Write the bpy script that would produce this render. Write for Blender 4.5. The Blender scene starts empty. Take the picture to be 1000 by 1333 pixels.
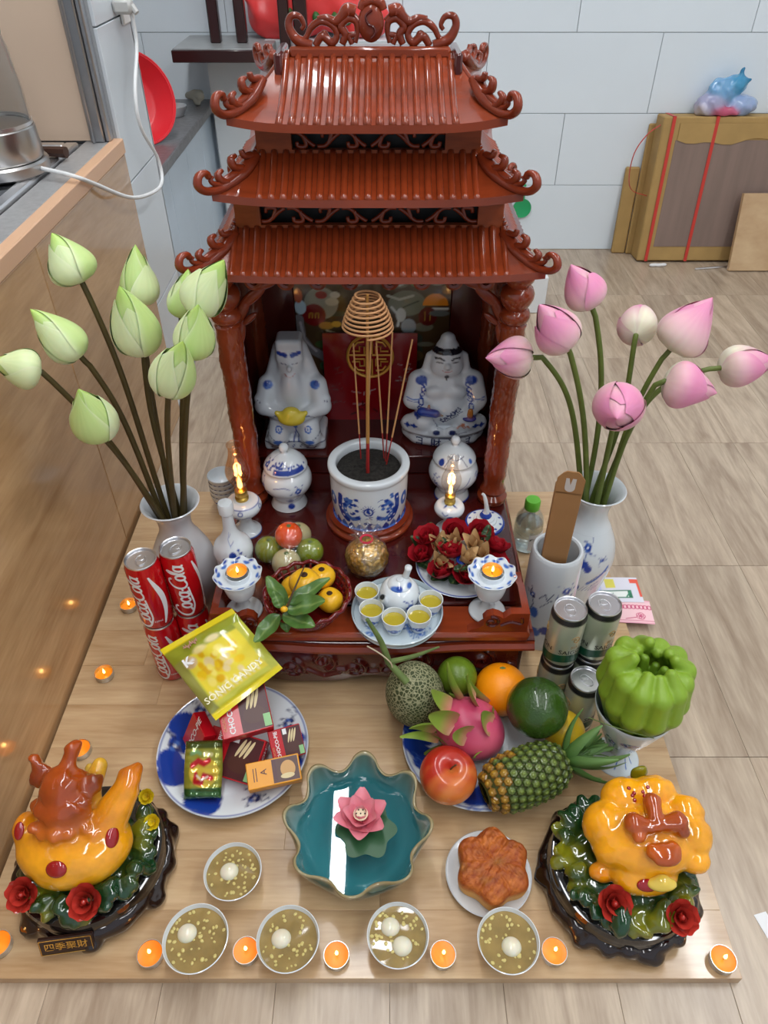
import bpy, bmesh, math, random
import numpy as np
from mathutils import Vector, Matrix, Euler
random.seed(7)
RNG = np.random.default_rng(7)
sc = bpy.context.scene
COL = sc.collection
PI = math.pi
# ------------------------------------------------------------------ camera
H = 1.12                                   # camera height above the floor (m)
FPX = 950.0                                # focal length in pixels of the 1000 px wide frame
PITCH = math.atan(818 / FPX)
cd = bpy.data.cameras.new('camera'); cam = bpy.data.objects.new('camera', cd); COL.objects.link(cam)
cd.sensor_fit = 'HORIZONTAL'; cd.sensor_width = 36; cd.lens = 36 * FPX / 1000
cd.clip_start = .02; cd.clip_end = 60
cam.location = (0, 0, H); cam.rotation_euler = (PI / 2 - PITCH, 0, 0)
sc.camera = cam
# ------------------------------------------------------------------ world, lights, exposure
w = bpy.data.worlds.new('World'); sc.world = w; w.use_nodes = True
w.node_tree.nodes['Background'].inputs[0].default_value = (.80, .88, 1.0, 1)
w.node_tree.nodes['Background'].inputs[1].default_value = .85
sc.view_settings.view_transform = 'Standard'; sc.view_settings.look = 'None'
sc.view_settings.gamma = 1; sc.view_settings.use_curve_mapping = False
sc.view_settings.exposure = -.38
LAMPS = [(-.24, 2.05, .04, .60, 22), (1.55, 1.2, .07, .60, 22), (-.1, .1, .12, 1.2, 26), (1.5, -.9, .12, 1.2, 20)]  # ceiling tubes: x, y, half width, half length, watt
CEIL = 2.9
# ------------------------------------------------------------------ pixel helpers
_c, _s = math.cos(PITCH), math.sin(PITCH)
def ray(x, y):
    u = (x - 500) / FPX; v = -(y - 666.5) / FPX
    return Vector((u, _c + v * _s, -_s + v * _c))
def at(x, y, z=0.0):
    d = ray(x, y); t = (z - H) / d.z
    return Vector((d.x * t, d.y * t, z))
def atY(x, y, Y):
    d = ray(x, y); t = Y / d.y
    return Vector((d.x * t, Y, H + d.z * t))
def atX(x, y, X):
    d = ray(x, y); t = X / d.x
    return Vector((X, d.y * t, H + d.z * t))
def mpp(p):
    return (p[1] * _c - (p[2] - H) * _s) / FPX
def L(c):                                   # sRGB 0-255 -> linear
    return tuple(((x / 255) / 12.92 if x / 255 < .04045 else ((x / 255 + .055) / 1.055) ** 2.4) for x in c)
# ------------------------------------------------------------------ materials
MATS = {}
def mat(name, color=(.8, .8, .8), rough=.5, metal=0, coat=0, trans=0, ior=1.45, noise=None, bump=None, attr=False, emis=None, sss=0, alpha=1, spec=.5, sheen=0, vor=None):
    if name in MATS: return MATS[name]
    m = bpy.data.materials.new(name); m.use_nodes = True; nt = m.node_tree
    b = nt.nodes['Principled BSDF']; I = b.inputs
    I['Roughness'].default_value = rough; I['Metallic'].default_value = metal
    I['Coat Weight'].default_value = coat; I['Coat Roughness'].default_value = .05
    I['Transmission Weight'].default_value = trans; I['IOR'].default_value = ior
    I['Specular IOR Level'].default_value = spec; I['Alpha'].default_value = alpha
    if sss:
        I['Subsurface Weight'].default_value = sss; I['Subsurface Radius'].default_value = (1, .5, .25); I['Subsurface Scale'].default_value = .008
    if emis:
        I['Emission Color'].default_value = (*emis[0], 1); I['Emission Strength'].default_value = emis[1]
    tc = nt.nodes.new('ShaderNodeTexCoord')
    src = None
    if attr:
        a = nt.nodes.new('ShaderNodeAttribute'); a.attribute_name = 'Col'; src = a.outputs['Color']
    else:
        I['Base Color'].default_value = (*color, 1)
    def tex(scale, sv=None, det=4):
        n = nt.nodes.new('ShaderNodeTexNoise'); n.inputs['Scale'].default_value = scale; n.inputs['Detail'].default_value = det
        if sv:
            mp = nt.nodes.new('ShaderNodeMapping'); mp.inputs['Scale'].default_value = sv
            nt.links.new(tc.outputs['Object'], mp.inputs[0]); nt.links.new(mp.outputs[0], n.inputs['Vector'])
        else: nt.links.new(tc.outputs['Object'], n.inputs['Vector'])
        return n
    if noise:                               # (scale, amount, stretch)
        n = tex(noise[0], noise[2] if len(noise) > 2 else None)
        mx = nt.nodes.new('ShaderNodeMix'); mx.data_type = 'RGBA'; mx.blend_type = 'MULTIPLY'; mx.inputs[0].default_value = 1
        rp = nt.nodes.new('ShaderNodeMapRange'); rp.inputs[1].default_value = .25; rp.inputs[2].default_value = .75
        rp.inputs[3].default_value = 1 - noise[1]; rp.inputs[4].default_value = 1 + noise[1]
        nt.links.new(n.outputs['Fac'], rp.inputs[0]); nt.links.new(rp.outputs[0], mx.inputs[7])
        if src: nt.links.new(src, mx.inputs[6])
        else: mx.inputs[6].default_value = (*color, 1)
        src = mx.outputs[2]
    if src: nt.links.new(src, I['Base Color'])
    if bump or vor:
        bp = nt.nodes.new('ShaderNodeBump'); bp.inputs['Distance'].default_value = .002
        if vor:
            vt = nt.nodes.new('ShaderNodeTexVoronoi'); vt.feature = 'DISTANCE_TO_EDGE'; vt.inputs['Scale'].default_value = vor[0]
            nt.links.new(tc.outputs['Object'], vt.inputs['Vector']); nt.links.new(vt.outputs['Distance'], bp.inputs['Height']); bp.inputs['Strength'].default_value = vor[1]
        else:
            n = tex(bump[0], bump[2] if len(bump) > 2 else None); nt.links.new(n.outputs['Fac'], bp.inputs['Height']); bp.inputs['Strength'].default_value = bump[1]
        nt.links.new(bp.outputs[0], I['Normal'])
    MATS[name] = m
    return m
def film(name, tint=(1, 1, 1), clear=.85, rough=.08, wrinkle=0):
    """thin clear plastic film: mostly see-through with glossy glints"""
    if name in MATS: return MATS[name]
    m = bpy.data.materials.new(name); m.use_nodes = True; nt = m.node_tree; nt.nodes.remove(nt.nodes['Principled BSDF'])
    t = nt.nodes.new('ShaderNodeBsdfTransparent'); t.inputs[0].default_value = (*tint, 1)
    g = nt.nodes.new('ShaderNodeBsdfGlossy'); g.inputs[1].default_value = rough
    mx = nt.nodes.new('ShaderNodeMixShader'); mx.inputs[0].default_value = 1 - clear
    nt.links.new(t.outputs[0], mx.inputs[1]); nt.links.new(g.outputs[0], mx.inputs[2])
    nt.links.new(mx.outputs[0], nt.nodes['Material Output'].inputs[0])
    if wrinkle:
        tc = nt.nodes.new('ShaderNodeTexCoord'); n = nt.nodes.new('ShaderNodeTexNoise'); n.inputs['Scale'].default_value = wrinkle
        b = nt.nodes.new('ShaderNodeBump'); b.inputs['Distance'].default_value = .006; b.inputs['Strength'].default_value = 1
        nt.links.new(tc.outputs['Object'], n.inputs['Vector']); nt.links.new(n.outputs['Fac'], b.inputs['Height']); nt.links.new(b.outputs[0], g.inputs['Normal'])
    MATS[name] = m
    return m
def woodmat(name, c1, c2, stretch, scale=3, rough=.35, coat=0, wave=.5, rnd=.12):
    """plank wood: stretched noise grain between two tones, a little different on each piece"""
    m = bpy.data.materials.new(name); m.use_nodes = True; nt = m.node_tree; b = nt.nodes['Principled BSDF']
    b.inputs['Roughness'].default_value = rough; b.inputs['Coat Weight'].default_value = coat; b.inputs['Coat Roughness'].default_value = .06
    N = nt.nodes.new; K = nt.links.new
    tc = N('ShaderNodeTexCoord'); oi = N('ShaderNodeObjectInfo')
    add = N('ShaderNodeVectorMath'); add.operation = 'MULTIPLY_ADD'
    K(oi.outputs['Random'], add.inputs[0]); add.inputs[1].default_value = (37, 91, 13); K(tc.outputs['Object'], add.inputs[2])
    mp = N('ShaderNodeMapping'); mp.inputs['Scale'].default_value = stretch; K(add.outputs[0], mp.inputs[0])
    n1 = N('ShaderNodeTexNoise'); n1.inputs['Scale'].default_value = scale; n1.inputs['Detail'].default_value = 6; n1.inputs['Distortion'].default_value = wave
    K(mp.outputs[0], n1.inputs['Vector'])
    n2 = N('ShaderNodeTexNoise'); n2.inputs['Scale'].default_value = scale * 9; n2.inputs['Detail'].default_value = 3; K(mp.outputs[0], n2.inputs['Vector'])
    mx = N('ShaderNodeMath'); mx.operation = 'MULTIPLY_ADD'; K(n2.outputs['Fac'], mx.inputs[0]); mx.inputs[1].default_value = .35; K(n1.outputs['Fac'], mx.inputs[2])
    cr = N('ShaderNodeValToRGB'); cr.color_ramp.elements[0].position = .42; cr.color_ramp.elements[1].position = .92
    cr.color_ramp.elements[0].color = (*c2, 1); cr.color_ramp.elements[1].color = (*c1, 1); K(mx.outputs[0], cr.inputs[0])
    mr = N('ShaderNodeMapRange'); mr.inputs[3].default_value = 1 - rnd; mr.inputs[4].default_value = 1 + rnd; K(oi.outputs['Random'], mr.inputs[0])
    mm = N('ShaderNodeMix'); mm.data_type = 'RGBA'; mm.blend_type = 'MULTIPLY'; mm.inputs[0].default_value = 1
    K(cr.outputs[0], mm.inputs[6]); K(mr.outputs[0], mm.inputs[7]); K(mm.outputs[2], b.inputs['Base Color'])
    MATS[name] = m
    return m
# ------------------------------------------------------------------ mesh builders: everything is (verts Nx3, faces)
def cat(*parts):
    V = []; Fc = []; o = 0
    for v, f in parts:
        v = np.asarray(v, float); V.append(v); Fc += [tuple(i + o for i in q) for q in f]; o += len(v)
    return np.concatenate(V), Fc
def xf(g, M=None, loc=None, rot=None, scale=None):
    v = np.asarray(g[0], float)
    if scale is not None: v = v * np.asarray(scale)
    if rot is not None: v = v @ np.array(Euler(rot).to_matrix()).T
    if M is not None: v = v @ np.array(M.to_3x3()).T + np.array(M.translation if len(M) == 4 else (0, 0, 0))
    if loc is not None: v = v + np.asarray(loc)
    return v, g[1]
def frame(z, x=None):
    """rotation matrix whose local Z points along z"""
    z = Vector(z).normalized(); x = Vector(x) if x else Vector((1, 0, 0))
    if abs(z.dot(x.normalized())) > .95: x = Vector((0, 1, 0))
    y = z.cross(x).normalized(); x = y.cross(z)
    return Matrix((x, y, z)).transposed()
def box(x0, x1, y0, y1, z0, z1, b=0.0):
    lo = np.array((x0, y0, z0), float); hi = np.array((x1, y1, z1), float)
    if b <= 0:
        v = [(a, c, d) for a in (x0, x1) for c in (y0, y1) for d in (z0, z1)]
        return np.array(v, float), [(0, 1, 3, 2), (4, 6, 7, 5), (0, 4, 5, 1), (2, 3, 7, 6), (0, 2, 6, 4), (1, 5, 7, 3)]
    b = min(b, (hi - lo).min() * .45)
    idx = {}; V = []
    for sg in [(i, j, k) for i in (0, 1) for j in (0, 1) for k in (0, 1)]:
        for a in range(3):
            p = []
            for q in range(3):
                e = hi[q] if sg[q] else lo[q]
                if q != a: e += -b if sg[q] else b
                p.append(e)
            idx[sg, a] = len(V); V.append(p)
    V = np.array(V); ctr = (lo + hi) / 2; Fc = []
    def addf(ids):
        p = V[list(ids)]; n = np.cross(p[1] - p[0], p[2] - p[0])
        Fc.append(tuple(ids) if np.dot(n, p.mean(0) - ctr) > 0 else tuple(reversed(ids)))
    def S(a, va, bq=None, vb=None, cq=None, vc=None):
        s = [0, 0, 0]; s[a] = va
        if bq is not None: s[bq] = vb
        if cq is not None: s[cq] = vc
        return tuple(s)
    for a in range(3):
        u, w_ = [q for q in range(3) if q != a]
        for sa in (0, 1):
            addf([idx[S(a, sa, u, i, w_, j), a] for i, j in ((0, 0), (1, 0), (1, 1), (0, 1))])
        for su in (0, 1):
            for sw in (0, 1):
                addf([idx[S(a, 0, u, su, w_, sw), u], idx[S(a, 0, u, su, w_, sw), w_], idx[S(a, 1, u, su, w_, sw), w_], idx[S(a, 1, u, su, w_, sw), u]])
    for sg in [(i, j, k) for i in (0, 1) for j in (0, 1) for k in (0, 1)]:
        addf([idx[sg, 0], idx[sg, 1], idx[sg, 2]])
    return V, Fc
def grid(P, closeu=False, closev=False, flip=False):
    """P: (nu, nv, 3) array of points"""
    nu, nv = P.shape[:2]; I = np.arange(nu * nv).reshape(nu, nv)
    A = np.concatenate([I, I[:1]], 0) if closeu else I
    A = np.concatenate([A, A[:, :1]], 1) if closev else A
    q = np.stack([A[:-1, :-1], A[1:, :-1], A[1:, 1:], A[:-1, 1:]], -1).reshape(-1, 4)
    if flip: q = q[:, ::-1]
    return P.reshape(-1, 3), [tuple(int(k) for k in r) for r in q]
def smoothline(pts, n):
    """Catmull-Rom resample of a polyline (any dimension) to n points, uniform in chord length"""
    p = np.asarray(pts, float)
    if len(p) == 2:
        t = np.linspace(0, 1, n)[:, None]; return p[0] * (1 - t) + p[1] * t
    q = np.concatenate([[2 * p[0] - p[1]], p, [2 * p[-1] - p[-2]]])
    out = []
    for i in range(1, len(q) - 2):
        t = np.linspace(0, 1, 16, endpoint=False)[:, None]
        a, b, c, d = q[i - 1], q[i], q[i + 1], q[i + 2]
        out.append(.5 * (2 * b + (c - a) * t + (2 * a - 5 * b + 4 * c - d) * t ** 2 + (3 * b - a - 3 * c + d) * t ** 3))
    out = np.concatenate(out + [p[-1:]])
    s = np.concatenate([[0], np.cumsum(np.linalg.norm(np.diff(out, axis=0), axis=1))])
    u = np.linspace(0, s[-1], n)
    return np.stack([np.interp(u, s, out[:, k]) for k in range(out.shape[1])], 1)
def lathe(prof, seg=48, n=None, ret=False):
    """prof: (r, z) outline from the bottom; a=0 faces -Y (towards the viewer)"""
    p = np.asarray(prof, float)
    if n: p = smoothline(p, n)
    a = np.linspace(0, 2 * PI, seg, endpoint=False)
    P = np.zeros((seg, len(p), 3))
    P[:, :, 0] = np.sin(a)[:, None] * p[None, :, 0]; P[:, :, 1] = -np.cos(a)[:, None] * p[None, :, 0]; P[:, :, 2] = p[None, :, 1]
    g = grid(P, closeu=True)
    if ret:
        aa = np.where(a > PI, a - 2 * PI, a)
        return g, np.repeat(aa, len(p)), np.tile(p[:, 1], seg), np.tile(p[:, 0], seg)
    return g
def tube(path, r, seg=8, flat=1.0, cap=True, up=(0, 0, 1), n=None):
    """tube along a path; r number or list; flat squeezes along the 'up' side axis"""
    p = np.asarray([tuple(q) for q in path], float)
    if n: 
        rr = np.atleast_1d(np.asarray(r, float)); m0 = len(p)
        rr = np.interp(np.linspace(0, 1, n), np.linspace(0, 1, len(rr)), rr); p = smoothline(p, n)
    else:
        rr = np.atleast_1d(np.asarray(r, float)); rr = np.interp(np.linspace(0, 1, len(p)), np.linspace(0, 1, len(rr)), rr)
    T = np.gradient(p, axis=0); T /= np.linalg.norm(T, axis=1)[:, None] + 1e-12
    u = np.asarray(up, float)
    if abs(np.dot(T[0], u)) > .98: u = np.array((1.0, .13, 0)) if abs(T[0][0]) < .9 else np.array((0, 1.0, 0))
    A = np.zeros_like(p); B = np.zeros_like(p); prev = None
    for i in range(len(p)):
        v = u if prev is None else prev
        b = v - T[i] * np.dot(v, T[i]); b /= np.linalg.norm(b) + 1e-12
        B[i] = b; A[i] = np.cross(T[i], b); prev = b
    a = np.linspace(0, 2 * PI, seg, endpoint=False)
    P = p[:, None] + rr[:, None, None] * (np.cos(a)[None, :, None] * A[:, None] + flat * np.sin(a)[None, :, None] * B[:, None])
    v, f = grid(P, closev=True)
    if cap:
        k = len(p); f = f + [tuple(range(seg - 1, -1, -1))[::-1], tuple((k - 1) * seg + i for i in range(seg))[::-1]]
    return v, f
def uvsphere(rx, ry, rz, nu=24, nv=14, pw=1.0):
    t = np.linspace(-PI / 2, PI / 2, nv); prof = np.stack([np.cos(t) ** pw, np.sin(t)], 1)
    v, f = lathe(prof, nu); return v * np.array((rx, ry, rz)), f
def extrude(outline, t, axis='y'):
    """closed 2D outline (x,z) -> plate of thickness t centred on y=0"""
    o = np.asarray(outline, float); n = len(o)
    a = np.stack([o[:, 0], np.full(n, -t / 2), o[:, 1]], 1); b = a.copy(); b[:, 1] = t / 2
    f = [tuple(range(n)), tuple(range(2 * n - 1, n - 1, -1))] + [(i, n + i, n + (i + 1) % n, (i + 1) % n) for i in range(n)]
    return np.concatenate([a, b]), f
# ------------------------------------------------------------------ signed distance modelling (organic shapes)
def SD(prims, h, k=.006, pad=.01, kc=.003):
    """prims: list of (kind, params, colour[, k]); kinds: 'e' centre, radii, euler ; 'c' a, b, ra, rb ; 'b' centre, half, round, euler ; '-e' carved ellipsoid
    returns verts, faces, colours by surface nets"""
    lo = np.full(3, 1e9); hi = np.full(3, -1e9); bb = []
    for pr in prims:
        kd, q = pr[0], pr[1]
        if kd in ('e', '-e'): r = max(q[1]); a = np.array(q[0]) - r; b = np.array(q[0]) + r
        elif kd == 'c': r = max(q[2], q[3]); a = np.minimum(q[0], q[1]) - r; b = np.maximum(q[0], q[1]) + r
        else: r = np.linalg.norm(q[1]); a = np.array(q[0]) - r; b = np.array(q[0]) + r
        bb.append((a, b))
        if kd[0] != '-': lo = np.minimum(lo, a); hi = np.maximum(hi, b)
    lo -= pad; hi += pad
    n = np.ceil((hi - lo) / h).astype(int) + 1
    ax = [lo[i] + h * np.arange(n[i]) for i in range(3)]
    D = np.full(n, 1.0); C = np.zeros((*n, 3)); W = np.full(n, 1e-9)
    for pr, (a, b) in zip(prims, bb):
        kd, q, col = pr[0], pr[1], pr[2]; kk = pr[3] if len(pr) > 3 else k
        m = kk * 1.5 + kc * 4 + 2 * h
        i0 = np.clip(np.floor((a - m - lo) / h).astype(int), 0, n - 1); i1 = np.clip(np.ceil((b + m - lo) / h).astype(int) + 1, 1, n)
        sl = tuple(slice(i0[i], i1[i]) for i in range(3))
        P = np.stack(np.meshgrid(*[ax[i][sl[i]] for i in range(3)], indexing='ij'), -1)
        if kd in ('e', '-e'):
            p = P - np.array(q[0]); r = np.array(q[1], float)
            if len(q) > 2: p = p @ np.array(Euler(q[2]).to_matrix())
            k0 = np.linalg.norm(p / r, axis=-1); k1 = np.linalg.norm(p / (r * r), axis=-1) + 1e-9
            d = k0 * (k0 - 1) / k1
        elif kd == 'c':
            A = np.array(q[0], float); B = np.array(q[1], float); ba = B - A
            t = np.clip(((P - A) @ ba) / (ba @ ba + 1e-12), 0, 1)
            d = np.linalg.norm(P - A - t[..., None] * ba, axis=-1) - (q[2] * (1 - t) + q[3] * t)
        else:
            p = P - np.array(q[0])
            if len(q) > 3: p = p @ np.array(Euler(q[3]).to_matrix())
            e = np.abs(p) - (np.array(q[1]) - q[2]); d = np.linalg.norm(np.maximum(e, 0), axis=-1) + np.minimum(e.max(-1), 0) - q[2]
        s = D[sl]
        if kd == '-e':
            hh = np.clip(.5 - .5 * (s + d) / kk, 0, 1); D[sl] = s * (1 - hh) + (-d) * hh + kk * hh * (1 - hh)
        else:
            hh = np.clip(.5 + .5 * (s - d) / kk, 0, 1); D[sl] = s * (1 - hh) + d * hh - kk * hh * (1 - hh)
        if col is not None:
            wt = np.exp(-np.clip(np.abs(d) if kd == '-e' else d, -.02, .2) / kc); C[sl] += wt[..., None] * np.array(col); W[sl] += wt
    D[[0, -1]] = 1; D[:, [0, -1]] = 1; D[:, :, [0, -1]] = 1
    return nets(D, lo, h, C / W[..., None])
def nets(D, lo, h, C=None):
    n = np.array(D.shape); S = D < 0
    off = [(i, j, k) for i in (0, 1) for j in (0, 1) for k in (0, 1)]
    cell = lambda A, o: A[o[0]:n[0] - 1 + o[0], o[1]:n[1] - 1 + o[1], o[2]:n[2] - 1 + o[2]]
    cnt = sum(cell(S, o).astype(np.int8) for o in off); act = (cnt > 0) & (cnt < 8)
    ids = np.argwhere(act); num = np.full(act.shape, -1); num[act] = np.arange(len(ids))
    dv = {o: D[ids[:, 0] + o[0], ids[:, 1] + o[1], ids[:, 2] + o[2]] for o in off}
    acc = np.zeros((len(ids), 3)); c = np.zeros(len(ids))
    for o in off:
        for a in range(3):
            if o[a]: continue
            o2 = list(o); o2[a] = 1; o2 = tuple(o2); d0, d1 = dv[o], dv[o2]; x = (d0 < 0) != (d1 < 0)
            t = d0[x] / (d0[x] - d1[x]); p = np.tile(np.array(o, float), (x.sum(), 1)); p[:, a] += t; acc[x] += p; c[x] += 1
    V = lo + h * (ids + acc / c[:, None]); Fc = []
    for a in range(3):
        b, d = (a + 1) % 3, (a + 2) % 3
        s0 = [slice(1, n[i] - 1) for i in range(3)]; s0[a] = slice(0, n[a] - 1); s1 = list(s0); s1[a] = slice(1, n[a])
        x = S[tuple(s0)] != S[tuple(s1)]; e = np.argwhere(x); sign = S[tuple(s0)][x]
        e = e + np.array([s.start for s in s0])
        def g(db, dd):
            q = e.copy(); q[:, b] += db; q[:, d] += dd; return num[q[:, 0], q[:, 1], q[:, 2]]
        Q = np.stack([g(-1, -1), g(0, -1), g(0, 0), g(-1, 0)], 1); Q[~sign] = Q[~sign][:, ::-1]; Fc.append(Q)
    Fc = np.concatenate(Fc)
    cv = C[ids[:, 0], ids[:, 1], ids[:, 2]] if C is not None else None
    return V, Fc, cv
def noise3(p, scale, seed=0):
    """cheap smooth pseudo noise in -1..1 (sum of rotated sines)"""
    r = np.random.default_rng(seed); o = np.zeros(len(p)); A = 0
    for i in range(7):
        d = r.normal(size=3); d /= np.linalg.norm(d); f = scale * (.6 + 1.3 * r.random()); o += np.sin(p @ d * f + r.random() * 9) / (1 + .25 * i); A += 1 / (1 + .25 * i)
    return o / A * 1.6
# ------------------------------------------------------------------ objects
def mk(name, g, m, parent=None, smooth=True, col=None, loc=None, rot=None, ang=42, kind=None):
    v = np.asarray(g[0], float); f = g[1]
    me = bpy.data.meshes.new(name)
    if isinstance(f, np.ndarray): f = f.tolist()
    me.from_pydata(v.tolist(), [], f)
    me.materials.append(MATS[m] if isinstance(m, str) else m)
    if col is not None:
        a = me.attributes.new('Col', 'FLOAT_COLOR', 'POINT'); c = np.ones((len(v), 4)); c[:, :3] = col; a.data.foreach_set('color', c.ravel())
    me.validate(); me.update()
    if smooth:
        me.shade_smooth()
        if ang < 180: me.set_sharp_from_angle(angle=math.radians(ang))
    o = bpy.data.objects.new(name, me); COL.objects.link(o)
    if parent is not None: o.parent = parent
    if loc is not None: o.location = loc
    if rot is not None: o.rotation_euler = rot
    if kind: o['kind'] = kind
    return o
def fixn(o):
    """make normals point outwards"""
    bm = bmesh.new(); bm.from_mesh(o.data); bmesh.ops.recalc_face_normals(bm, faces=bm.faces); bm.to_mesh(o.data); bm.free(); return o
def put(o, parent=None, loc=None, rot=None, scale=None):
    """a linked copy of one object"""
    c = o.copy(); COL.objects.link(c); c.parent = parent if parent is not None else o.parent
    if loc is not None: c.location = loc
    if rot is not None: c.rotation_euler = rot
    if scale is not None: c.scale = scale if hasattr(scale, '__len__') else (scale,) * 3
    return c
def copytree(o, parent=None):
    c = o.copy(); COL.objects.link(c); c.parent = parent
    for ch in list(o.children): copytree(ch, c)
    return c
def thing(name, label, category, loc=(0, 0, 0), rotz=0, group=None):
    o = bpy.data.objects.new(name, None); COL.objects.link(o); o.empty_display_size = .02
    o.location = loc; o.rotation_euler = (0, 0, rotz); tag(o, label, category, group); return o
def tag(o, label, category, group=None):
    o['label'] = label; o['category'] = category
    if group: o['group'] = group
    return o
def struct(o): o['kind'] = 'structure'; return o
_TX = {}
def text2d(s, size=1.0, bold=0.0, shear=0.0, align='CENTER', res=2):
    """2D outline text as (verts Nx2, faces)"""
    key = (s, bold, shear, align, res)
    if key not in _TX:
        cu = bpy.data.curves.new('t', 'FONT'); cu.body = s; cu.size = 1; cu.align_x = align; cu.align_y = 'CENTER'; cu.offset = bold; cu.shear = shear; cu.resolution_u = res
        ob = bpy.data.objects.new('t', cu); COL.objects.link(ob)
        dg = bpy.context.evaluated_depsgraph_get(); me = bpy.data.meshes.new_from_object(ob.evaluated_get(dg))
        v = np.array([x.co[:2] for x in me.vertices]) if len(me.vertices) else np.zeros((0, 2)); f = [tuple(p.vertices) for p in me.polygons]
        bpy.data.objects.remove(ob); bpy.data.curves.remove(cu); bpy.data.meshes.remove(me); _TX[key] = (v, f)
    v, f = _TX[key]
    return v * size, f
def textflat(s, size, M, **k):
    """text laid in the local XY plane of matrix M"""
    v, f = text2d(s, size, **k)
    v = np.concatenate([v, np.zeros((len(v), 1))], 1)
    return v @ np.array(M.to_3x3()).T + np.array(M.translation), f
def textcyl(s, size, R, a0, z0, vertical=False, **k):
    """text wrapped round a cylinder of radius R, centred at angle a0 (0 faces -Y) and height z0"""
    v, f = text2d(s, size, **k)
    if vertical: v = np.stack([-v[:, 1], v[:, 0]], 1)
    a = a0 + v[:, 0] / R
    return np.stack([np.sin(a) * R, -np.cos(a) * R, z0 + v[:, 1]], 1), f
# ------------------------------------------------------------------ painting on (u, v) surfaces
def seg_d(u, v, pts):
    d = np.full(len(u), 9.0); p = np.asarray(pts, float)
    for (a, b), (c, e) in zip(p[:-1], p[1:]):
        x, y = c - a, e - b; t = np.clip(((u - a) * x + (v - b) * y) / (x * x + y * y + 1e-12), 0, 1)
        d = np.minimum(d, np.hypot(u - a - t * x, v - b - t * y))
    return d
def paint(u, v, ops, base, soft=.0008):
    """ops: ('blob', u, v, ru, rv, col) ('line', pts, w, col) ('band', v0, v1, col) ('ring', u, v, r, w, col) ('speck', fn, col) -> vertex colours"""
    C = np.tile(np.array(base, float), (len(u), 1))
    for o in ops:
        k = o[0]
        if k == 'blob': d = (np.hypot((u - o[1]) / o[3], (v - o[2]) / o[4]) - 1) * min(o[3], o[4])
        elif k == 'line': d = seg_d(u, v, o[1]) - o[2] / 2
        elif k == 'band': d = np.maximum(o[1] - v, v - o[2])
        elif k == 'ring': d = np.abs(np.hypot(u - o[1], v - o[2]) - o[3]) - o[4] / 2
        elif k == 'rect': d = np.maximum(np.maximum(o[1] - u, u - o[2]), np.maximum(o[3] - v, v - o[4]))
        else: d = o[1](u, v)
        al = np.clip(.5 - d / (2 * soft), 0, 1) * (o[-2] if k == 'fn' and len(o) > 3 else 1)
        C = C * (1 - al[:, None]) + al[:, None] * np.array(o[-1])
    return C
BLUE = (.012, .045, .30); BLUE2 = (.06, .15, .48); WHITE = (.70, .75, .78); INK = (.02, .03, .12)
def flower_ops(u, v, s, seed=0, col=BLUE):
    """a brushed blue bloom with leaves and sprigs, about 2*s wide"""
    r = np.random.default_rng(seed); o = []
    for i in range(5):
        a = i * 2 * PI / 5 + r.random(); o.append(('blob', u + math.cos(a) * s * .32, v + math.sin(a) * s * .32, s * .3, s * .26, BLUE2 if i % 2 else col))
    o.append(('blob', u, v, s * .16, s * .16, WHITE))
    for i in range(5):
        a = r.random() * 2 * PI; b = a + r.normal() * .6; L1 = s * (.8 + .6 * r.random())
        p = [(u + math.cos(a) * s * .4, v + math.sin(a) * s * .4), (u + math.cos(b) * L1 * .8, v + math.sin(b) * L1 * .8), (u + math.cos(b + .4) * L1 * 1.15, v + math.sin(b + .4) * L1 * 1.15)]
        o.append(('line', p, s * .06, col)); o.append(('blob', p[-1][0], p[-1][1], s * .16, s * .09, col))
    return o
def spiral(cx, cy, r0, r1, a0, a1, n=14):
    t = np.linspace(0, 1, n); a = a0 + (a1 - a0) * t; r = r0 + (r1 - r0) * t
    return np.stack([cx + r * np.cos(a), cy + r * np.sin(a)], 1)
# ------------------------------------------------------------------ shared materials
mat('porcelain', attr=True, rough=.12, coat=.5)
mat('white_porcelain', (.70, .74, .76), rough=.12, coat=.5)
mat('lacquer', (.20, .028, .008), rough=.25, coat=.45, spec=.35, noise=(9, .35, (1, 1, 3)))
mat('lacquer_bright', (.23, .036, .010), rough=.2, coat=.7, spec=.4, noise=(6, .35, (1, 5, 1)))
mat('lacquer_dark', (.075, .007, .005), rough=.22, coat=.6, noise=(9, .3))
mat('black', (.01, .01, .01), rough=.4)
mat('paint_gloss', attr=True, rough=.25, coat=.3)
mat('paint_matte', attr=True, rough=.6)
mat('plastic_attr', attr=True, rough=.3, sss=.15)
mat('petal', attr=True, rough=.45, sss=.25)
mat('steel', (.80, .80, .82), rough=.30, metal=1)
mat('gold', (.75, .47, .12), rough=.25, metal=1)
mat('brass', (.45, .32, .12), rough=.35, metal=1)
mat('flame', (1, .6, .2), emis=((1, .55, .15), 9))
# ================================================================== the room
woodmat('floor_wood', L((194, 176, 154)), L((146, 126, 106)), (9, 1.1, 1), 2.4, rough=.28, wave=1.6, rnd=.10)
woodmat('board_wood', L((208, 178, 138)), L((170, 134, 94)), (1.0, 9, 2), 2.2, rough=.22, coat=.25, wave=.7, rnd=.07)
woodmat('panel_wood', L((206, 168, 122)), L((166, 126, 84)), (1, 1.0, 8), 2.0, rough=.16, coat=.55, wave=.9, rnd=.05)
mat('wall_tile', (.72, .79, .84), rough=.16, noise=(2, .04))
mat('wall_paint', (.70, .72, .72), rough=.7)
mat('grout', (.38, .40, .42), rough=.8)
mat('grey_stone', (.13, .13, .135), rough=.35, noise=(60, .3))
mat('blue_tile', (.50, .60, .70), rough=.2, noise=(3, .06))
WALLY = 2.98; XR = 2.6; XL = -1.7; YB = -1.7; XP = -.577     # back wall, right wall, left wall, open front, counter plane
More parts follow.
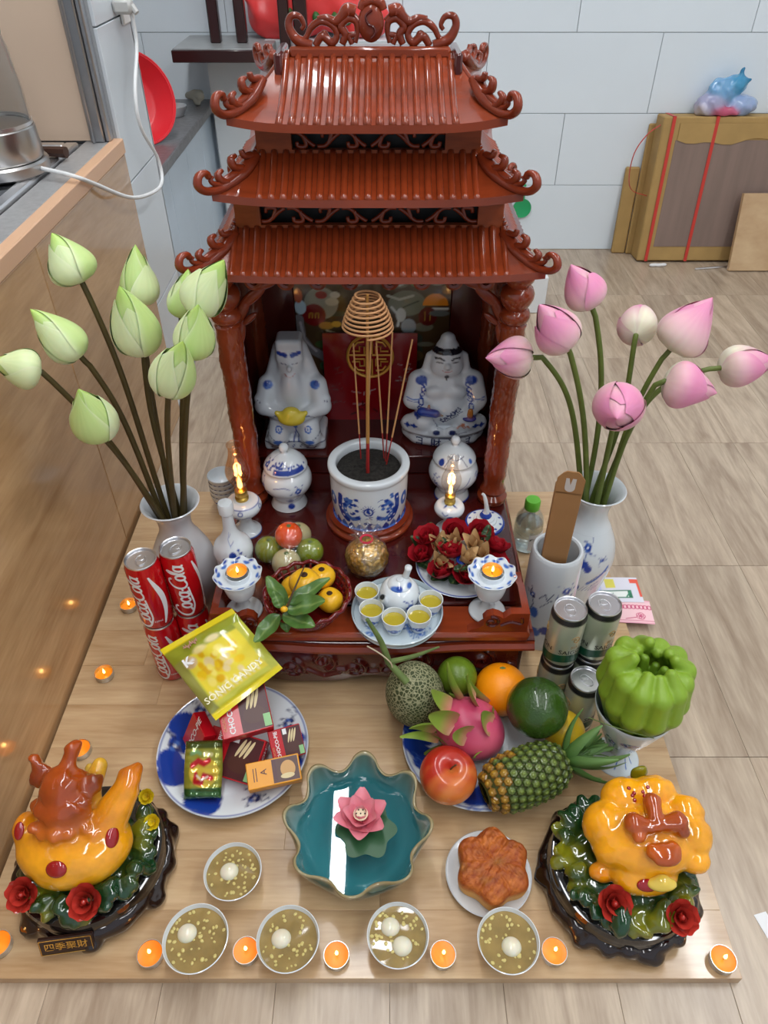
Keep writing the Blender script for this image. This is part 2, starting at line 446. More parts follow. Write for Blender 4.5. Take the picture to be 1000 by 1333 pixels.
fl = struct(mk('floor', box(XL, XR, YB, WALLY, -.06, -.004), 'grout'))
pl = mk('plank', box(-.0773, .0773, -.2320, .2320, -.004, 0, .0005), 'floor_wood', fl, ang=30)
yj = at(900, 978).y; first = True
for i in range(-2, 6):
    for j in range(-9, 17):
        x = .55 + (j + .0) * .155; y = yj + .465 * (i + .5)
        if y > WALLY - .03 or x > XR or y < -.3: continue
        if x < -.66: continue
        if first: pl.location = (x, y, 0); first = False
        else: put(pl, fl, (x, y, 0))
wb = struct(mk('wall_back', box(XL, XR, WALLY + .004, WALLY + .1, -.08, CEIL), 'grout'))
zs = [0] + [atY(820, yy, WALLY).z for yy in (237, 142, 42)]; th = (zs[3] + .018) / 3
tl = mk('wall_tile', box(-.299, .299, -.004, .004, -th / 2 + .001, th / 2 - .001, .0008), 'wall_tile', wb, ang=30)
xj = atY(852, 100, WALLY).x; first = True
for r in range(9):
    for k in range(-5, 5):
        x = xj + .3 + .6 * k + (.3 if r % 2 else 0)
        if x > XR or x < XL: continue
        loc = (x, WALLY, th * (r + .5) - .018)
        if loc[2] > CEIL - .1: continue
        if first: tl.location = loc; first = False
        else: put(tl, wb, loc)
struct(mk('wall_right', box(XR, XR + .1, YB, WALLY, -.08, CEIL), 'wall_paint'))
struct(mk('wall_left', box(XL - .1, XL, YB, WALLY, -.08, CEIL), 'wall_paint'))
struct(mk('ground', box(XL - 3, XR + 3, YB - 9, YB, -.12, -.024), mat('concrete', (.30, .29, .28), rough=.9, noise=(3, .15))))
struct(mk('ceiling', box(XL, XR, YB, WALLY, CEIL, CEIL + .1), mat('ceiling_paint', (.82, .83, .84), rough=.8)))
# ceiling tube fixtures (they show in the water, the board and the lacquer as reflections)
for i, (lx, ly, hw, hl, watt) in enumerate(LAMPS):
    t = thing('ceiling_light', ['long white tube light over the back of the room', 'long white tube light over the bare floor', 'wide white light panel above the offerings', 'wide white light panel near the open front'][i], 'ceiling light', (lx, ly, CEIL), 0, 'white ceiling lights')
    mk('housing', box(-hw - .02, hw + .02, -hl - .02, hl + .02, -.035, 0, .006), mat('lamp_white', (.8, .8, .8), rough=.4), t)
    mk('diffuser', box(-hw, hw, -hl, hl, -.05, -.0355, .004), mat('diffuser', (1, 1, 1), emis=((.95, .98, 1), 9)), t)
    ld = bpy.data.lights.new('tube_light', 'AREA'); ld.shape = 'RECTANGLE'; ld.size = hw * 2; ld.size_y = hl * 2; ld.energy = watt; ld.color = (.97, .98, 1)
    lo = bpy.data.objects.new('tube_light', ld); COL.objects.link(lo); lo.parent = t; lo.location = (0, 0, -.055)
# ---- laminated wooden board under everything, on the floor
BX0, BX1, BY0, BY1 = at(183, 672).x - .002, at(870, 978).x, at(500, 1274).y, at(680, 640).y
BZ = .0                                     # the board's face is the plane the offerings stand on
fl.location.z = -.018                       # floor lies one board thickness lower
bd = thing('wooden_board', 'large pale laminated wooden board lying on the floor under the shrine and offerings', 'board', ((BX0 + BX1) / 2, (BY0 + BY1) / 2, -.018))
hw, hd = (BX1 - BX0) / 2, (BY1 - BY0) / 2
ys = np.linspace(-hd, hd, 13); rr = random.Random(3)
for a, b in zip(ys[:-1], ys[1:]):
    xs = [-hw] + sorted(rr.uniform(-hw * .8, hw * .8) for _ in range(1)) + [hw]
    for p, q in zip(xs[:-1], xs[1:]):
        mk('stave', box(p + .0001, q - .0001, a + .0001, b - .0001, 0, .018, .0004), 'board_wood', bd, ang=30)
# ---- kitchen counter on the left with its lacquered wooden side panel
CTZ = .695; CY0, CY1 = -.3, 1.752
kc = thing('kitchen_counter', 'low kitchen counter with lacquered pale wood side panel and grey edge', 'counter', (XP, .7, -.018))
def loc_box(t, name, x0, x1, y0, y1, z0, z1, m, b=.002):
    l = t.location; return mk(name, box(x0 - l.x, x1 - l.x, y0 - l.y, y1 - l.y, z0 - l.z, z1 - l.z, b), m, t, ang=30)
for a, b in ((CY0, .45), (.451, 1.2), (1.201, CY1)): loc_box(kc, 'side_panel', XP - .018, XP, a, b, -.018, CTZ - .03, 'panel_wood')
loc_box(kc, 'edge_strip', XP - .022, XP + .002, CY0, CY1 + .004, CTZ - .03, CTZ, mat('edge_wood', L((214, 172, 138)), rough=.35))
loc_box(kc, 'counter_top', XP - .075, XP - .022, CY0, CY1, CTZ - .03, CTZ - .001, mat('counter_grey', (.30, .30, .30), rough=.3, noise=(80, .15)))
loc_box(kc, 'cabinet_body', -1.25, XP - .02, CY0, CY1, -.018, CTZ - .03, mat('carcass', (.3, .25, .2), rough=.6))
loc_box(kc, 'counter_top', -1.25, XP - .075, CY0, CY1, CTZ - .03, CTZ - .008, 'grey_stone')
hb = thing('hob', 'black glass hob with brushed metal rim set in the counter', 'hob', (-.9, .9, CTZ - .001))
loc_box(hb, 'metal_rim', XP - .105, XP - .078, -.2, 1.70, CTZ - .007, CTZ + .006, 'steel', .003)
loc_box(hb, 'metal_rim', -1.24, XP - .105, 1.675, 1.70, CTZ - .007, CTZ + .006, 'steel', .003)
loc_box(hb, 'glass_top', -1.22, XP - .105, -.2, 1.675, CTZ - .007, CTZ + .004, mat('black_glass', (.012, .013, .015), rough=.06, coat=.5), .001)
HT = CTZ + .004
hd_ = tag(mk('wooden_spoon', cat(tube([(0, 0, .008), (.09, .02, .012), (.16, .03, .012)], [.009, .008, .011], 8, n=12), xf(uvsphere(.032, .024, .007, 16, 8), loc=(-.02, -.004, .008))), mat('dark_wood', (.05, .02, .012), rough=.45), loc=Vector((-.80, 1.60, HT)), rot=(0, 0, -.3)), 'dark brown wooden spoon lying on the black hob', 'spoon')
# ---- kettle (cut by the picture's edge)
kp = at(2, 225, HT); kp.z = CTZ + .0061
kt = thing('electric_kettle', 'glass electric kettle with brushed steel base and grey lid on the hob', 'kettle', kp)
mat('kettle_glass', (.75, .75, .74), rough=.03, trans=.95, ior=1.2); mat('grey_plastic', (.10, .105, .11), rough=.35)
mk('power_base', lathe([(0, 0), (.088, 0), (.092, .004), (.092, .02), (.088, .024), (0, .024)], 48), mat('steel_brushed', (.5, .49, .48), rough=.28, metal=1), kt)
mk('steel_collar', lathe([(0, .025), (.084, .025), (.086, .03), (.084, .078), (.082, .08), (0, .08)], 48), 'steel_brushed', kt)
mk('glass_body', lathe([(.076, .08), (.080, .082), (.079, .14), (.074, .20), (.069, .225), (.067, .225), (.072, .2), (.077, .14), (.077, .084)], 48), 'kettle_glass', kt)
mk('graduated_ring', lathe([(.0795, .081), (.0815, .081), (.0815, .087), (.0795, .087), (.0795, .081)], 72), 'steel', kt)
mk('lid', lathe([(.070, .222), (.071, .228), (.068, .262), (.060, .277), (.036, .283), (0, .283)], 40), 'grey_plastic', kt)
mk('handle', tube([(-.065, 0, .26), (-.12, 0, .262), (-.135, 0, .2), (-.12, 0, .1), (-.085, 0, .06)], [.014, .014, .012, .012, .014], 10, flat=.7, n=24), 'grey_plastic', kt)
mk('filter_tube', lathe([(0, .08), (.02, .08), (.02, .2), (.0, .2)], 20), mat('dark_steel', (.2, .19, .18), rough=.3, metal=1), kt)
# ---- aluminium post and cream glazed panel behind the counter end
alu = mat('aluminium', (.45, .46, .48), rough=.3, metal=.9)
pn = struct(mk('window_1', box(XP - .9, XP - .06, 1.735, 1.745, CTZ, 2.4), mat('cream_panel', L((226, 200, 176)), rough=.35, noise=(2, .06))))
mk('window_frame', cat(box(XP - .058, XP - .028, 1.72, 1.75, CTZ - .001, 2.4, .003), box(XP - .052, XP - .046, 1.712, 1.72, CTZ - .001, 2.4, .002), box(XP - .028, XP - .016, 1.726, 1.75, CTZ - .001, 2.4, .003)), alu, pn)
# ---- tiled pillar with socket
c2 = struct(mk('wall_pillar', box(-1.0, XP - .012, 1.755, 2.0, -.018, CEIL), 'grout'))
z = -.018; k = 0
for zz in (.30, .60, .90, 1.2, 1.5, 1.8, 2.1, 2.4, 2.7):
    for a, b in ((1.756, 2.002),):
        mk('wall_tile', box(XP - .012, XP - .004, a, b, zz - .3 + .0015, zz - .0015, .001), mat('pillar_tile', (.64, .69, .73), rough=.18), c2, ang=30)
    mk('wall_tile', box(-.8, XP - .004, 1.995, 2.005, zz - .3 + .0015, zz - .0015, .001), 'pillar_tile', c2, ang=30)
sp = atX(160, 5, XP - .004)
so = thing('wall_socket', 'white wall socket plate on the tiled pillar', 'socket', (XP - .003, sp.y, sp.z + .01))
mk('plate', box(0, .008, -.045, .045, -.045, .045, .003), mat('socket_white', (.72, .72, .7), rough=.35), so)
mk('outlet', cat(box(.007, .0095, -.022, .006, .005, .02, .001), box(.007, .0095, -.022, .006, -.02, -.008, .001)), 'grey_plastic', so)
cordp = [kp + Vector((.086, -.02, .012)), at(84, 226, HT + .010), at(104, 232, CTZ + .008), atX(122, 239, XP + .010), atX(170, 257, XP + .03), atX(200, 250, XP + .04), atX(211, 235, XP + .04), atX(205, 205, XP + .035), atX(183, 165, XP + .03), atX(176, 120, XP + .03), atX(178, 60, XP + .03), atX(172, 22, XP + .03), atX(165, 8, XP + .025)]
mat('cord_white', (.75, .76, .76), rough=.4)
co = mk('cord', tube([p - kp for p in cordp], .0042, 8, n=70), 'cord_white', kt, ang=180)
pg = cordp[-1] - kp
mk('plug', xf(cat(box(-.028, .012, -.016, .016, -.014, .014, .006), tube([(.01, 0, 0), (.02, -.004, -.012)], [.008, .006], 8)), loc=pg), mat('plug_grey', (.5, .5, .48), rough=.4), co)
# ---- low sink wall beyond the pillar, with basins standing in it
sk = struct(mk('wall_sink', box(-1.3, -.635, 2.006, WALLY - .006, -.018, .50), 'grout'))
for a in range(4):
    y0 = 2.01 + a * .242
    mk('wall_tile', box(-.636, -.627, y0 + .001, y0 + .241, -.016, .50, .001), 'blue_tile', sk, ang=30)
mk('sink_top', box(-1.3, -.61, 2.006, WALLY - .006, .50, .53, .004), 'grey_stone', sk)
mat('red_plastic', L((226, 45, 55)), rough=.3, sss=.1)
for i, (xx, yy, zz, s, rx, lab) in enumerate(((-.755, 2.42, .6315, .72, 1.25, 'red plastic basin leaning upright on the grey sink ledge'), (-.77, 2.222, .5305, .55, .9, 'smaller red plastic basin lying under the upright one on the sink ledge'))):
    b = thing('plastic_basin', lab, 'basin', (xx, yy, zz)); b.rotation_euler = (rx, 0, .75) if i == 0 else (.0, 0, .4)
    mk('bowl', xf(lathe([(0, 0), (.10, 0), (.12, .006), (.165, .07), (.172, .072), (.172, .076), (.163, .076), (.117, .011), (.1, .005), (0, .005)], 56), scale=s), 'red_plastic', b)
    mk('rolled_rim', xf(tube([(math.sin(a) * .17, -math.cos(a) * .17, .075) for a in np.linspace(0, 2 * PI, 49)], .004, 6, cap=False), scale=s), 'red_plastic', b)
sb = atX(238, 132, -.68)
tag(mk('steel_bowl', lathe([(0, 0), (.03, 0), (.04, .018), (.043, .03), (.040, .03), (.036, .016), (.028, .003), (0, .003)], 32), 'steel', loc=(-.70, 2.72, .531)), 'small steel bowl at the back of the grey sink ledge', 'bowl')
mt = tag(mk('cloth_scrap', (lambda g: (g[0], g[1]))(SD([('e', ((RNG.normal() * .018, RNG.normal() * .012, .02 + RNG.random() * .03), (.016, .01, .012), (0, 0, RNG.random() * 3)), (.3, .28, .2)) for _ in range(10)], .003, .006)[:2]), mat('dirty_cloth', (.33, .32, .27), rough=.9, bump=(90, 1)), loc=(-.645, 2.88, .5214)), 'small crumpled greyish scrub pad on the corner of the sink ledge', 'scrub pad')
# ---- stair step with dark balusters by the back wall
st = struct(mk('stairs', box(-.607, -.43, 2.90, WALLY - .006, -.018, .695), mat('stair_white', (.60, .64, .66), rough=.5)))
mat('dark_trim', (.035, .012, .012), rough=.25, coat=.3)
mk('tread', box(-.67, -.36, 2.70, WALLY - .006, .695, .725, .002), mat('tread_grey', (.27, .28, .28), rough=.3, noise=(30, .12)), st)
mk('nosing', box(-.672, -.358, 2.69, 2.702, .688, .722, .002), 'dark_trim', st)
mk('step_block', box(-.40, .12, 2.86, WALLY - .006, .655, .7252, .002), 'stair_white', st)
for xx in (282, 316, 372, 393):
    p = atY(xx, 52, 2.82); w_ = .017 if xx != 393 else .022
    mk('baluster', box(p.x - w_, p.x + w_, 2.80, 2.834, .724 if xx < 350 else .60, 1.6, .004), 'dark_trim', st)
# red plastic bag with greens
mat('red_film', L((232, 70, 70)), rough=.3, sss=.2, bump=(25, .8))
gb = atY(440, 48, 2.92)
rb = thing('red_plastic_bag', 'crumpled red plastic bag with green vegetables on the stair behind the roof ridge', 'bag', (gb.x - .05, 2.915, .7254))
pr = [('e', ((-.13, 0, .06), (.12, .05, .07)), (1, 0, 0)), ('e', ((.0, 0, .10), (.14, .05, .09)), (1, 0, 0)), ('e', ((.13, .0, .05), (.10, .05, .06)), (1, 0, 0)), ('c', ((-.2, 0, .08), (-.28, 0, .15), .03, .012), (1, 0, 0)), ('c', ((.1, 0, .15), (.16, 0, .22), .03, .012), (1, 0, 0))]
v, f, c_ = SD(pr, .007, .03); v = v + np.stack([noise3(v, 60, 1), noise3(v, 60, 2), noise3(v, 60, 3)], 1) * .006; v[:, 2] = np.maximum(v[:, 2], 0)
mk('bag_film', (v, f), 'red_film', rb)
v, f, c_ = SD([('e', ((-.10 + .05 * i + RNG.normal() * .01, -.05, .05 + RNG.random() * .025), (.025, .012, .018), (0, 0, RNG.random() * 3)), (0, 1, 0)) for i in range(5)], .004, .01)
mk('vegetable_leaves', (v + noise3(v, 160, 5)[:, None] * .003, f), mat('veg_green', (.03, .13, .03), rough=.5), rb)
# ---- flat-packed cartons against the back wall, on the right
KR = mat('kraft', L((170, 138, 84)), rough=.7, noise=(14, .1)); GRC = mat('carton_print', L((132, 112, 102)), rough=.6, noise=(10, .12, (3, 3, .3)))
FZ = -.018
pb0 = at(828, 342, FZ); pb1 = Vector((at(1010, 345, FZ).x + .25, 0, 0)); tp = .60
def carton(name, label, x0, x1, y0, lean, hgt, thick, main=True):
    t = thing(name, label, 'carton', (x0, y0, FZ + thick * math.sin(lean))); t.rotation_euler = (-lean, 0, 0); w_ = x1 - x0
    mk('body', box(0, w_, 0, thick, 0, hgt, .004), KR, t, ang=30)
    if main:
        mk('printed_face', box(.055, w_ - .03, -.0015, .001, .055, hgt - .075, .0005), GRC, t, ang=30)
        fx = np.linspace(0, 1, 24); e = -.075 - .012 * np.sin(fx * 9) - .006 * np.sin(fx * 31)
        ol = [(.06, hgt - .02)] + [(.06 + a * (w_ - .09), hgt + b) for a, b in zip(fx, e)] + [(w_ - .03, hgt - .02)]
        mk('torn_flap', xf(extrude(ol, .002), loc=(0, -.003, 0)), KR, t, smooth=False)
    return t
hgt = .505
ca = carton('flat_carton', 'brown flat carton with grey printed front and red straps leaning on the wall', pb0.x, pb0.x + .85, pb0.y + .0, .09, hgt, .085)
mat('red_strap', L((196, 60, 50)), rough=.4)
for sx in (.035, .19, .50):
    mk('strap', cat(box(sx - .006, sx + .006, -.0045, -.003, 0, hgt + .002, 0), box(sx - .006, sx + .006, -.0045, .087, hgt + .0005, hgt + .002, 0)), 'red_strap', ca, smooth=False)
loop = [(.0, .03, hgt - .03), (-.04, .03, hgt - .06), (-.075, .03, hgt - .12), (-.08, .03, hgt - .2), (-.06, .03, hgt - .25), (0, .03, hgt - .27)]
mk('strap', tube(loop, .0055, 6, flat=.25, n=24), 'red_strap', ca)
cb = carton('flat_carton', 'thin brown flat carton wedged between the strapped carton and the wall', pb0.x - .02, pb0.x + .6, pb0.y + .0875, .086, .47, .014, False)
cc = carton('cardboard_sheet', 'narrow greyish cardboard strip standing at the end of the cartons', pb0.x - .075, pb0.x - .022, pb0.y + .094, .08, .32, .02, False)
# wooden plank leaning in front of the cartons
pk = at(948, 354, FZ)
pw = mk('plank', box(0, .6, 0, .018, 0, .275, .001), 'board_wood', loc=(pk.x, pk.y, FZ + .0043), rot=(-.24, 0, 0), ang=30)
pw.name = 'wooden_shelf_board'; tag(pw, 'bare pale wooden board leaning against the strapped carton', 'board')
# scraps on the floor there
p = at(855, 347, FZ); v, f, c_ = SD([('e', ((-.02 + .012 * i, RNG.normal() * .003, .006), (.011, .007, .006)), (1, 1, 1)) for i in range(5)], .002, .004)
tag(mk('paper_scrap', (v, f), mat('white_paper', (.75, .75, .75), rough=.8), loc=(p.x, p.y, FZ)), 'crumpled white paper scrap on the floor before the carton', 'paper scrap')
p0, p1 = at(905, 350, FZ + .004), at(946, 347, FZ + .004)
tag(mk('metal_rod', tube([p0, p1], .004, 8), 'steel'), 'thin metal rod on the floor beside the leaning board', 'rod')
# blue bag
q = ca.location; bz = q.z + hgt * math.cos(.09) - .004; by = q.y + hgt * math.sin(.09) + .042
bp = atY(942, 150, by)
bb_ = thing('blue_plastic_bag', 'knotted translucent blue plastic bag on top of the strapped carton', 'bag', (bp.x, by, bz))
pr = [('e', ((-.055, 0, .035), (.055, .045, .037)), L((160, 160, 190))), ('e', ((.05, 0, .032), (.06, .045, .034)), L((150, 170, 205))), ('e', ((-.03, 0, .075), (.05, .035, .045)), L((115, 165, 205))), ('e', ((.012, 0, .095), (.04, .03, .03)), L((70, 150, 190))), ('c', ((.02, 0, .105), (.028, 0, .142), .011, .006), L((40, 120, 160))), ('c', ((.03, 0, .105), (.055, -.01, .115), .012, .006), L((40, 120, 160))), ('e', ((-.03, -.038, .02), (.03, .012, .014)), L((190, 80, 110))), ('e', ((.01, -.04, .016), (.022, .01, .01)), L((190, 90, 120))), ('e', ((-.085, -.01, .02), (.025, .03, .02)), L((180, 170, 170)))]
v, f, c_ = SD(pr, .0035, .015, kc=.004); v = v + np.stack([noise3(v, 130, i) for i in (1, 2, 3)], 1) * .0035; v[:, 2] = np.maximum(v[:, 2], 0)
mat('blue_film', attr=True, rough=.2, sss=.3, coat=.3, bump=(60, .6))
mk('bag_film', (v, f), 'blue_film', bb_, col=c_)
# green thing and white box behind the shrine
gp = atY(680, 272, WALLY - .02)
tag(mk('green_scoop', cat(xf(lathe([(0, 0), (.028, .001), (.036, .006), (.036, .010), (.028, .008), (0, .006)], 28), rot=(PI / 2, 0, 0)), box(-.007, .007, -.008, -.002, .02, .09, .002)), mat('green_plastic', L((40, 160, 100)), rough=.3), loc=(gp.x, WALLY - .0045, gp.z)), 'small green plastic scoop hanging on the tiled wall behind the shrine', 'scoop')
wp = at(708, 408, FZ)
tag(mk('white_box', box(-.14, 0, 0, .12, 0, .13, .004), mat('white_card', (.72, .74, .75), rough=.6), loc=(wp.x, wp.y, FZ), ang=30), 'plain white box on the floor behind the shrine pillar', 'box')
p = at(998, 1204, FZ)
tag(mk('paper_sticker', box(-.010, .010, -.016, .016, 0, .0006), 'white_paper', loc=(p.x, p.y, FZ + .0003), rot=(0, 0, .25), smooth=False), 'small white paper sticker lying on the bare floor beside the board', 'sticker')
# ================================================================== the lacquered shrine
X0 = -.023; YC = 1.275; DK = .165
al = thing('wooden_shrine', 'glossy red-brown carved wooden shrine with three tiled pagoda roofs', 'shrine', (X0, YC, 0))
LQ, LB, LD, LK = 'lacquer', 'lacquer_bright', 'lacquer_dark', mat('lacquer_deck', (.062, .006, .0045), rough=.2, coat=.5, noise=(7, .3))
def A(name, g, m=LQ, parent=None, **k):           # part given in x relative to the shrine axis, world y and z
    v = np.asarray(g[0], float).copy(); v[:, 1] -= YC
    return mk(name, (v, g[1]), m, parent or al, **k)
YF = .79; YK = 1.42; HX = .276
A('deck', box(-HX + .006, HX - .006, YF + .075, YK, DK - .022, DK, .004), LK)
A('deck_front', box(-HX + .006, HX - .006, YF + .004, YF + .0745, DK - .022, DK - .002, .006), LB)
# wavy moulding under the deck
xs = np.linspace(-HX - .004, HX + .004, 90)
def wavy(x): return -.010 * np.exp(-(x / .14) ** 4) + .0
for nm, yo, z0, th_, m in (('moulding', 0, .122, .016, LQ), ('moulding', .012, .134, .012, LD)):
    prof = [(YF + yo + .02, th_), (YF + yo + .006, th_), (YF + yo, th_ * .6), (YF + yo, th_ * .3), (YF + yo + .006, 0), (YF + yo + .03, 0)]
    P = np.array([[(x, y, z0 + z + wavy(x)) for (y, z) in prof] for x in xs]); A(nm, grid(P, flip=True), m)
for sx in (-1, 1):
    A('moulding', box(sx * HX - .012, sx * HX + .012 - (0 if sx < 0 else .006), YF + .01, YK, .122, .14, .004), LQ)
    A('side_apron', box(sx * (HX - .012) - .006, sx * (HX - .012) + .006, YF + .03, YK - .01, .018, .145, .002), LD)
# carved apron with scalloped lower edge
U = np.linspace(-HX + .018, HX - .018, 260); W = np.linspace(0, 1, 46); UU, WW = np.meshgrid(U, W, indexing='ij')
zb = .012 + .018 * np.clip(np.cos(UU / HX * PI * 2.5) * .5 + .5, 0, 1) ** 2 * (np.abs(UU) < .24)
Z = zb + (.125 - zb) * WW; strokes = []
for sx in (-1, 1):
    for i, xx in enumerate((.03, .085, .14, .195, .24)):
        s_ = 1 if i % 2 else -1
        strokes.append(spiral(sx * xx, .072 + s_ * .012, .004, .024, 0, sx * s_ * 7.5, 30)); strokes.append(np.array([(sx * (xx - .03), .05), (sx * xx, .048 - s_ * .01), (sx * (xx + .03), .06)]))
d = np.full(UU.size, 9.0)
for q in strokes: d = np.minimum(d, seg_d(UU.ravel(), Z.ravel(), q))
rel = np.exp(-(d / .0042) ** 2) * .007
P = np.stack([UU, (YF + .022) - rel.reshape(UU.shape) - .014 * np.sin(PI * np.clip(WW, 0, 1)) * .6, Z], -1)
A('carved_apron', grid(P, flip=False), LD, ang=180)
for sx in (-1, 1):
    for yy in (YF + .046, YK - .03):
        pr = [(.026, 0), (.030, .006), (.028, .02), (.020, .045), (.022, .08), (.03, .12)]
        A('foot', xf(lathe(pr, 20), loc=(sx * (HX - .03), yy, 0)), LD)
# corner rails on the deck
for sx in (-1, 1):
    X1 = HX - .012
    ol = [(X1, 0), (X1, .046)] + [(X1 - .03 - .002 * i, .046 - .0006 * i) for i in range(2)] + [(X1 - .042, .034), (X1 - .05, .040), (X1 - .06, .044), (X1 - .07, .040), (X1 - .076, .030), (X1 - .074, .018), (X1 - .082, .010), (X1 - .095, .006), (X1 - .10, 0)]
    ol = [(sx * a, b) for a, b in ol]
    fixn(A('corner_rail', xf(extrude(ol, .014), loc=(0, YF + .018, DK - .002)), LQ))
    fixn(A('corner_rail', xf(extrude([(0, 0), (0, .046), (.05, .046), (.07, .036), (.09, .038), (.11, .02), (.12, 0)], .012), rot=(0, 0, PI / 2), loc=(sx * (X1 - .006), YF + .025, DK - .002)), LQ))
    q = spiral(sx * (X1 - .062), .024, .002, .014, 0, sx * 8, 24)
    A('carved_scroll', tube([(a, YF + .0105, DK + b) for a, b in q], .003, 6), LD)
    A('carved_scroll', tube([(sx * (X1 - .046), YF + .0105, DK + .016), (sx * (X1 - .03), YF + .0105, DK + .024), (sx * (X1 - .012), YF + .0105, DK + .02), (sx * (X1 - .012), YF + .0105, DK + .034)], .0028, 6, n=16), LD)
# statue step, walls
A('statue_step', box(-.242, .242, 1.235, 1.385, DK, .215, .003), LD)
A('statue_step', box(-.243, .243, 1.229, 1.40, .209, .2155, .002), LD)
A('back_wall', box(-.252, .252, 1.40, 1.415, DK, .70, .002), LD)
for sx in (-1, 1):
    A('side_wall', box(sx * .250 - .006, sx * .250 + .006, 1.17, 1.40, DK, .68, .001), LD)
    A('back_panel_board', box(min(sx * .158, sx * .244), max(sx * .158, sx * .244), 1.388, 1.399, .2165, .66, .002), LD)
    # carved leaf bracket inside the pillar
    for (bx, bz, rx, rz, tl) in ((-.016, .575, .016, .032, .5), (-.036, .600, .016, .030, .9), (-.060, .622, .014, .026, 1.2), (-.010, .535, .012, .026, .2), (-.026, .560, .010, .018, .9), (-.085, .636, .012, .020, 1.4)):
        A('carved_bracket', xf(uvsphere(rx * .6, .006, rz, 16, 12), rot=(0, -sx * tl, 0), loc=(sx * (.232 + bx), 1.152, bz)), LQ)
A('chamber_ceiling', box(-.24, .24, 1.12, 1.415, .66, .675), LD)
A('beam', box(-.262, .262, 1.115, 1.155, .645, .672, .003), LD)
# pierced valance
for sx in (-1, 1):
    for i in range(4):
        c = sx * (.03 + .052 * i)
        A('valance_scroll', tube([(a, 1.14, b) for a, b in spiral(c, .632, .004, .018, PI / 2, PI / 2 + sx * 6.5, 22)], .0036, 6, flat=1.3), LQ)
# pillars with rings and a carved winding dragon
def pillar(x, y):
    zt = .66; pr = [(.026, DK), (.030, DK + .006), (.030, DK + .014), (.022, DK + .022), (.026, DK + .030), (.022, DK + .038), (.0205, DK + .05)]
    pr += [(.0215, z) for z in np.linspace(DK + .06, .545, 60)]
    pr += [(.023, .552), (.019, .556), (.025, .562), (.027, .570), (.024, .578), (.019, .582), (.024, .590), (.0285, .600), (.029, .608), (.025, .618), (.019, .622), (.025, .630), (.028, .638), (.025, .646), (.022, .65), (.022, zt)]
    (v, f), a, z, r = lathe(pr, 48, ret=True)
    rel = np.clip(np.sin(a * 1 + z * 58), 0, 1) ** 2 * .0016 + .0016 * np.abs(np.sin(a * 6 + z * 150) * np.sin(a * 5 - z * 170)) + .0008 * noise3(v, 220, 4)
    msk = np.clip((z - DK - .055) / .01, 0, 1) * np.clip((.54 - z) / .01, 0, 1); s = 1 + rel * msk / np.maximum(r, .01)
    v[:, 0] *= s; v[:, 1] *= s
    return A('pillar', (v + np.array((x, y, 0)), f), LB)
for sx in (-1, 1):
    pillar(sx * .243, 1.15); pillar(sx * .243, 1.392)
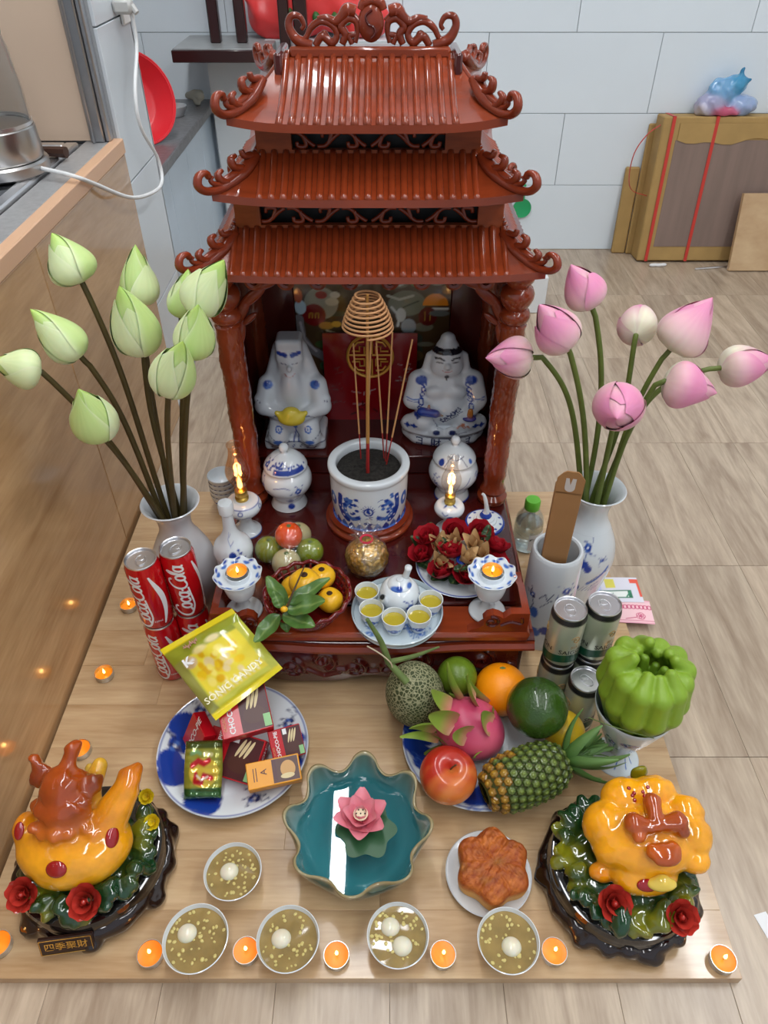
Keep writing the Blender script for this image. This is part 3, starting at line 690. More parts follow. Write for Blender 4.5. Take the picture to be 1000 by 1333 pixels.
# ---- roofs
def roof(name, xe, ye, ze, xu, yu, zu, lift, sp, mtl, top=False, ribhalf=None):
    """hip roof skirt from eave (xe, ye, ze) up to (xu, yu, zu), half sizes about the axis; tiles are sub-parts"""
    ns, ntt = 61, 9; s = np.linspace(-1, 1, ns); t = np.linspace(0, 1, ntt); parts = []
    prof = lambda tt: ze + (zu - ze) * (.55 * tt + .45 * tt ** 2)
    def side(kx):
        S, T = np.meshgrid(s, t, indexing='ij'); ext = 1 + .03 * np.abs(S) ** 8 * (1 - T)
        if kx == 0: x = S * (xe + (xu - xe) * T) * ext; y = -(ye + (yu - ye) * T) * (1 + .04 * np.abs(S) ** 8 * (1 - T))
        else: x = (xe + (xu - xe) * T) * ext; y = S * (ye + (yu - ye) * T) * (1 + .04 * np.abs(S) ** 8 * (1 - T))
        z = prof(T) + lift * np.abs(S) ** 5 * (1 - T) ** 1.5
        return np.stack([x, y, z], -1)
    for kx in (0, 1):
        P = side(kx); Q = P[:, :1].copy(); Q[:, :, 2] -= .011; E2 = Q.copy(); E2[:, :, :2] *= .80
        full = np.concatenate([E2, Q, P], 1)
        g = grid(full, flip=False); parts.append(g); parts.append((g[0] * np.array((-1, -1, 1)), g[1]))
    v, f = cat(*parts)
    rf = mk(name, (v, f), mtl, al, ang=50); fixn(rf)
    rf.location = (0, 0, 0)
    # ribs (half-round tiles)
    tt = np.linspace(0, 1, 12); first = None
    hb = ribhalf or xu
    n = int(hb / sp)
    rib = tube([(0, -(ye + (yu - ye) * a), (prof(max(a, 0)) if a >= 0 else prof(0) - .0005) + .0005) for a in tt], .0056, 8, up=(0, 0, 1), flat=.95)
    o = mk('roof_tile', rib, mtl, rf, ang=180)
    flag = False
    for i in range(-n, n + 1):
        for back in (0, 1):
            if not flag: o.location = (i * sp, 0, 0); flag = True
            else: put(o, rf, (i * sp, 0, 0), (0, 0, PI * back))
    rib2 = tube([((xe + (xu - xe) * a), 0, (prof(max(a, 0))) + .0005) for a in tt], .0056, 8, flat=.95)
    o2 = mk('roof_tile', rib2, mtl, rf, ang=180); n2 = int(yu / sp); flag = False
    for i in range(-n2, n2 + 1):
        for back in (0, 1):
            if not flag: o2.location = (0, i * sp, 0); flag = True
            else: put(o2, rf, (0, i * sp, 0), (0, 0, PI * back))
    # curled corner ornaments
    O = []
    main = [(-.085, .043), (-.055, .022), (-.02, .010), (.008, .008), (.028, .014), (.038, .027), (.033, .041), (.020, .042), (.015, .032)]
    O.append(tube([(a, 0, b) for a, b in main], [.010, .012, .012, .010, .0085, .0075, .0065, .006, .005], 10, flat=1, n=44, up=(0, 1, 0)))
    for q, rr_ in (([(-.024, .012), (-.008, .020), (-.003, .032), (-.012, .037)], [.008, .007, .006, .004]), ([(-.052, .028), (-.036, .036), (-.033, .050), (-.043, .053)], [.008, .007, .006, .004]), ([(-.01, .012), (.008, .020), (.013, .028), (.008, .032)], [.006, .005, .004, .003]), ([(-.07, .03), (-.03, .022), (.0, .016)], [.004, .007, .004]), ([(-.075, .045), (-.06, .048), (-.056, .058)], [.007, .006, .004])):
        O.append(tube([(a, 0, b) for a, b in q], rr_, 8, n=14, up=(0, 1, 0)))
    g = xf(cat(*O), scale=(1, 1, .78))
    orn = mk('corner_scroll', g, LQ, rf, ang=180); fixn(orn); flag = False
    for sx in (1, -1):
        for sy in (1, -1):
            a = math.atan2(sy * (ye - yu + .012), sx * (xe - xu + .012)) ; loc = (sx * xe * .99, sy * ye * .99, ze + lift * .7)
            if not flag: orn.location = loc; orn.rotation_euler = (0, 0, a); flag = True
            else: put(orn, rf, loc, (0, 0, a))
    return rf
r3 = roof('lower_roof', .258, .205, .668, .212, .125, .714, .012, .0174, LB)
r2 = roof('middle_roof', .215, .19, .776, .166, .108, .819, .012, .0174, LB)
r1 = roof('upper_roof', .186, .17, .869, .128, .012, .925, .012, .0174, LB, True, ribhalf=.122)
# gable boards, ridge
for sx in (-1, 1):
    A('gable_board', box(sx * .131 - .006, sx * .131 + .006, YC - .05, YC + .05, .895, .935, .003), LD)
A('ridge_bar', box(-.118, .122, YC - .014, YC + .014, .922, .938, .004), LB)
def plate_tubes(name, lines, y, m=LQ, flat=1.0, seg=8, parent=None):
    return A(name, cat(*[tube([(a, y, b) for a, b in q], r_, seg, n=max(14, 5 * len(q)), up=(0, 1, 0), flat=flat) for q, r_ in lines]), m, parent, ang=180)
# pierced finial: dragons around a medallion
zb = .938; ln = []
for sx in (-1, 1):
    S = lambda pts: [(sx * a + .006, zb + b) for a, b in pts]
    ln += [(S([(.09, .0), (.112, .008), (.122, .024), (.118, .036), (.106, .036), (.100, .026), (.104, .020)]), [.007, .008, .007, .006, .005, .004, .003]),
           (S([(.085, .0), (.074, .012), (.060, .004), (.052, .014), (.060, .026), (.076, .030), (.090, .022), (.098, .010), (.108, .006)]), [.005, .006, .006, .005, .005, .005, .005, .004, .004]),
           (S([(.045, .002), (.040, .014), (.046, .024), (.036, .034), (.024, .030), (.022, .018), (.026, .004)]), [.005, .006, .006, .006, .005, .004, .004]),
           (S([(.024, .042), (.036, .044), (.044, .036), (.054, .030), (.066, .034), (.080, .033)]), [.008, .009, .007, .006, .005, .004]),
           (S([(.016, .044), (.012, .052), (.0, .056)]), [.006, .007, .007]), (S([(.02, .03), (.03, .04)]), [.005, .004]), (S([(.064, .002), (.07, .016), (.08, .008)]), [.004, .004, .003]), (S([(.030, .002), (.034, .012), (.024, .014)]), [.004, .004, .004])]
fin = plate_tubes('pierced_finial', ln, YC - .004, LQ)
mk('medallion', xf(uvsphere(.019, .007, .024, 28, 16), loc=(.004, -.006, zb + .028)), LQ, fin)
mk('medallion_curve', tube([(.004 + a, -.0135, zb + .028 + b) for a, b in ((.002, .017), (-.007, .01), (-.004, 0), (.004, -.004), (.006, -.012), (.0, -.018))], .0018, 6, n=18), LD, fin)
# friezes with scrolls
def frieze(name, xh, y0, y1, z0, z1, ch, c0, c1):
    zz0, zz1 = c0, c1
    g = cat(box(-xh, -ch, y0, y0 + .012, z0, z1), box(ch, xh, y0, y0 + .012, z0, z1), box(-ch, ch, y0, y0 + .012, z0, zz0), box(-ch, ch, y0, y0 + .012, zz1, z1), box(-xh, -xh + .01, y0 + .012, y1, z0, z1), box(xh - .01, xh, y0 + .012, y1, z0, z1), box(-xh, xh, y1 - .01, y1, z0, z1))
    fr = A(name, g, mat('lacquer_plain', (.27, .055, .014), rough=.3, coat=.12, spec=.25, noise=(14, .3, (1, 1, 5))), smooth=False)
    A('dark_backing', box(-ch - .01, ch + .01, y0 + .03, y0 + .032, z0, z1), 'black', fr).location = (0, 0, 0)
    zm = (zz0 + zz1) / 2; am = (zz1 - zz0) * .36; n = 3 if ch < .15 else 4; ln = []
    for sx in (-1, 1):
        for i in range(n):
            a0 = ch / n * i; a1 = ch / n * (i + 1); s_ = 1 if i % 2 else -1
            ln.append(([(sx * (a0 + .004), zm + s_ * am), (sx * (a0 + (a1 - a0) * .35), zm + s_ * am * .3), (sx * (a0 + (a1 - a0) * .7), zm - s_ * am * .9), (sx * a1, zm - s_ * am)], .0033))
            ln.append(([(sx * (a0 + (a1 - a0) * .55), zm - s_ * am * .6), (sx * (a0 + (a1 - a0) * .45), zm + s_ * am * .9), (sx * (a0 + (a1 - a0) * .75), zm + s_ * am * 1.0), (sx * (a0 + (a1 - a0) * .8), zm + s_ * am * .3)], [.0035, .0035, .004, .003]))
    plate_tubes('scrollwork', ln, y0 + .006, LQ, parent=fr)
    return fr
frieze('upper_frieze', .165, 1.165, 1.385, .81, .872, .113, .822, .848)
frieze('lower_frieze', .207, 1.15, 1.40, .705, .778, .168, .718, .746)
# ---- picture on the back wall of the chamber
nx, nz = 150, 190; gx = np.linspace(-.157, .157, nx); gz_ = np.linspace(.22, .62, nz); GX, GZ = np.meshgrid(gx, gz_, indexing='ij')
u = GX.ravel(); v_ = GZ.ravel(); pz = lambda x, y: (lambda p: (p.x - X0, p.z))(atY(x, y, 1.387))
ops = []; rs = np.random.default_rng(5)
for _ in range(26): ops.append(('blob', rs.uniform(-.15, .15), rs.uniform(.3, .62), rs.uniform(.008, .03), rs.uniform(.005, .015), [L((84, 68, 40)), L((110, 88, 50)), L((60, 70, 55)), L((120, 120, 100)), L((70, 40, 25))][rs.integers(5)]))
def B(x, y, r, c, ry=None):
    p = pz(x, y); ops.append(('blob', p[0], p[1], r * .0017, (ry or r) * .0017, L(c)))
def LN(pts, w_, c): ops.append(('line', [pz(*q) for q in pts], w_ * .0017, L(c)))
B(418, 395, 20, (150, 150, 130)); B(409, 410, 14, (120, 15, 18)); LN([(403, 414), (403, 408), (407, 408), (407, 414)], 1, (210, 170, 60)); LN([(411, 414), (411, 408), (415, 408), (415, 414)], 1, (210, 170, 60))
B(391, 400, 7, (190, 215, 225), 9); B(388, 385, 5, (190, 90, 40), 9); B(432, 393, 8, (190, 185, 160), 5); B(418, 384, 7, (150, 25, 25), 5); B(436, 384, 6, (200, 195, 175), 4)
B(425, 424, 9, (190, 140, 50), 5); B(438, 422, 6, (220, 170, 60), 4); LN([(425, 430), (440, 435)], 2, (230, 215, 170))
LN([(389, 415), (393, 440), (405, 455), (420, 463), (428, 470)], 11, (125, 125, 128)); LN([(391, 420), (397, 443), (412, 457)], 3, (185, 185, 190)); B(425, 476, 8, (60, 110, 70), 7); B(420, 448, 9, (60, 90, 45), 5)
B(530, 395, 22, (120, 125, 105), 16); LN([(505, 385), (520, 390), (538, 385)], 3, (190, 195, 180)); LN([(515, 405), (530, 398), (545, 392)], 2, (60, 70, 55)); B(522, 410, 6, (200, 205, 195), 9); B(532, 425, 9, (165, 175, 175), 10); LN([(510, 400), (520, 412), (518, 424)], 3, (205, 210, 200))
ops.append(('fn', lambda a, b, c=pz(567, 398): np.maximum(np.hypot(a - c[0], b - c[1]) - .026, c[1] - b), L((245, 150, 40)))); LN([(556, 402), (583, 402)], 3, (225, 225, 215)); B(557, 412, 11, (95, 18, 15), 12); LN([(553, 406), (553, 417)], 1, (190, 150, 60)); LN([(560, 406), (560, 417)], 1, (190, 150, 60)); B(572, 408, 12, (110, 115, 110), 4)
B(390, 364, 8, (225, 190, 80), 4); LN([(405, 365), (415, 369), (425, 368)], 2, (215, 215, 205)); LN([(520, 372), (530, 368)], 2, (210, 215, 205)); B(545, 370, 9, (110, 140, 70), 3); B(570, 367, 10, (170, 175, 160), 4)
colr = paint(u, v_, ops, L((76, 58, 36)))
P = np.stack([GX, np.full(GX.shape, 1.387 - YC), GZ], -1)
g = grid(P); mat('picture_gloss', attr=True, rough=.12, coat=.6)
mk('back_picture', g, 'picture_gloss', al, col=colr)
# ---- red panel with gold longevity emblem, leaning in front of the picture
rp = thing('red_votive_panel', 'red glossy panel with round gold longevity emblem standing behind the incense pot', 'panel', (X0 - .006, 1.366, .2156)); rp.rotation_euler = (-.04, 0, 0)
pw2 = .098; ph = .205
nx = 90; GX, GZ = np.meshgrid(np.linspace(-pw2, pw2, nx), np.linspace(0, ph, nx), indexing='ij'); ops = []
DR = L((70, 8, 10)); SV = L((165, 150, 150))
for (cx, cz, sc_) in ((-.012, .055, .03), (.076, .125, .016), (.074, .095, .013), (-.07, .12, .012), (-.07, .08, .012), (-.07, .045, .012)):
    for _ in range(7):
        a = rs.uniform(0, PI); x0 = cx + rs.uniform(-1, 1) * sc_; z0 = cz + rs.uniform(-.7, .7) * sc_
        ops.append(('line', [(x0, z0), (x0 + math.cos(a) * sc_ * .7, z0 + math.sin(a) * sc_ * .25)], .0016, SV if cx > -.05 else L((110, 60, 60))))
for _ in range(10):
    x0 = rs.uniform(-.045, .04); z0 = rs.uniform(.012, .038); ops.append(('line', [(x0, z0), (x0 + rs.uniform(-.012, .012), z0 + rs.uniform(-.012, .012))], .004, DR))
mk('panel_board', box(-pw2, pw2, .0005, .006, 0, ph, .001), mat('panel_red', L((120, 10, 16)), rough=.15, coat=.5), rp)
mk('printed_face', grid(np.stack([GX, np.zeros(GX.shape), GZ], -1)), mat('panel_print', attr=True, rough=.15, coat=.6), rp, col=paint(GX.ravel(), GZ.ravel(), ops, L((128, 10, 18))))
ez = .155; R_ = .047; ln = []
def T3(pts, r_): ln.append(tube([(a, -.003, ez + b) for a, b in pts], r_, 6, flat=1))
th_ = np.linspace(0, 2 * PI, 40); T3([(math.cos(a) * R_, math.sin(a) * R_) for a in th_], .0034)
for sx in (-1, 1):
    for sy in (-1, 1):
        k = lambda pts: [(sx * a, sy * b) for a, b in pts]
        T3(k([(.004, .044), (.004, .006)]), .0022); T3(k([(.012, .006), (.012, .022), (.022, .022), (.022, .012), (.038, .012)]), .0021); T3(k([(.012, .033), (.026, .031), (.033, .022)]), .0021)
    T3([(sx * .004, .003), (sx * .044, .003)], .0022); T3([(sx * .012, -.006), (sx * .034, -.006)], .002)
mk('gold_emblem', cat(*ln), mat('emblem_gold', L((205, 150, 60)), rough=.35, metal=.3), rp)
# ================================================================== porcelain on the shrine
def pot(name, prof, ops, parent, n=80, seg=128, outer=1.0, base=WHITE, m='porcelain', Rref=None, soft=.0008, loc=None, rot=None):
    """lathed porcelain with brush painting given as (arc length, height) on the outer face"""
    (v, f), a, z, r = lathe(prof, seg, n, ret=True)
    R = Rref or max(p[0] for p in prof)
    C = paint(a * R, z, ops, base, soft)
    if outer < 1:
        k = np.tile(np.arange(n), seg); C[k > outer * n] = base
    return mk(name, (v, f), m, parent, col=C, ang=60, loc=loc, rot=rot)
def dish(name, prof, ops, parent, n=60, seg=144, base=WHITE, m='porcelain', soft=.0012, loc=None):
    """lathed dish painted from above: ops in plan x, y"""
    (v, f), a, z, r = lathe(prof, seg, n, ret=True)
    return mk(name, (v, f), m, parent, col=paint(v[:, 0], v[:, 1], ops, base, soft), ang=60, loc=loc)
# ---- incense pot on its turned stand
BP = at(481, 661, DK + .022); BP.z = DK
sd = thing('pot_stand', 'round two-tier red lacquered stand under the incense pot', 'stand', BP)
mk('stand_ring', lathe([(0, 0), (.083, 0), (.086, .003), (.086, .008), (.080, .010), (.078, .013), (.080, .016), (.080, .020), (.074, .022), (0, .022)], 64), LQ, sd)
BZ_ = DK + .0222
bu = thing('incense_pot', 'blue and white porcelain incense pot painted with two dragons and a sun disc', 'incense pot', (BP.x, BP.y, BZ_))
h_ = .116; R = .0765; dr = []; rs = np.random.default_rng(11)
prof = [(0, 0), (.066, 0), (.0685, .004), (.071, .02), (.0735, .05), (.0745, .097), (.0765, .105), (.0772, .112), (.0745, h_), (.064, h_), (.061, .112), (.060, .104), (.060, .100)]
dr += [('band', .096, .0975, BLUE2), ('band', 0, .004, BLUE)]
for i in range(26):
    u0 = -PI * R + i * 2 * PI * R / 26; dr.append(('fn', lambda a, b, u0=u0: np.maximum(np.abs(a - u0) * 1.4 + (b - .017), .003 - b) - .002, BLUE if i % 2 else BLUE2))
for i in range(26):
    u0 = -PI * R + (i + .5) * 2 * PI * R / 26; dr.append(('line', [(u0, .003), (u0, .013)], .0012, WHITE))
dr += [('ring', 0, .050, .0085, .0035, BLUE), ('blob', -.001, .052, .0035, .005, BLUE), ('blob', .0015, .048, .0025, .003, BLUE)]
for i in range(9): 
    a = PI * (.05 + .9 * i / 8); dr.append(('line', [(math.cos(a) * .011, .050 + math.sin(a) * .011), (math.cos(a) * .0155 - .001, .050 + math.sin(a) * .0165)], .0012, BLUE))
dr += [('blob', -.004, .020, .006, .0035, BLUE), ('blob', .003, .018, .005, .003, BLUE), ('line', [(.006, .018), (.013, .015), (.017, .017)], .0018, BLUE), ('line', [(-.006, .032), (.002, .035), (.007, .031)], .0015, BLUE), ('line', [(.0, .038), (.008, .037)], .0014, BLUE)]
for sx in (-1, 1):
    pts = [(sx * .036, .072), (sx * .045, .062), (sx * .050, .05), (sx * .046, .036), (sx * .036, .028), (sx * .026, .030), (sx * .02, .034)]
    dr.append(('line', smoothline(pts, 16), .010, BLUE2)); dr.append(('line', smoothline([(sx * .06, .075), (sx * .062, .05), (sx * .055, .03), (sx * .045, .022)], 12), .012, BLUE))
    for _ in range(16):
        u0 = sx * (.042 + rs.normal() * .010); v0 = .060 + rs.normal() * .011; dr.append(('blob', u0, v0, .0045, .0035, BLUE if rs.random() < .6 else BLUE2))
    for _ in range(9): dr.append(('blob', sx * (.05 + rs.normal() * .009), .04 + rs.normal() * .012, .0022, .0018, WHITE))
    dr += [('line', [(sx * .034, .075), (sx * .025, .078), (sx * .018, .074)], .0014, BLUE), ('line', [(sx * .032, .066), (sx * .024, .066), (sx * .02, .062)], .0016, BLUE), ('blob', sx * .022, .033, .006, .003, BLUE), ('line', [(sx * .022, .033), (sx * .018, .040)], .002, BLUE), ('line', [(sx * .022, .033), (sx * .017, .028)], .002, BLUE)]
    for q in (.085, .12): dr += [('blob', sx * q, .055, .012, .016, BLUE2), ('blob', sx * q, .055, .004, .006, WHITE)]
pot('pot_body', prof, dr, bu, 110, 288, .72, Rref=R, soft=.0005)
(v, f), a, z, r = lathe([(.0605, .099), (.04, .102), (.02, .103), (0, .1035)], 48, 24, ret=True); v[:, 2] += noise3(v, 300, 3) * .0012
mk('ash', (v, f), mat('ash', (.022, .02, .017), rough=.95, noise=(160, .8), bump=(300, 1)), bu)
# ---- incense sticks and coil
STK = mat('stick_tan', L((196, 146, 96)), rough=.7); STR = mat('stick_red', L((150, 30, 28)), rough=.6); az = BZ_ + .101
sticks = [((470, 598), (460, 447), 'thin incense stick leaning left of the thick coil post'), ((500, 597), (490, 446), 'thin incense stick leaning across the gold emblem'), ((502, 601), (511, 432), 'straight incense stick rising beside the gold emblem'), ((503, 605), (537, 442), 'slanting incense stick leaning towards the laughing statue'), ((477, 612), (483, 440), 'incense stick standing against the thick coil post')]
for (b0, t0, lab) in sticks:
    p = at(b0[0], b0[1], az); q = atY(t0[0], t0[1], p.y + .02)
    t = thing('incense_stick', lab, 'incense stick', p, 0, 'incense sticks in the pot')
    d = q - p; m1 = d * .24
    mk('red_foot', tube([(0, 0, 0), m1], .0013, 6), STR, t); mk('tan_stick', tube([m1, d], [.0017, .0015], 6), STK, t)
p = at(479, 616, az); tp = atY(478, 366, p.y - .01); tp.z = min(tp.z, .642)
ci = thing('incense_coil', 'hanging beehive of tan incense coil carried on a thick post in the pot', 'incense coil', p)
d = tp - p
mk('post', tube([(0, 0, 0), d * .2], .0032, 8), STR, ci); mk('post_upper', tube([d * .2, d], [.0034, .0022], 8), mat('post_gold', L((170, 122, 62)), rough=.5), ci)
pts = []
zc0 = atY(478, 424, p.y).z - p.z; zc1 = tp.z - p.z
for i in range(9 * 36):
    s_ = i / (9 * 36); rad = .040 * (1 - .56 * s_ ** 1.5) ; a = s_ * 9 * 2 * PI
    pts.append((d.x * .9 + math.sin(a) * rad, d.y * .9 - math.cos(a) * rad, zc0 + (zc1 - zc0) * s_))
mk('coil', tube(pts, .0019, 6), mat('coil_tan', L((190, 140, 95)), rough=.7), ci, ang=180)
# ---- lidded jars
def lid_jar(px, py, sc_, lab, ops, lops):
    q = at(px, py, DK); t = thing('lidded_jar', lab, 'jar', q, 0, 'lidded jars beside the incense pot'); k = sc_
    pf = [(0, 0), (.030, 0), (.032, .003), (.029, .012), (.027, .018), (.034, .03), (.043, .045), (.045, .058), (.041, .072), (.033, .082), (.0325, .086)]
    pot('jar_body', pf, ops, t, 70, 128, Rref=.045).scale = (k, k, k)
    lf = [(.035, .083), (.0385, .0845), (.0385, .088), (.034, .096), (.024, .106), (.012, .1115), (.006, .113), (.0055, .116), (.008, .12), (.0085, .124), (.006, .129), (0, .131)]
    pot('lid', lf, lops, t, 60, 128, Rref=.036).scale = (k, k, k)
    return t
o1 = flower_ops(.025, .055, .011, 3) + [('band', .0, .005, WHITE), ('blob', .012, .012, .010, .005, BLUE), ('line', [(.0, .03), (.015, .027), (.03, .033)], .0015, BLUE), ('line', [(-.02, .062), (.0, .066), (.01, .062)], .0014, BLUE)] + flower_ops(-.05, .055, .012, 4)
l1 = [('fn', lambda a, b: np.maximum(np.abs(a - .012) - .03, np.maximum(.0885 - b, b - .097)) , BLUE)] + [('blob', .0 + RNG.normal() * .022, .100 + RNG.normal() * .005, .0022, .0014, BLUE) for _ in range(40)] + [('line', [(-.01, .1), (0, .106), (.012, .1)], .001, BLUE)] + flower_ops(-.04, .098, .01, 4) + flower_ops(-.08, .098, .01, 4)
lid_jar(377, 653, 1.1, 'lidded jar with blue blossom standing before the long-faced seated statue', o1, l1)
o2 = flower_ops(.055, .055, .012, 8) + [('line', [(.0, .03), (.02, .05), (.03, .065)], .0014, BLUE), ('line', [(-.045, .06), (-.04, .05), (-.03, .045)], .0014, BLUE)] + [('blob', -.035 + RNG.normal() * .008, .055 + RNG.normal() * .008, .0015, .0013, BLUE) for _ in range(14)] + [('band', .0, .004, BLUE)]
l2 = [('blob', -.028, .093, .006, .006, BLUE), ('line', [(-.02, .088), (-.015, .1), (-.006, .107)], .0012, INK), ('line', [(.02, .088), (.014, .1), (.005, .107)], .0012, INK), ('line', [(-.02, .104), (0, .1), (.02, .104)], .001, INK), ('blob', .03, .094, .004, .004, BLUE2)]
lid_jar(588, 643, 1.1, 'lidded jar standing behind the small lit lamp before the laughing statue', o2, l2)
# ---- seated porcelain statues
SH = (.66, .70, .74)
def statue(px, py, lab, prims, extra, sc_=1.0, rot=0):
    q = at(px, py, .216); t = thing('porcelain_statue', lab, 'statue', q, rot)
    v, f, c_ = SD(prims, .0026, .008, kc=.0015); v[:, 2] = np.maximum(v[:, 2], 0)
    C = extra(v, np.tile(np.array(SH), (len(v), 1)))
    mk('figure', (v * sc_, f), 'porcelain', t, col=C, ang=180)
    return t
def spot(C, v, c, r, col, ymax=None):
    r = np.asarray(r, float); d = np.linalg.norm((v - np.array(c)) / r, axis=1); al = np.clip((1.12 - d) / .24, 0, 1)
    if ymax is not None: al = al * (v[:, 1] < ymax)
    C[:] = C * (1 - al[:, None]) + al[:, None] * np.array(col)
def stroke(C, v, pts, w_, col, front=True):
    """stroke drawn in the x,z front projection"""
    d = seg_d(v[:, 0], v[:, 2], pts); al = np.clip(.5 - (d - w_ / 2) / .0012, 0, 1) * (v[:, 1] < .012)
    C[:] = C * (1 - al[:, None]) + al[:, None] * np.array(col)
# long-faced one holding a yellow ingot: ~0.235 high
W_ = None
pl_ = [('b', ((0, .005, .014), (.064, .048, .014), .008), W_), ('e', ((0, .008, .07), (.060, .045, .055)), W_), ('e', ((0, .012, .115), (.055, .038, .055)), W_), ('e', ((0, .014, .145), (.043, .032, .045)), W_),
       ('c', ((-.028, -.022, .055), (-.034, -.036, .03), .024, .022), W_), ('c', ((.028, -.022, .055), (.034, -.036, .03), .024, .022), W_),
       ('c', ((-.05, .0, .135), (-.06, -.018, .095), .02, .019), W_), ('c', ((.05, .0, .135), (.06, -.018, .095), .02, .019), W_), ('c', ((-.056, -.022, .095), (-.02, -.04, .082), .016, .011), W_), ('c', ((.056, -.022, .095), (.02, -.04, .082), .016, .011), W_),
       ('e', ((0, .004, .182), (.027, .027, .036)), W_), ('b', ((0, .010, .214), (.026, .024, .024), .008), W_), ('c', ((-.022, .014, .21), (-.042, .014, .145), .013, .014), W_), ('c', ((.022, .014, .21), (.042, .014, .145), .013, .014), W_),
       ('e', ((0, -.018, .135), (.020, .013, .040)), W_), ('e', ((0, -.025, .184), (.005, .006, .007)), W_, .003), ('e', ((0, -.024, .168), (.010, .005, .003)), W_, .002), ('e', ((-.068, -.018, .112), (.010, .010, .010)), W_, .004), ('e', ((.068, -.018, .112), (.010, .010, .010)), W_, .004), ('-e', ((0, -.062, .168), (.009, .037, .0016)), None, .002)]
def ex1(v, C):
    for sx in (-1, 1):
        stroke(C, v, [(sx * .006, .2085), (sx * .014, .2100), (sx * .020, .2125)], .0085, BLUE); stroke(C, v, [(sx * .006, .1915), (sx * .011, .1905), (sx * .016, .1922)], .0016, INK)
        spot(C, v, (sx * .047, -.02, .143), (.010, .03, .008), BLUE2, .01); spot(C, v, (sx * .050, -.02, .146), (.005, .03, .005), BLUE, .01)
        stroke(C, v, [(sx * .068 - .003, .112), (sx * .068 - .001, .114)], .002, INK); stroke(C, v, [(sx * .068 + .003, .113), (sx * .068 + .003, .110)], .002, INK)
        d = np.hypot(v[:, 0] - sx * .030, v[:, 2] - .056); al = ((np.abs(d - .006) < .0016) | (d < .002)) & (v[:, 1] < .0); C[al] = BLUE2
        stroke(C, v, [(sx * .018, .0875), (sx * .035, .088), (sx * .052, .075)], .0014, INK); stroke(C, v, [(sx * .012, .018 + .008), (sx * .03, .022 + .008), (sx * .045, .03 + .008), (sx * .055, .045)], .0012, INK)
        spot(C, v, (sx * .033, -.05, .030), (.010, .03, .005), BLUE2, .0)
    stroke(C, v, [(.003, .062), (.004, .046), (.008, .03), (.008, .022)], .0028, BLUE); stroke(C, v, [(.005, .06), (.004, .046), (.0, .03), (-.002, .022)], .0028, BLUE); spot(C, v, (.003, -.04, .058), (.005, .03, .006), BLUE2, 0)
    for i in range(7): stroke(C, v, [(-.05 + i * .015, .009), (-.045 + i * .015, .017)], .0022, BLUE if i % 2 else INK)
    stroke(C, v, [(-.066, .023), (.066, .023)], .0014, INK); spot(C, v, (.066, .0, .055), (.008, .02, .022), BLUE)
    stroke(C, v, [(0, .1665), (.006, .168), (.01, .171)], .0012, (.45, .12, .10)); stroke(C, v, [(0, .1665), (-.006, .168), (-.01, .171)], .0012, (.45, .12, .10))
    return C
s1 = statue(383, 571, 'seated porcelain figure in tall cap with long pale beard holding yellow ingot', pl_, ex1, 1.0)
v, f, c_ = SD([('e', ((0, -.052, .088), (.021, .012, .012)), L((215, 195, 60))), ('e', ((0, -.052, .098), (.014, .010, .010)), L((225, 205, 70))), ('c', ((-.016, -.052, .094), (-.022, -.052, .098), .006, .004), L((215, 195, 60))), ('c', ((.016, -.052, .094), (.022, -.052, .098), .006, .004), L((215, 195, 60)))], .002, .004)
mk('ingot', ((v - np.array((0, -.052, .092))) * 1.3 + np.array((0, -.056, .094)), f), 'porcelain', s1, col=c_, ang=180)['label'] = 'yellow glazed ingot'
# laughing pot-bellied one
pr2 = [('e', ((0, .004, .014), (.080, .062, .026)), W_), ('b', ((0, .004, .016), (.064, .048, .016), .014), W_), ('e', ((0, .0, .034), (.083, .064, .012)), W_), ('e', ((0, .004, .082), (.060, .046, .056)), W_), ('e', ((0, -.018, .080), (.044, .034, .038)), W_), ('e', ((0, .008, .128), (.052, .038, .036)), W_),
       ('e', ((-.018, -.028, .122), (.020, .012, .014)), W_), ('e', ((.018, -.028, .122), (.020, .012, .014)), W_), ('c', ((-.048, .0, .138), (-.060, -.014, .098), .022, .019), W_), ('c', ((.048, .0, .138), (.060, -.014, .098), .022, .019), W_), ('c', ((-.058, -.02, .095), (-.034, -.046, .092), .014, .010), W_), ('c', ((.058, -.02, .088), (.042, -.044, .078), .014, .012), W_),
       ('c', ((-.04, -.03, .055), (-.062, -.02, .046), .026, .02), W_), ('c', ((.04, -.03, .055), (.062, -.02, .046), .026, .02), W_), ('e', ((-.016, -.054, .042), (.012, .010, .010)), W_), ('e', ((.014, -.054, .042), (.012, .010, .010)), W_),
       ('e', ((0, .0, .182), (.030, .028, .032)), W_), ('e', ((0, -.008, .170), (.028, .023, .020)), W_), ('c', ((0, .006, .205), (0, .008, .226), .026, .014), W_), ('c', ((-.030, .006, .19), (-.036, .006, .155), .009, .010), W_), ('c', ((.030, .006, .19), (.036, .006, .155), .009, .010), W_), ('e', ((0, -.029, .181), (.006, .006, .007)), W_, .003), ('-e', ((0, -.066, .170), (.010, .037, .0018)), None, .002)]
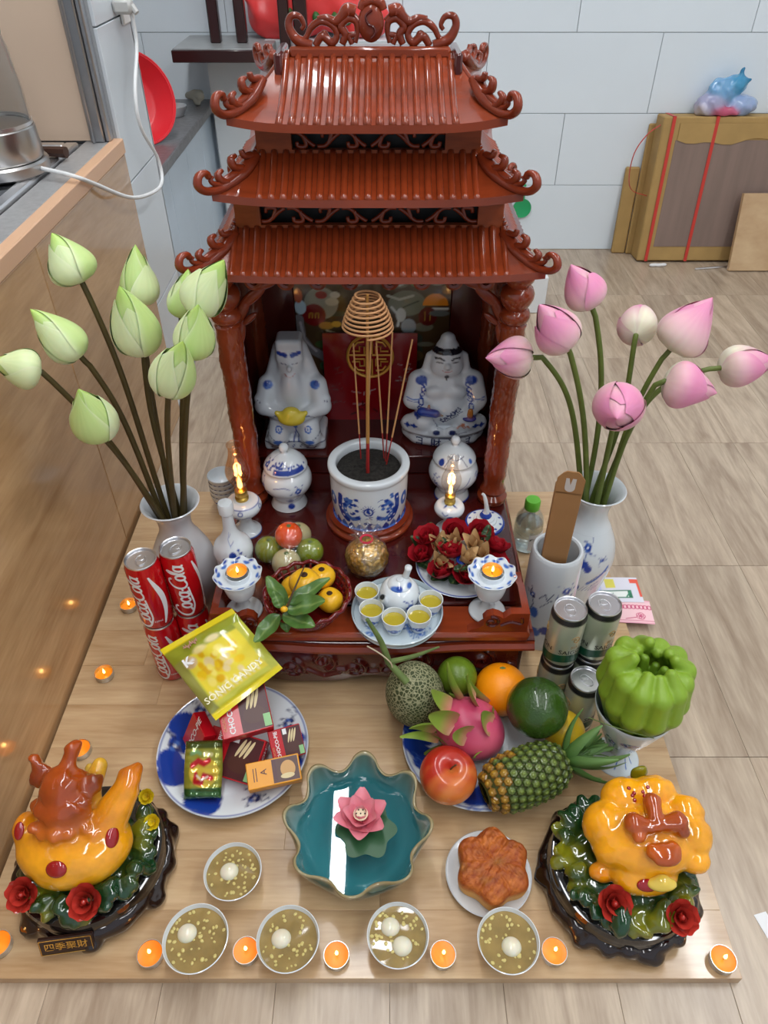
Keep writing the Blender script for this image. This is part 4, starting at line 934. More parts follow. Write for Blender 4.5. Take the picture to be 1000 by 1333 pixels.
def ex2(v, C):
    m = (np.abs(v[:, 2] - .2085) < .0055) & (np.hypot(v[:, 0], v[:, 1]) < .04); C[m] = (.012, .012, .02)
    for sx in (-1, 1):
        stroke(C, v, [(sx * .007, .193), (sx * .014, .1965), (sx * .022, .1945)], .0034, (.02, .02, .03)); stroke(C, v, [(sx * .008, .187), (sx * .014, .1885), (sx * .020, .187)], .0016, (.02, .02, .03))
        spot(C, v, (sx * .046, -.02, .146), (.011, .03, .009), BLUE, .01); 
        for i in range(5): 
            z0 = .138 - i * .011; d = np.hypot(v[:, 0] - sx * (.040 + .002 * i), v[:, 2] - z0); C[(np.abs(d - .004) < .0012) & (v[:, 1] < .005)] = BLUE
        stroke(C, v, [(sx * .05, .108), (sx * .06, .107), (sx * .072, .110)], .0022, BLUE2); stroke(C, v, [(sx * .05, .104), (sx * .06, .103), (sx * .072, .105)], .0012, BLUE)
        for (a, b) in ((.052, .074), (.058, .052), (.07, .05)): spot(C, v, (sx * a, -.05, b), (.007, .05, .003), BLUE, 0); spot(C, v, (sx * a, -.05, b), (.003, .05, .006), BLUE, 0)
    spot(C, v, (-.016, -.066, .043), (.007, .02, .006), INK, 0); spot(C, v, (.014, -.066, .043), (.007, .02, .006), INK, 0)
    stroke(C, v, [(.014, .043), (.026, .038), (.042, .039)], .0014, INK)
    spot(C, v, (0, -.03, .157), (.0045, .03, .005), (.02, .02, .03), 0); stroke(C, v, [(0, .157), (0, .149)], .003, (.02, .02, .03))
    stroke(C, v, [(-.008, .172), (-.004, .1695), (.004, .1695), (.008, .172)], .0012, (.4, .1, .09)); stroke(C, v, [(-.007, .1765), (0, .1755), (.007, .1765)], .0014, (.12, .1, .1))
    for i in range(4):
        a, b = -.004 + .009 * i, .068 + .007 * i; d = np.hypot((v[:, 0] - a), v[:, 2] - b); C[(np.abs(d - .0045) < .0011) & (v[:, 1] < 0)] = INK
    for q in ([(-.010, .066), (.0, .072), (.024, .092)], [(-.004, .06), (.012, .070), (.032, .086)]): stroke(C, v, q, .0014, INK)
    stroke(C, v, [(.024, .05), (.03, .056), (.036, .05), (.042, .056), (.046, .05)], .003, L((190, 120, 90))); spot(C, v, (.034, -.05, .058), (.004, .05, .004), L((190, 120, 90)), 0)
    stroke(C, v, [(-.085, .028), (-.05, .025), (0, .024), (.05, .025), (.085, .028)], .0014, INK)
    stroke(C, v, [(-.026, .082), (-.022, .066), (-.014, .05)], .0012, INK)
    return C
s2 = statue(578, 561, 'laughing pot-bellied porcelain figure seated on an oval base with black headband', pr2, ex2, 1.0)
v, f, c_ = SD([('c', ((-.044, -.058, .092), (-.020, -.060, .088), .010, .009), BLUE), ('c', ((-.014, -.06, .086), (-.006, -.06, .083), .004, .002), L((200, 170, 120))), ('e', ((-.032, -.058, .104), (.003, .003, .005)), L((190, 140, 90)))], .0018, .003)
mk('blue_scroll', (v, f), 'porcelain', s2, col=c_, ang=180)['label'] = 'dark blue scroll held in one hand'
v, f, c_ = SD([('c', ((.045, -.056, .082), (.045, -.058, .094), .006, .005), L((190, 120, 50))), ('e', ((.045, -.052, .072), (.013, .010, .006)), BLUE)], .0018, .002)
mk('brown_flask', (v, f), 'porcelain', s2, col=c_, ang=180)['label'] = 'small brown flask held in the other hand'
s2.scale = (1.10, .84, 1.0); s2.location = (.126, 1.304, .2156); s1.location = (-.186, s1.location.y, .2156)
cs = '日財進主'; g = []
for i, ch in enumerate(cs):
    tv, tf = text2d(ch, .020, bold=.01); a = -.62 + i * .42
    aa = a + tv[:, 0] / .075; g.append((np.stack([np.sin(aa) * .0815, .004 - np.cos(aa) * .0635, .014 + tv[:, 1]], 1), tf))
mk('painted_characters', cat(*g), mat('ink_blue', INK, rough=.2), s2, smooth=False)
# ---- small glass oil lamps
mat('lamp_glass', (1, .96, .92), rough=.0, trans=1, ior=1.12); mat('wick_gold', (.55, .36, .08), rough=.35, metal=1)
def oil_lamp(px, py, lab, sc_, ops, watt, tint):
    q = at(px, py, DK); t = thing('oil_lamp', lab, 'oil lamp', q, 0, 'small porcelain oil lamps'); k = sc_
    pf = [(0, 0), (.026, 0), (.027, .003), (.020, .008), (.0125, .02), (.011, .034), (.014, .042), (.027, .049), (.033, .058), (.033, .066), (.027, .074), (.012, .077), (0, .077)]
    pot('porcelain_font', [(a * k, b * k) for a, b in pf], ops, t, 70, 112, Rref=.033)
    mk('burner_collar', xf(lathe([(0, .076), (.012, .076), (.0125, .082), (.010, .085), (.0115, .088), (.0115, .098), (.009, .1), (0, .1)], 32), scale=k), 'wick_gold', t)
    mk('glass_chimney', xf(lathe([(.0105, .098), (.0115, .10), (.013, .112), (.0205, .128), (.0225, .14), (.020, .153), (.0145, .168), (.0115, .182), (.0115, .192), (.0135, .198), (.0128, .1985), (.0106, .192), (.0106, .182), (.0136, .168), (.019, .153), (.0215, .14), (.0195, .128), (.0121, .112), (.0105, .1)], 32, 70), scale=k), film(tint[0], tint[1], .90, .03), t, ang=180)
    mk('flame', xf(lathe([(0, .100), (.0035, .104), (.0045, .110), (.003, .120), (0, .130)], 14, 14), scale=k), 'flame', t, ang=180)
    ld = bpy.data.lights.new('lamp_flame', 'POINT'); ld.energy = watt; ld.color = (1, .5, .18); ld.shadow_soft_size = .006
    lo = bpy.data.objects.new('lamp_flame', ld); COL.objects.link(lo); lo.parent = t; lo.location = (0, 0, .126 * k)
    return t
fo = [('band', .049, .0505, BLUE), ('band', .0735, .075, BLUE), ('line', [(-.028, .058), (-.018, .054), (-.01, .058), (0, .054), (.012, .058), (.02, .053), (.03, .058)], .0022, BLUE), ('ring', .0, .068, .004, .002, BLUE), ('ring', .045, .068, .004, .002, BLUE), ('ring', -.045, .068, .004, .002, BLUE), ('band', 0, .003, BLUE)]
oil_lamp(322, 690, 'oil lamp with tall amber-lit glass chimney beside the stack of small bowls', 1.03, fo, .10, ('amber_glass', (1, .86, .74)))
fo2 = [('band', .0735, .075, BLUE), ('blob', 0, .050, .008, .005, BLUE), ('line', [(-.02, .06), (-.012, .055), (-.006, .058)], .0018, BLUE), ('blob', -.022, .069, .007, .004, BLUE), ('blob', .022, .069, .007, .004, BLUE), ('blob', -.012, .012, .006, .008, BLUE)]
oil_lamp(583, 688, 'oil lamp with clear glass chimney standing before the right-hand lidded jar', .86, fo2, .10, ('clear_glass', (.97, .95, .93)))
bpy.data.objects['oil_lamp.001']['label'] = 'oil lamp with clear glass chimney behind the plate of red roses'
# ---- stack of small bowls beside the shrine
for i in range(5):
    q = at(295, 658, 0); bw = thing('rice_bowl', 'small blue-rimmed bowl in the nested stack beside the oil lamp' if i < 4 else 'top bowl of the nested stack beside the oil lamp', 'bowl', (q.x, q.y, .0005 + i * .0125), 0, 'nested small bowls')
    pot('bowl_wall', [(0, .004), (.014, .004), (.0145, 0), (.0165, 0), (.017, .005), (.026, .018), (.031, .034), (.0318, .042), (.0305, .042), (.029, .034), (.024, .019), (.014, .009), (0, .008)], [('line', [(-.09 + .006 * j, .024 + .006 * (j % 2)) for j in range(31)], .005, BLUE), ('band', .008, .011, BLUE)], bw, 60, 64, .5)
# ---- bottle vase with stopper
q = at(313, 735, DK); q.x = -.2755; q.y += .007
bv = thing('bottle_vase', 'slim white porcelain wine bottle with blue flower and round white stopper', 'bottle', q)
pot('bottle_body', [(0, 0), (.030, 0), (.032, .003), (.034, .02), (.036, .034), (.032, .050), (.020, .066), (.0125, .082), (.0105, .10), (.010, .118), (.0115, .120), (.0115, .122), (0, .122)], flower_ops(.006, .036, .019, 21) + [('blob', .006, .046, .007, .007, BLUE), ('blob', -.006, .036, .007, .006, BLUE), ('blob', .018, .036, .007, .006, BLUE), ('blob', .006, .032, .006, .006, BLUE2)] + [('line', [(.004, .06), (-.004, .072), (.002, .085)], .0012, BLUE2), ('line', [(.004, .062), (.014, .068)], .001, BLUE), ('line', [(.0, .075), (.008, .082)], .001, BLUE)], bv, 80, 128, Rref=.034)
mk('stopper', lathe([(.0115, .122), (.0135, .123), (.0138, .140), (.012, .144), (0, .145)], 32), 'white_porcelain', bv)
# ---- candle stands
def scallop(prof, seg, n, amp, lobes, rmin):
    (v, f), a, z, r = lathe(prof, seg, n, ret=True); k = np.clip((r - rmin) / (max(p[0] for p in prof) - rmin), 0, 1); v[:, 2] += amp * np.cos(a * lobes) * k; s = 1 + .03 * np.cos(a * lobes) * k
    v[:, 0] *= s; v[:, 1] *= s; return (v, f), a, r
mat('wax_orange', L((255, 140, 20)), rough=.35, sss=.6); mat('tin', (.7, .69, .66), rough=.3, metal=1); mat('wax_gold', L((230, 150, 30)), rough=.15, sss=.4, coat=.6)
def tealight(loc, lab, burnt=False, r=.0185, watt=.02, glow=True):
    t = thing('tealight', lab, 'tealight', loc, 0, 'tealights'); k = r / .0185
    mk('tin_cup', xf(lathe([(0, 0), (.0178, 0), (.0185, .001), (.0187, .0135), (.0192, .0145), (.0185, .0145), (.018, .0035), (0, .003)], 36), scale=k), 'tin', t)
    zt = .0125 if not burnt else .006
    (v, f), a, z, rr_ = lathe([(.0182, zt + .0006), (.012, zt - .0002), (.004, zt - .0006), (0, zt - .0006)], 36, 14, ret=True)
    mk('wax', (v * k, f), 'wax_orange' if not burnt else 'wax_gold', t, ang=180)
    mk('wick', xf(tube([(0, 0, zt - .001), (.0006, 0, zt + .006)], .0007, 6), scale=k), 'black', t)
    mk('flame', xf(lathe([(0, zt + .003), (.0022, zt + .006), (.0026, zt + .009), (.0016, zt + .014), (0, zt + .019)], 12, 12), scale=k, loc=(.0006, 0, 0)), 'flame', t, ang=180)
    ld = bpy.data.lights.new('candle_flame', 'POINT'); ld.energy = watt; ld.color = (1, .5, .15); ld.shadow_soft_size = .003
    lo = bpy.data.objects.new('candle_flame', ld); COL.objects.link(lo); lo.parent = t; lo.location = (0, 0, (zt + .013) * k)
    return t
def candle_stand(px, py, h, lab, lab2):
    q = at(px, py, DK); t = thing('candle_stand', lab, 'candle stand', q, 0, 'porcelain candle stands'); k = h / .100
    mk('foot_stem', lathe([(0, 0), (.030, 0), (.031, .003), (.028, .006), (.014, .012), (.0105, .022), (.012, .032), (.022, .044), (.0265, .06), (.027, .074 * k), (.022, .082 * k), (0, .084 * k)], 56, 60), 'white_porcelain', t, ang=180)
    (v, f), a, r = scallop([(0, .080 * k), (.02, .081 * k), (.034, .088 * k), (.0395, .094 * k), (.0395, .0955 * k), (.033, .091 * k), (.022, .0865 * k), (.0205, .088 * k), (.0205, .096 * k), (.0195, .0965 * k), (.019, .088 * k), (0, .088 * k)], 160, 80, .0016, 10, .024)
    u = a * .032; ops = []
    for i in range(10): ops += [('blob', -PI * .032 + (i + .5) * 2 * PI * .032 / 10, .0325, .006, .0028, BLUE2), ('blob', -PI * .032 + (i + .2) * 2 * PI * .032 / 10, .037, .004, .0018, BLUE)]
    mk('petal_dish', (v, f), 'porcelain', t, col=paint(u, r, ops, WHITE), ang=60)
    tealight((q.x, q.y, q.z + .0885 * k), lab2, True, .0168, .03)
    return t
candle_stand(318, 794, .095, 'white porcelain candle stand with scalloped dish before the slim bottle', 'burning tealight in the scalloped stand before the slim bottle')
candle_stand(634, 795, .099, 'white porcelain candle stand with scalloped dish beside the plate of red roses', 'burning tealight in the scalloped stand beside the red roses')
# ---- small blue-rimmed pot with a twisted white candle at the right pillar
q = at(629, 699, DK)
wj = thing('small_pot', 'small pot with wide blue-rimmed lid and twisted white handle behind the roses', 'pot', q)
pot('pot_body', [(0, 0), (.018, 0), (.02, .004), (.022, .02), (.024, .032), (.0, .033)], [('band', .0, .004, BLUE)], wj, 40, 64)
(v, f), a, z, r = lathe([(.020, .032), (.036, .034), (.0375, .037), (.036, .040), (.026, .042), (.022, .043), (.021, .047), (.017, .0475), (.016, .051), (.010, .053), (.006, .060), (0, .062)], 112, 70, ret=True)
ops = [('band', .0335, .05, BLUE)] + [('blob', -.0375 * PI + i * .0375 * PI / 5, .0295, .0035, .0028, BLUE) for i in range(10)]
mk('lid', (v, f), 'porcelain', wj, col=paint(a * .0375, r, ops, WHITE, .0006), ang=60)
mk('knob_ring', lathe([(.0105, .0535), (.0115, .056), (.008, .062), (0, .063)], 24), mat('navy', BLUE, rough=.2), wj)
mk('twisted_handle', tube([(0, 0, .060), (.001, 0, .066), (-.002, 0, .085), (-.006, .002, .100), (-.010, .002, .106)], [.007, .0045, .0038, .0035, .0025], 8, n=20), 'white_porcelain', wj)
# ---- gold nugget ball in cellophane
q = at(478, 742, DK)
gn = thing('gold_candy_bag', 'round clear bag of gold nuggets tied with a red ribbon before the incense pot', 'bag', q)
v, f = uvsphere(.039, .037, .036, 120, 80); nn = noise3(v, 480, 2) + noise3(v, 900, 3) * .6; v = v * (1 + .035 * nn)[:, None]; v[:, 2] = np.maximum(v[:, 2] + .0345, .0015)
mk('gold_nuggets', (v, f), mat('nugget_gold', (.62, .40, .10), rough=.28, metal=.75, noise=(170, .6)), gn, ang=180, kind='stuff')
(v, f), a, z, r = lathe([(.018, .002), (.036, .012), (.0412, .034), (.036, .056), (.022, .071), (.010, .077), (.012, .080), (.021, .090), (.026, .097)], 72, 60, ret=True); k = np.clip((z - .078) / .02, 0, 1)
v[:, 2] += k * .005 * np.sin(a * 5); s = 1 + k * .28 * np.sin(a * 9); v[:, 0] *= s; v[:, 1] *= s
mk('cellophane', (v, f), film('cellophane', (1, .97, .94), .80, .06, 90), gn, ang=180)
mk('ribbon', tube([(math.sin(a) * .0105, -math.cos(a) * .0105, .0775) for a in np.linspace(0, 2 * PI, 25)], .0022, 6, cap=False), mat('ribbon_red', L((200, 50, 70)), rough=.4), gn)
# ---- tea tray, pot and cups
q = at(517, 800, DK)
tr = thing('tea_tray', 'round pale blue porcelain tray carrying the teapot and five cups', 'tray', q)
ops = []
for i in range(9): ops += flower_ops(RNG.uniform(-.05, .05), RNG.uniform(-.05, .05), .012, 50 + i, L((70, 110, 170)))
dish('tray_dish', [(0, 0), (.07, 0), (.0735, .002), (.0775, .013), (.0785, .014), (.0765, .0155), (.0735, .008), (.069, .005), (0, .005)], ops, tr, base=(.55, .64, .68))
tz = DK + .0052
cups = [(478, 786), (484, 809), (513, 820), (545, 817), (560, 797)]
labs = ['small cup of yellow tea on the tray, closest to the bag of gold nuggets', 'small cup of yellow tea on the tray, second from the bag of gold nuggets', 'small cup of yellow tea on the tray, middle one of the five', 'small cup of yellow tea on the tray, second from the plate of roses', 'small cup of yellow tea on the tray, closest to the plate of roses']
mat('tea', L((176, 158, 50)), rough=.04, coat=.5)
for (cx, cy), lb in zip(cups, labs):
    q = at(cx, cy, tz); c = thing('tea_cup', lb, 'tea cup', q, 0, 'tea cups on the round tray')
    pot('cup_wall', [(0, .002), (.011, .002), (.0115, 0), (.013, 0), (.0135, .004), (.018, .016), (.0205, .030), (.0208, .034), (.0196, .034), (.0185, .028), (.016, .014), (.011, .006), (0, .005)], [('line', [(-.065 + .005 * i, .010 + .006 * (i % 2)) for i in range(27)], .004, BLUE2), ('blob', .0, .014, .008, .007, BLUE), ('blob', .03, .014, .008, .007, BLUE), ('blob', -.03, .014, .008, .007, BLUE)], c, 60, 64, .52)
    mk('tea', lathe([(.0178, .0245), (.01, .0245), (0, .0245)], 40), 'tea', c)
q = at(520, 786, tz)
tpot = thing('teapot', 'round white porcelain teapot with blue brushwork and upright handle on the tray', 'teapot', q, -.35)
ops = flower_ops(.03, .024, .012, 31) + flower_ops(.055, .022, .010, 32) + flower_ops(-.05, .022, .010, 33) + [('line', [(.01, .01), (.03, .014), (.05, .008)], .002, BLUE2)]
pot('pot_body', [(0, 0), (.020, 0), (.024, .003), (.033, .016), (.035, .028), (.030, .042), (.020, .050), (.0, .051)], ops, tpot, 70, 128, Rref=.035)
pot('lid', [(.021, .049), (.020, .052), (.014, .057), (.006, .060), (.0055, .062), (0, .063)], [('blob', .0, .053, .012, .004, BLUE2), ('blob', .006, .055, .006, .003, BLUE), ('blob', .03, .054, .008, .003, BLUE2)], tpot, 40, 96, Rref=.02)
mk('spout', tube([(-.013, -.024, .024), (-.017, -.031, .036), (-.019, -.035, .046)], [.009, .007, .0055], 16, n=14, cap=False), 'white_porcelain', tpot, ang=180)
mk('spout_hole', xf(lathe([(0, 0), (.0042, 0)], 16), M=Matrix.Translation((-.0189, -.0348, .0456)) @ frame((-.27, -.48, .83)).to_4x4()), 'black', tpot)
mk('handle', tube([(.006, .012, .058), (.010, .010, .075), (.012, .008, .086)], [.0058, .0055, .0062], 14, n=12), 'white_porcelain', tpot, ang=180)
# ================================================================== vases, lotus, cans and boxes on the board
VP = [(.0, 0), (.038, 0), (.041, .004), (.043, .018), (.050, .054), (.0590, .104), (.0615, .134), (.056, .167), (.043, .199), (.033, .220), (.0295, .237), (.0315, .255), (.039, .274), (.0515, .288), (.0515, .2905), (.047, .288), (.036, .273), (.0285, .254), (.0265, .237), (.03, .22), (.040, .199), (.0, .185)]
def vase(px, py, lab, ops):
    q = at(px, py, .289); q.z = 0
    t = thing('porcelain_vase', lab, 'vase', q); pot('vase_body', VP, ops, t, 130, 160, .66, base=(.64, .68, .71), Rref=.068, soft=.001).scale = (1, 1, 1); return t
vL = vase(221, 653, 'tall plain white porcelain vase holding green lotus buds', [])
o = flower_ops(-.012, .185, .016, 61) + [('blob', -.018, .150, .014, .010, BLUE), ('blob', -.004, .140, .008, .009, BLUE), ('line', [(-.03, .11), (-.02, .14), (-.012, .175)], .002, BLUE)] + flower_ops(.025, .158, .009, 62) + [('line', [(.004, .098), (.022, .112), (.045, .135)], .007, BLUE2), ('line', [(0, .10), (.02, .118), (.05, .128)], .0018, BLUE), ('line', [(.015, .09), (.03, .1)], .0015, BLUE)] + [('line', [(-.02 + .008 * i, .075), (-.012 + .01 * i, .09)], .0012, BLUE) for i in range(6)] + [('blob', -.022, .085, .010, .012, BLUE), ('blob', -.04, .1, .012, .008, BLUE2)]
vR = vase(778, 635, 'tall white porcelain vase with blue lotus painting holding pink lotus buds', o)
# ---- lotus buds: an inner bud wrapped by overlapping petals on a bent stem
GA, GB, GC = L((236, 240, 205)), L((176, 210, 100)), L((120, 165, 60))
PA, PB, PC_ = L((225, 222, 196)), L((222, 140, 176)), L((196, 96, 142))
mat('stem_brown', L((74, 62, 30)), rough=.5, noise=(40, .2)); mat('stem_green', L((92, 106, 44)), rough=.5, noise=(40, .2))
def bud_prof(t, fat=1.0): return np.sin(PI * np.clip(t, 0, 1) ** .62) ** .85 * (1 - .18 * t) * fat
def lotus(base, tip, wpx, pts, vase_o, pal, lab, seed, stemm, r_st=.0048, green=False):
    rs = np.random.default_rng(seed); base = Vector(base); tip = Vector(tip); ax = tip - base; Ln = ax.length
    W = wpx * mpp(base) / 2
    root = Vector(pts[0])
    t = thing('lotus_flower', lab, 'lotus', root, 0, 'green lotus buds' if green else 'pink lotus buds')
    mk('stem', tube([tuple(Vector(p) - root) for p in pts] + [tuple(base - root + ax * .03)], [r_st * 1.05, r_st, r_st * .9], 10), stemm, t, ang=180)
    Mx = Matrix.Translation(base - root) @ frame(ax).to_4x4() @ Matrix.Rotation(rs.uniform(0, 6), 4, 'Z')
    A_, B_, C_ = (np.array(c) for c in pal)
    tt = np.linspace(0.0, 1, 26); a = np.linspace(0, 2 * PI, 28, endpoint=False)
    rad = bud_prof(tt) * W
    P = np.stack([np.cos(a)[:, None] * rad, np.sin(a)[:, None] * rad, np.tile(tt * Ln, (28, 1))], -1)
    v, f = grid(P, closeu=True); tv = np.tile(tt, 28); col = A_ * (1 - tv[:, None]) + B_ * tv[:, None]
    mk('inner_bud', xf((v, f), M=Mx), 'petal', t, col=col, ang=180)
    n = 5
    for i in range(n):
        a0 = i * 2 * PI / n * 2 + rs.normal() * .15; hgt = [.78, 1.0, .86, .98, .70][i]; wid = 1.25 + .25 * rs.random()
        u = np.linspace(0, 1, 22); s = np.linspace(-1, 1, 17); U, S = np.meshgrid(u, s, indexing='ij')
        half = wid * np.clip(1 - U ** 2.4, 0.0, 1) ** .75
        th = a0 + S * half; rr_ = bud_prof(U * hgt) * W * (1.03 + .030 * i) + .0008 + .0009 * i * (1 - U) + .004 * np.clip(U - .75, 0, 1) * (hgt < .9)
        Pp = np.stack([np.cos(th) * rr_, np.sin(th) * rr_, U * hgt * Ln + .0 * S], -1)
        w1 = np.clip(U.ravel() * 1.2 + .12 * rs.normal(), 0, 1)[:, None]; vein = (.5 + .5 * np.cos(S.ravel() * 22))[:, None] * .10
        edge = np.clip((np.abs(S.ravel()) - .8) / .2, 0, 1)[:, None]
        if green: c = C_ * (1 - w1) * .5 * (i % 2) + B_ * (1 - .5 * (1 - w1) * (i % 2)); k_ = np.clip(.12 + .5 * (i % 2) + .0 * w1, 0, 1); c = A_ * (1 - k_) * (1 - .3 * w1) + B_ * (k_ + (1 - k_) * .3 * w1); c = c * (1 - vein) + C_ * vein; c = c * (1 - .5 * edge) + A_ * .5 * edge
        else: c = A_ * (1 - w1) ** 1.3 + B_ * (1 - (1 - w1) ** 1.3); c = c * (1 - vein) + C_ * vein; c = c * (1 - .2 * edge) + C_ * .2 * edge
        mk('petal', xf(grid(Pp), M=Mx), 'petal', t, col=c, ang=180)
    return t
YL = vL.location.y; YR = vR.location.y
GL = [  # tip px, base px, width, dY base, dY tip, path px list, look
    ((67, 303), (107, 368), 54, .05, .06, [(150, 460), (190, 585)], 'green lotus bud with ragged outer petal, on the tall stem behind the others'),
    ((39, 402), (105, 464), 47, -.02, -.03, [(150, 520), (190, 605)], 'slender green lotus bud pointing left beside the wooden panel'),
    ((-14, 470), (54, 484), 45, -.06, -.08, [(95, 522), (150, 582)], 'lowest green lotus bud leaning furthest over the wooden panel'),
    ((176, 318), (184, 398), 42, .07, .09, [(190, 470), (207, 570)], 'pale upright green lotus bud half hidden behind a plumper one'),
    ((155, 372), (187, 457), 54, .0, -.03, [(195, 535), (213, 610)], 'plump bright green lotus bud in front of the pale upright one'),
    ((245, 350), (236, 412), 37, .034, .040, [(240, 480), (236, 580)], 'small pale lotus bud tucked behind the pair near the shrine roof'),
    ((292, 338), (254, 404), 50, -.004, -.012, [(248, 480), (238, 590)], 'pointed green lotus bud touching the lowest shrine eave'),
    ((258, 396), (250, 460), 47, -.05, -.07, [(243, 520), (234, 600)], 'round green lotus bud below the pointed one near the shrine'),
    ((238, 444), (220, 508), 50, -.100, -.130, [(217, 560), (220, 615)], 'stubby pale green lotus bud at the front of the bunch'),
    ((102, 506), (131, 566), 51, -.09, -.12, [(160, 598), (195, 632)], 'white-green lotus bud on the lowest short stem')]
def bunch(rows, vase_o, pal, stemm, seed, green):
    """stems leave the vase neck in their own places and are eased apart so that none runs through another"""
    V0 = np.array(vase_o.location); n = len(rows); Yv = vase_o.location.y
    B0 = np.array([atY(*r[1], Yv + r[3]) for r in rows]); B1 = np.array([atY(*r[0], Yv + r[4]) for r in rows]); W = np.array([r[2] * mpp(b) / 2 for r, b in zip(rows, B0)])
    sl = np.array([(math.cos(2 * PI * k / n) * .0188, math.sin(2 * PI * k / n) * .0188) for k in range(n)])
    off = (B0 - V0)[:, :2]; off = off - off.mean(0); want = off / (np.abs(off).max(0) + 1e-6) * .02
    perm = list(range(n)); cost = lambda p: sum(np.sum((sl[p[i]] - want[i]) ** 2) for i in range(n)); ok = True
    while ok:
        ok = False
        for i in range(n):
            for j in range(i):
                q = perm[:]; q[i], q[j] = q[j], q[i]
                if cost(q) < cost(perm) - 1e-9: perm = q; ok = True
    N = 44; L_ = []
    for i, r in enumerate(rows):
        s2_ = sl[perm[i]]; mids = [m_ for m_ in r[5] if m_[1] < 600]
        c0 = V0 + np.array((s2_[0], s2_[1], .237)); px = [np.array(atY(x, y, c0[1] + (Yv + r[3] - c0[1]) * (1 - (j + 1) / (len(mids) + 1.5)))) for j, (x, y) in enumerate(mids)][::-1]
        L_.append(smoothline([V0 + np.array((s2_[0] * .9, s2_[1] * .9, .1905)), c0] + px + [B0[i]], N))
    P = np.array(L_); fixed = np.zeros(N, bool); fixed[-3:] = True
    for it in range(160):
        for i in range(n):
            for j in range(i):
                D = P[i][:, None] - P[j][None]; d = np.linalg.norm(D, axis=-1); I, J = np.where(d < .0104)
                for a_, b_ in zip(I, J):
                    if fixed[a_] and fixed[b_]: continue
                    u = D[a_, b_] / (d[a_, b_] + 1e-9); m_ = (.0104 - d[a_, b_]) * .3; P[i, a_] += u * m_ * (not fixed[a_]); P[j, b_] -= u * m_ * (not fixed[b_])
        for i in range(n):                                     # keep clear of the other buds
            for j in range(n):
                if i == j: continue
                ba = B1[j] - B0[j]; t_ = np.clip(((P[i] - B0[j]) @ ba) / (ba @ ba), .04, 1); q = B0[j] + t_[:, None] * ba; d = P[i] - q; dd = np.linalg.norm(d, axis=1); R_ = bud_prof(t_) * W[j] * 1.16 + .0075
                h = (dd < R_) & ~fixed; P[i][h] += (d[h] / dd[h][:, None]) * ((R_ - dd)[h] * .4)[:, None]
        P[:, 1:-3] = P[:, 1:-3] * .8 + .1 * (P[:, :-4] + P[:, 2:-2])
        zr = P[..., 2] - V0[2]; lim = np.interp(zr, [.185, .199, .22, .237, .254, .273, .288, .30], [.031, .032, .022, .0190, .021, .0285, .0395, 9]); rad = P[..., :2] - V0[:2]; rr_ = np.linalg.norm(rad, axis=-1); k_ = np.where(rr_ > lim, lim / (rr_ + 1e-9), 1); P[..., :2] = V0[:2] + rad * k_[..., None]
    for i, r in enumerate(rows):
        lotus(B0[i], B1[i], r[2], [tuple(p) for p in P[i]], vase_o, pal, r[6], seed + i, stemm, green=green)
bunch(GL, vL, (GA, GB, GC), 'stem_brown', 100, True)
PL = [((632, 466), (690, 465), 48, .0, -.02, [(722, 472), (746, 530), (758, 600)], 'pink lotus bud lying sideways against the shrine pillar'),
      ((702, 396), (738, 449), 52, -.02, -.03, [(752, 490), (762, 560)], 'plain pink lotus bud on the stem next to the shrine pillar'),
      ((743, 344), (770, 397), 46, .05, .05, [(784, 450), (780, 560)], 'topmost pink lotus bud on a bright green stem'),
      ((834, 398), (828, 436), 44, .06, .16, [(820, 480), (812, 540)], 'small cream lotus bud turned away showing its stem'),
      ((928, 387), (872, 456), 62, .02, .03, [(845, 490), (815, 560)], 'largest pink lotus bud with dark folded petal edges'),
      ((1012, 470), (938, 479), 47, .04, .05, [(895, 484), (850, 500), (815, 570)], 'pink lotus bud stretching out furthest over the bare floor'),
      ((934, 512), (866, 496), 54, -.04, -.05, [(845, 510), (812, 575)], 'deep pink lotus bud with curled edge below the largest one'),
      ((803, 545), (806, 522), 58, -.05, -.12, [(795, 570), (786, 605)], 'round pink lotus bud facing outwards with closed purple tip')]
bunch(PL, vR, (PA, PB, PC_), 'stem_green', 200, False)
# ---- drink cans
def can(name, loc, r, h, m, lab, cat_, grp, rot=0, band=None):
    t = thing(name, lab, cat_, loc, rot, grp); k = r / .028
    mk('can_body', lathe([(0, .004), (r * .80, .004), (r * .84, .0005), (r * .88, .001), (r, .010), (r, h - .014), (r * .90, h - .004), (r * .9, h - .003)], 56), m, t)
    mk('can_lid', lathe([(r * .9, h - .004), (r * .925, h - .001), (r * .90, h), (r * .86, h - .001), (r * .84, h - .006), (r * .80, h - .006), (r * .78, h - .0042), (0, h - .0042)], 56), 'steel', t)
    ring = tube([(math.sin(a) * r * .30, -math.cos(a) * r * .42 - r * .02, h - .0032) for a in np.linspace(0, 2 * PI, 25)], .0013, 6, cap=False)
    mk('pull_tab', cat(ring, xf(lathe([(0, 0), (r * .2, 0), (r * .2, .0012), (0, .0016)], 16), loc=(0, r * .16, h - .004)), box(-r * .2, r * .2, -r * .02, r * .2, h - .0038, h - .0026, .0005)), 'steel', t)
    return t
mat('can_red', L((196, 14, 24)), rough=.22, coat=.5, metal=.15); mat('print_white', (.78, .78, .78), rough=.3)
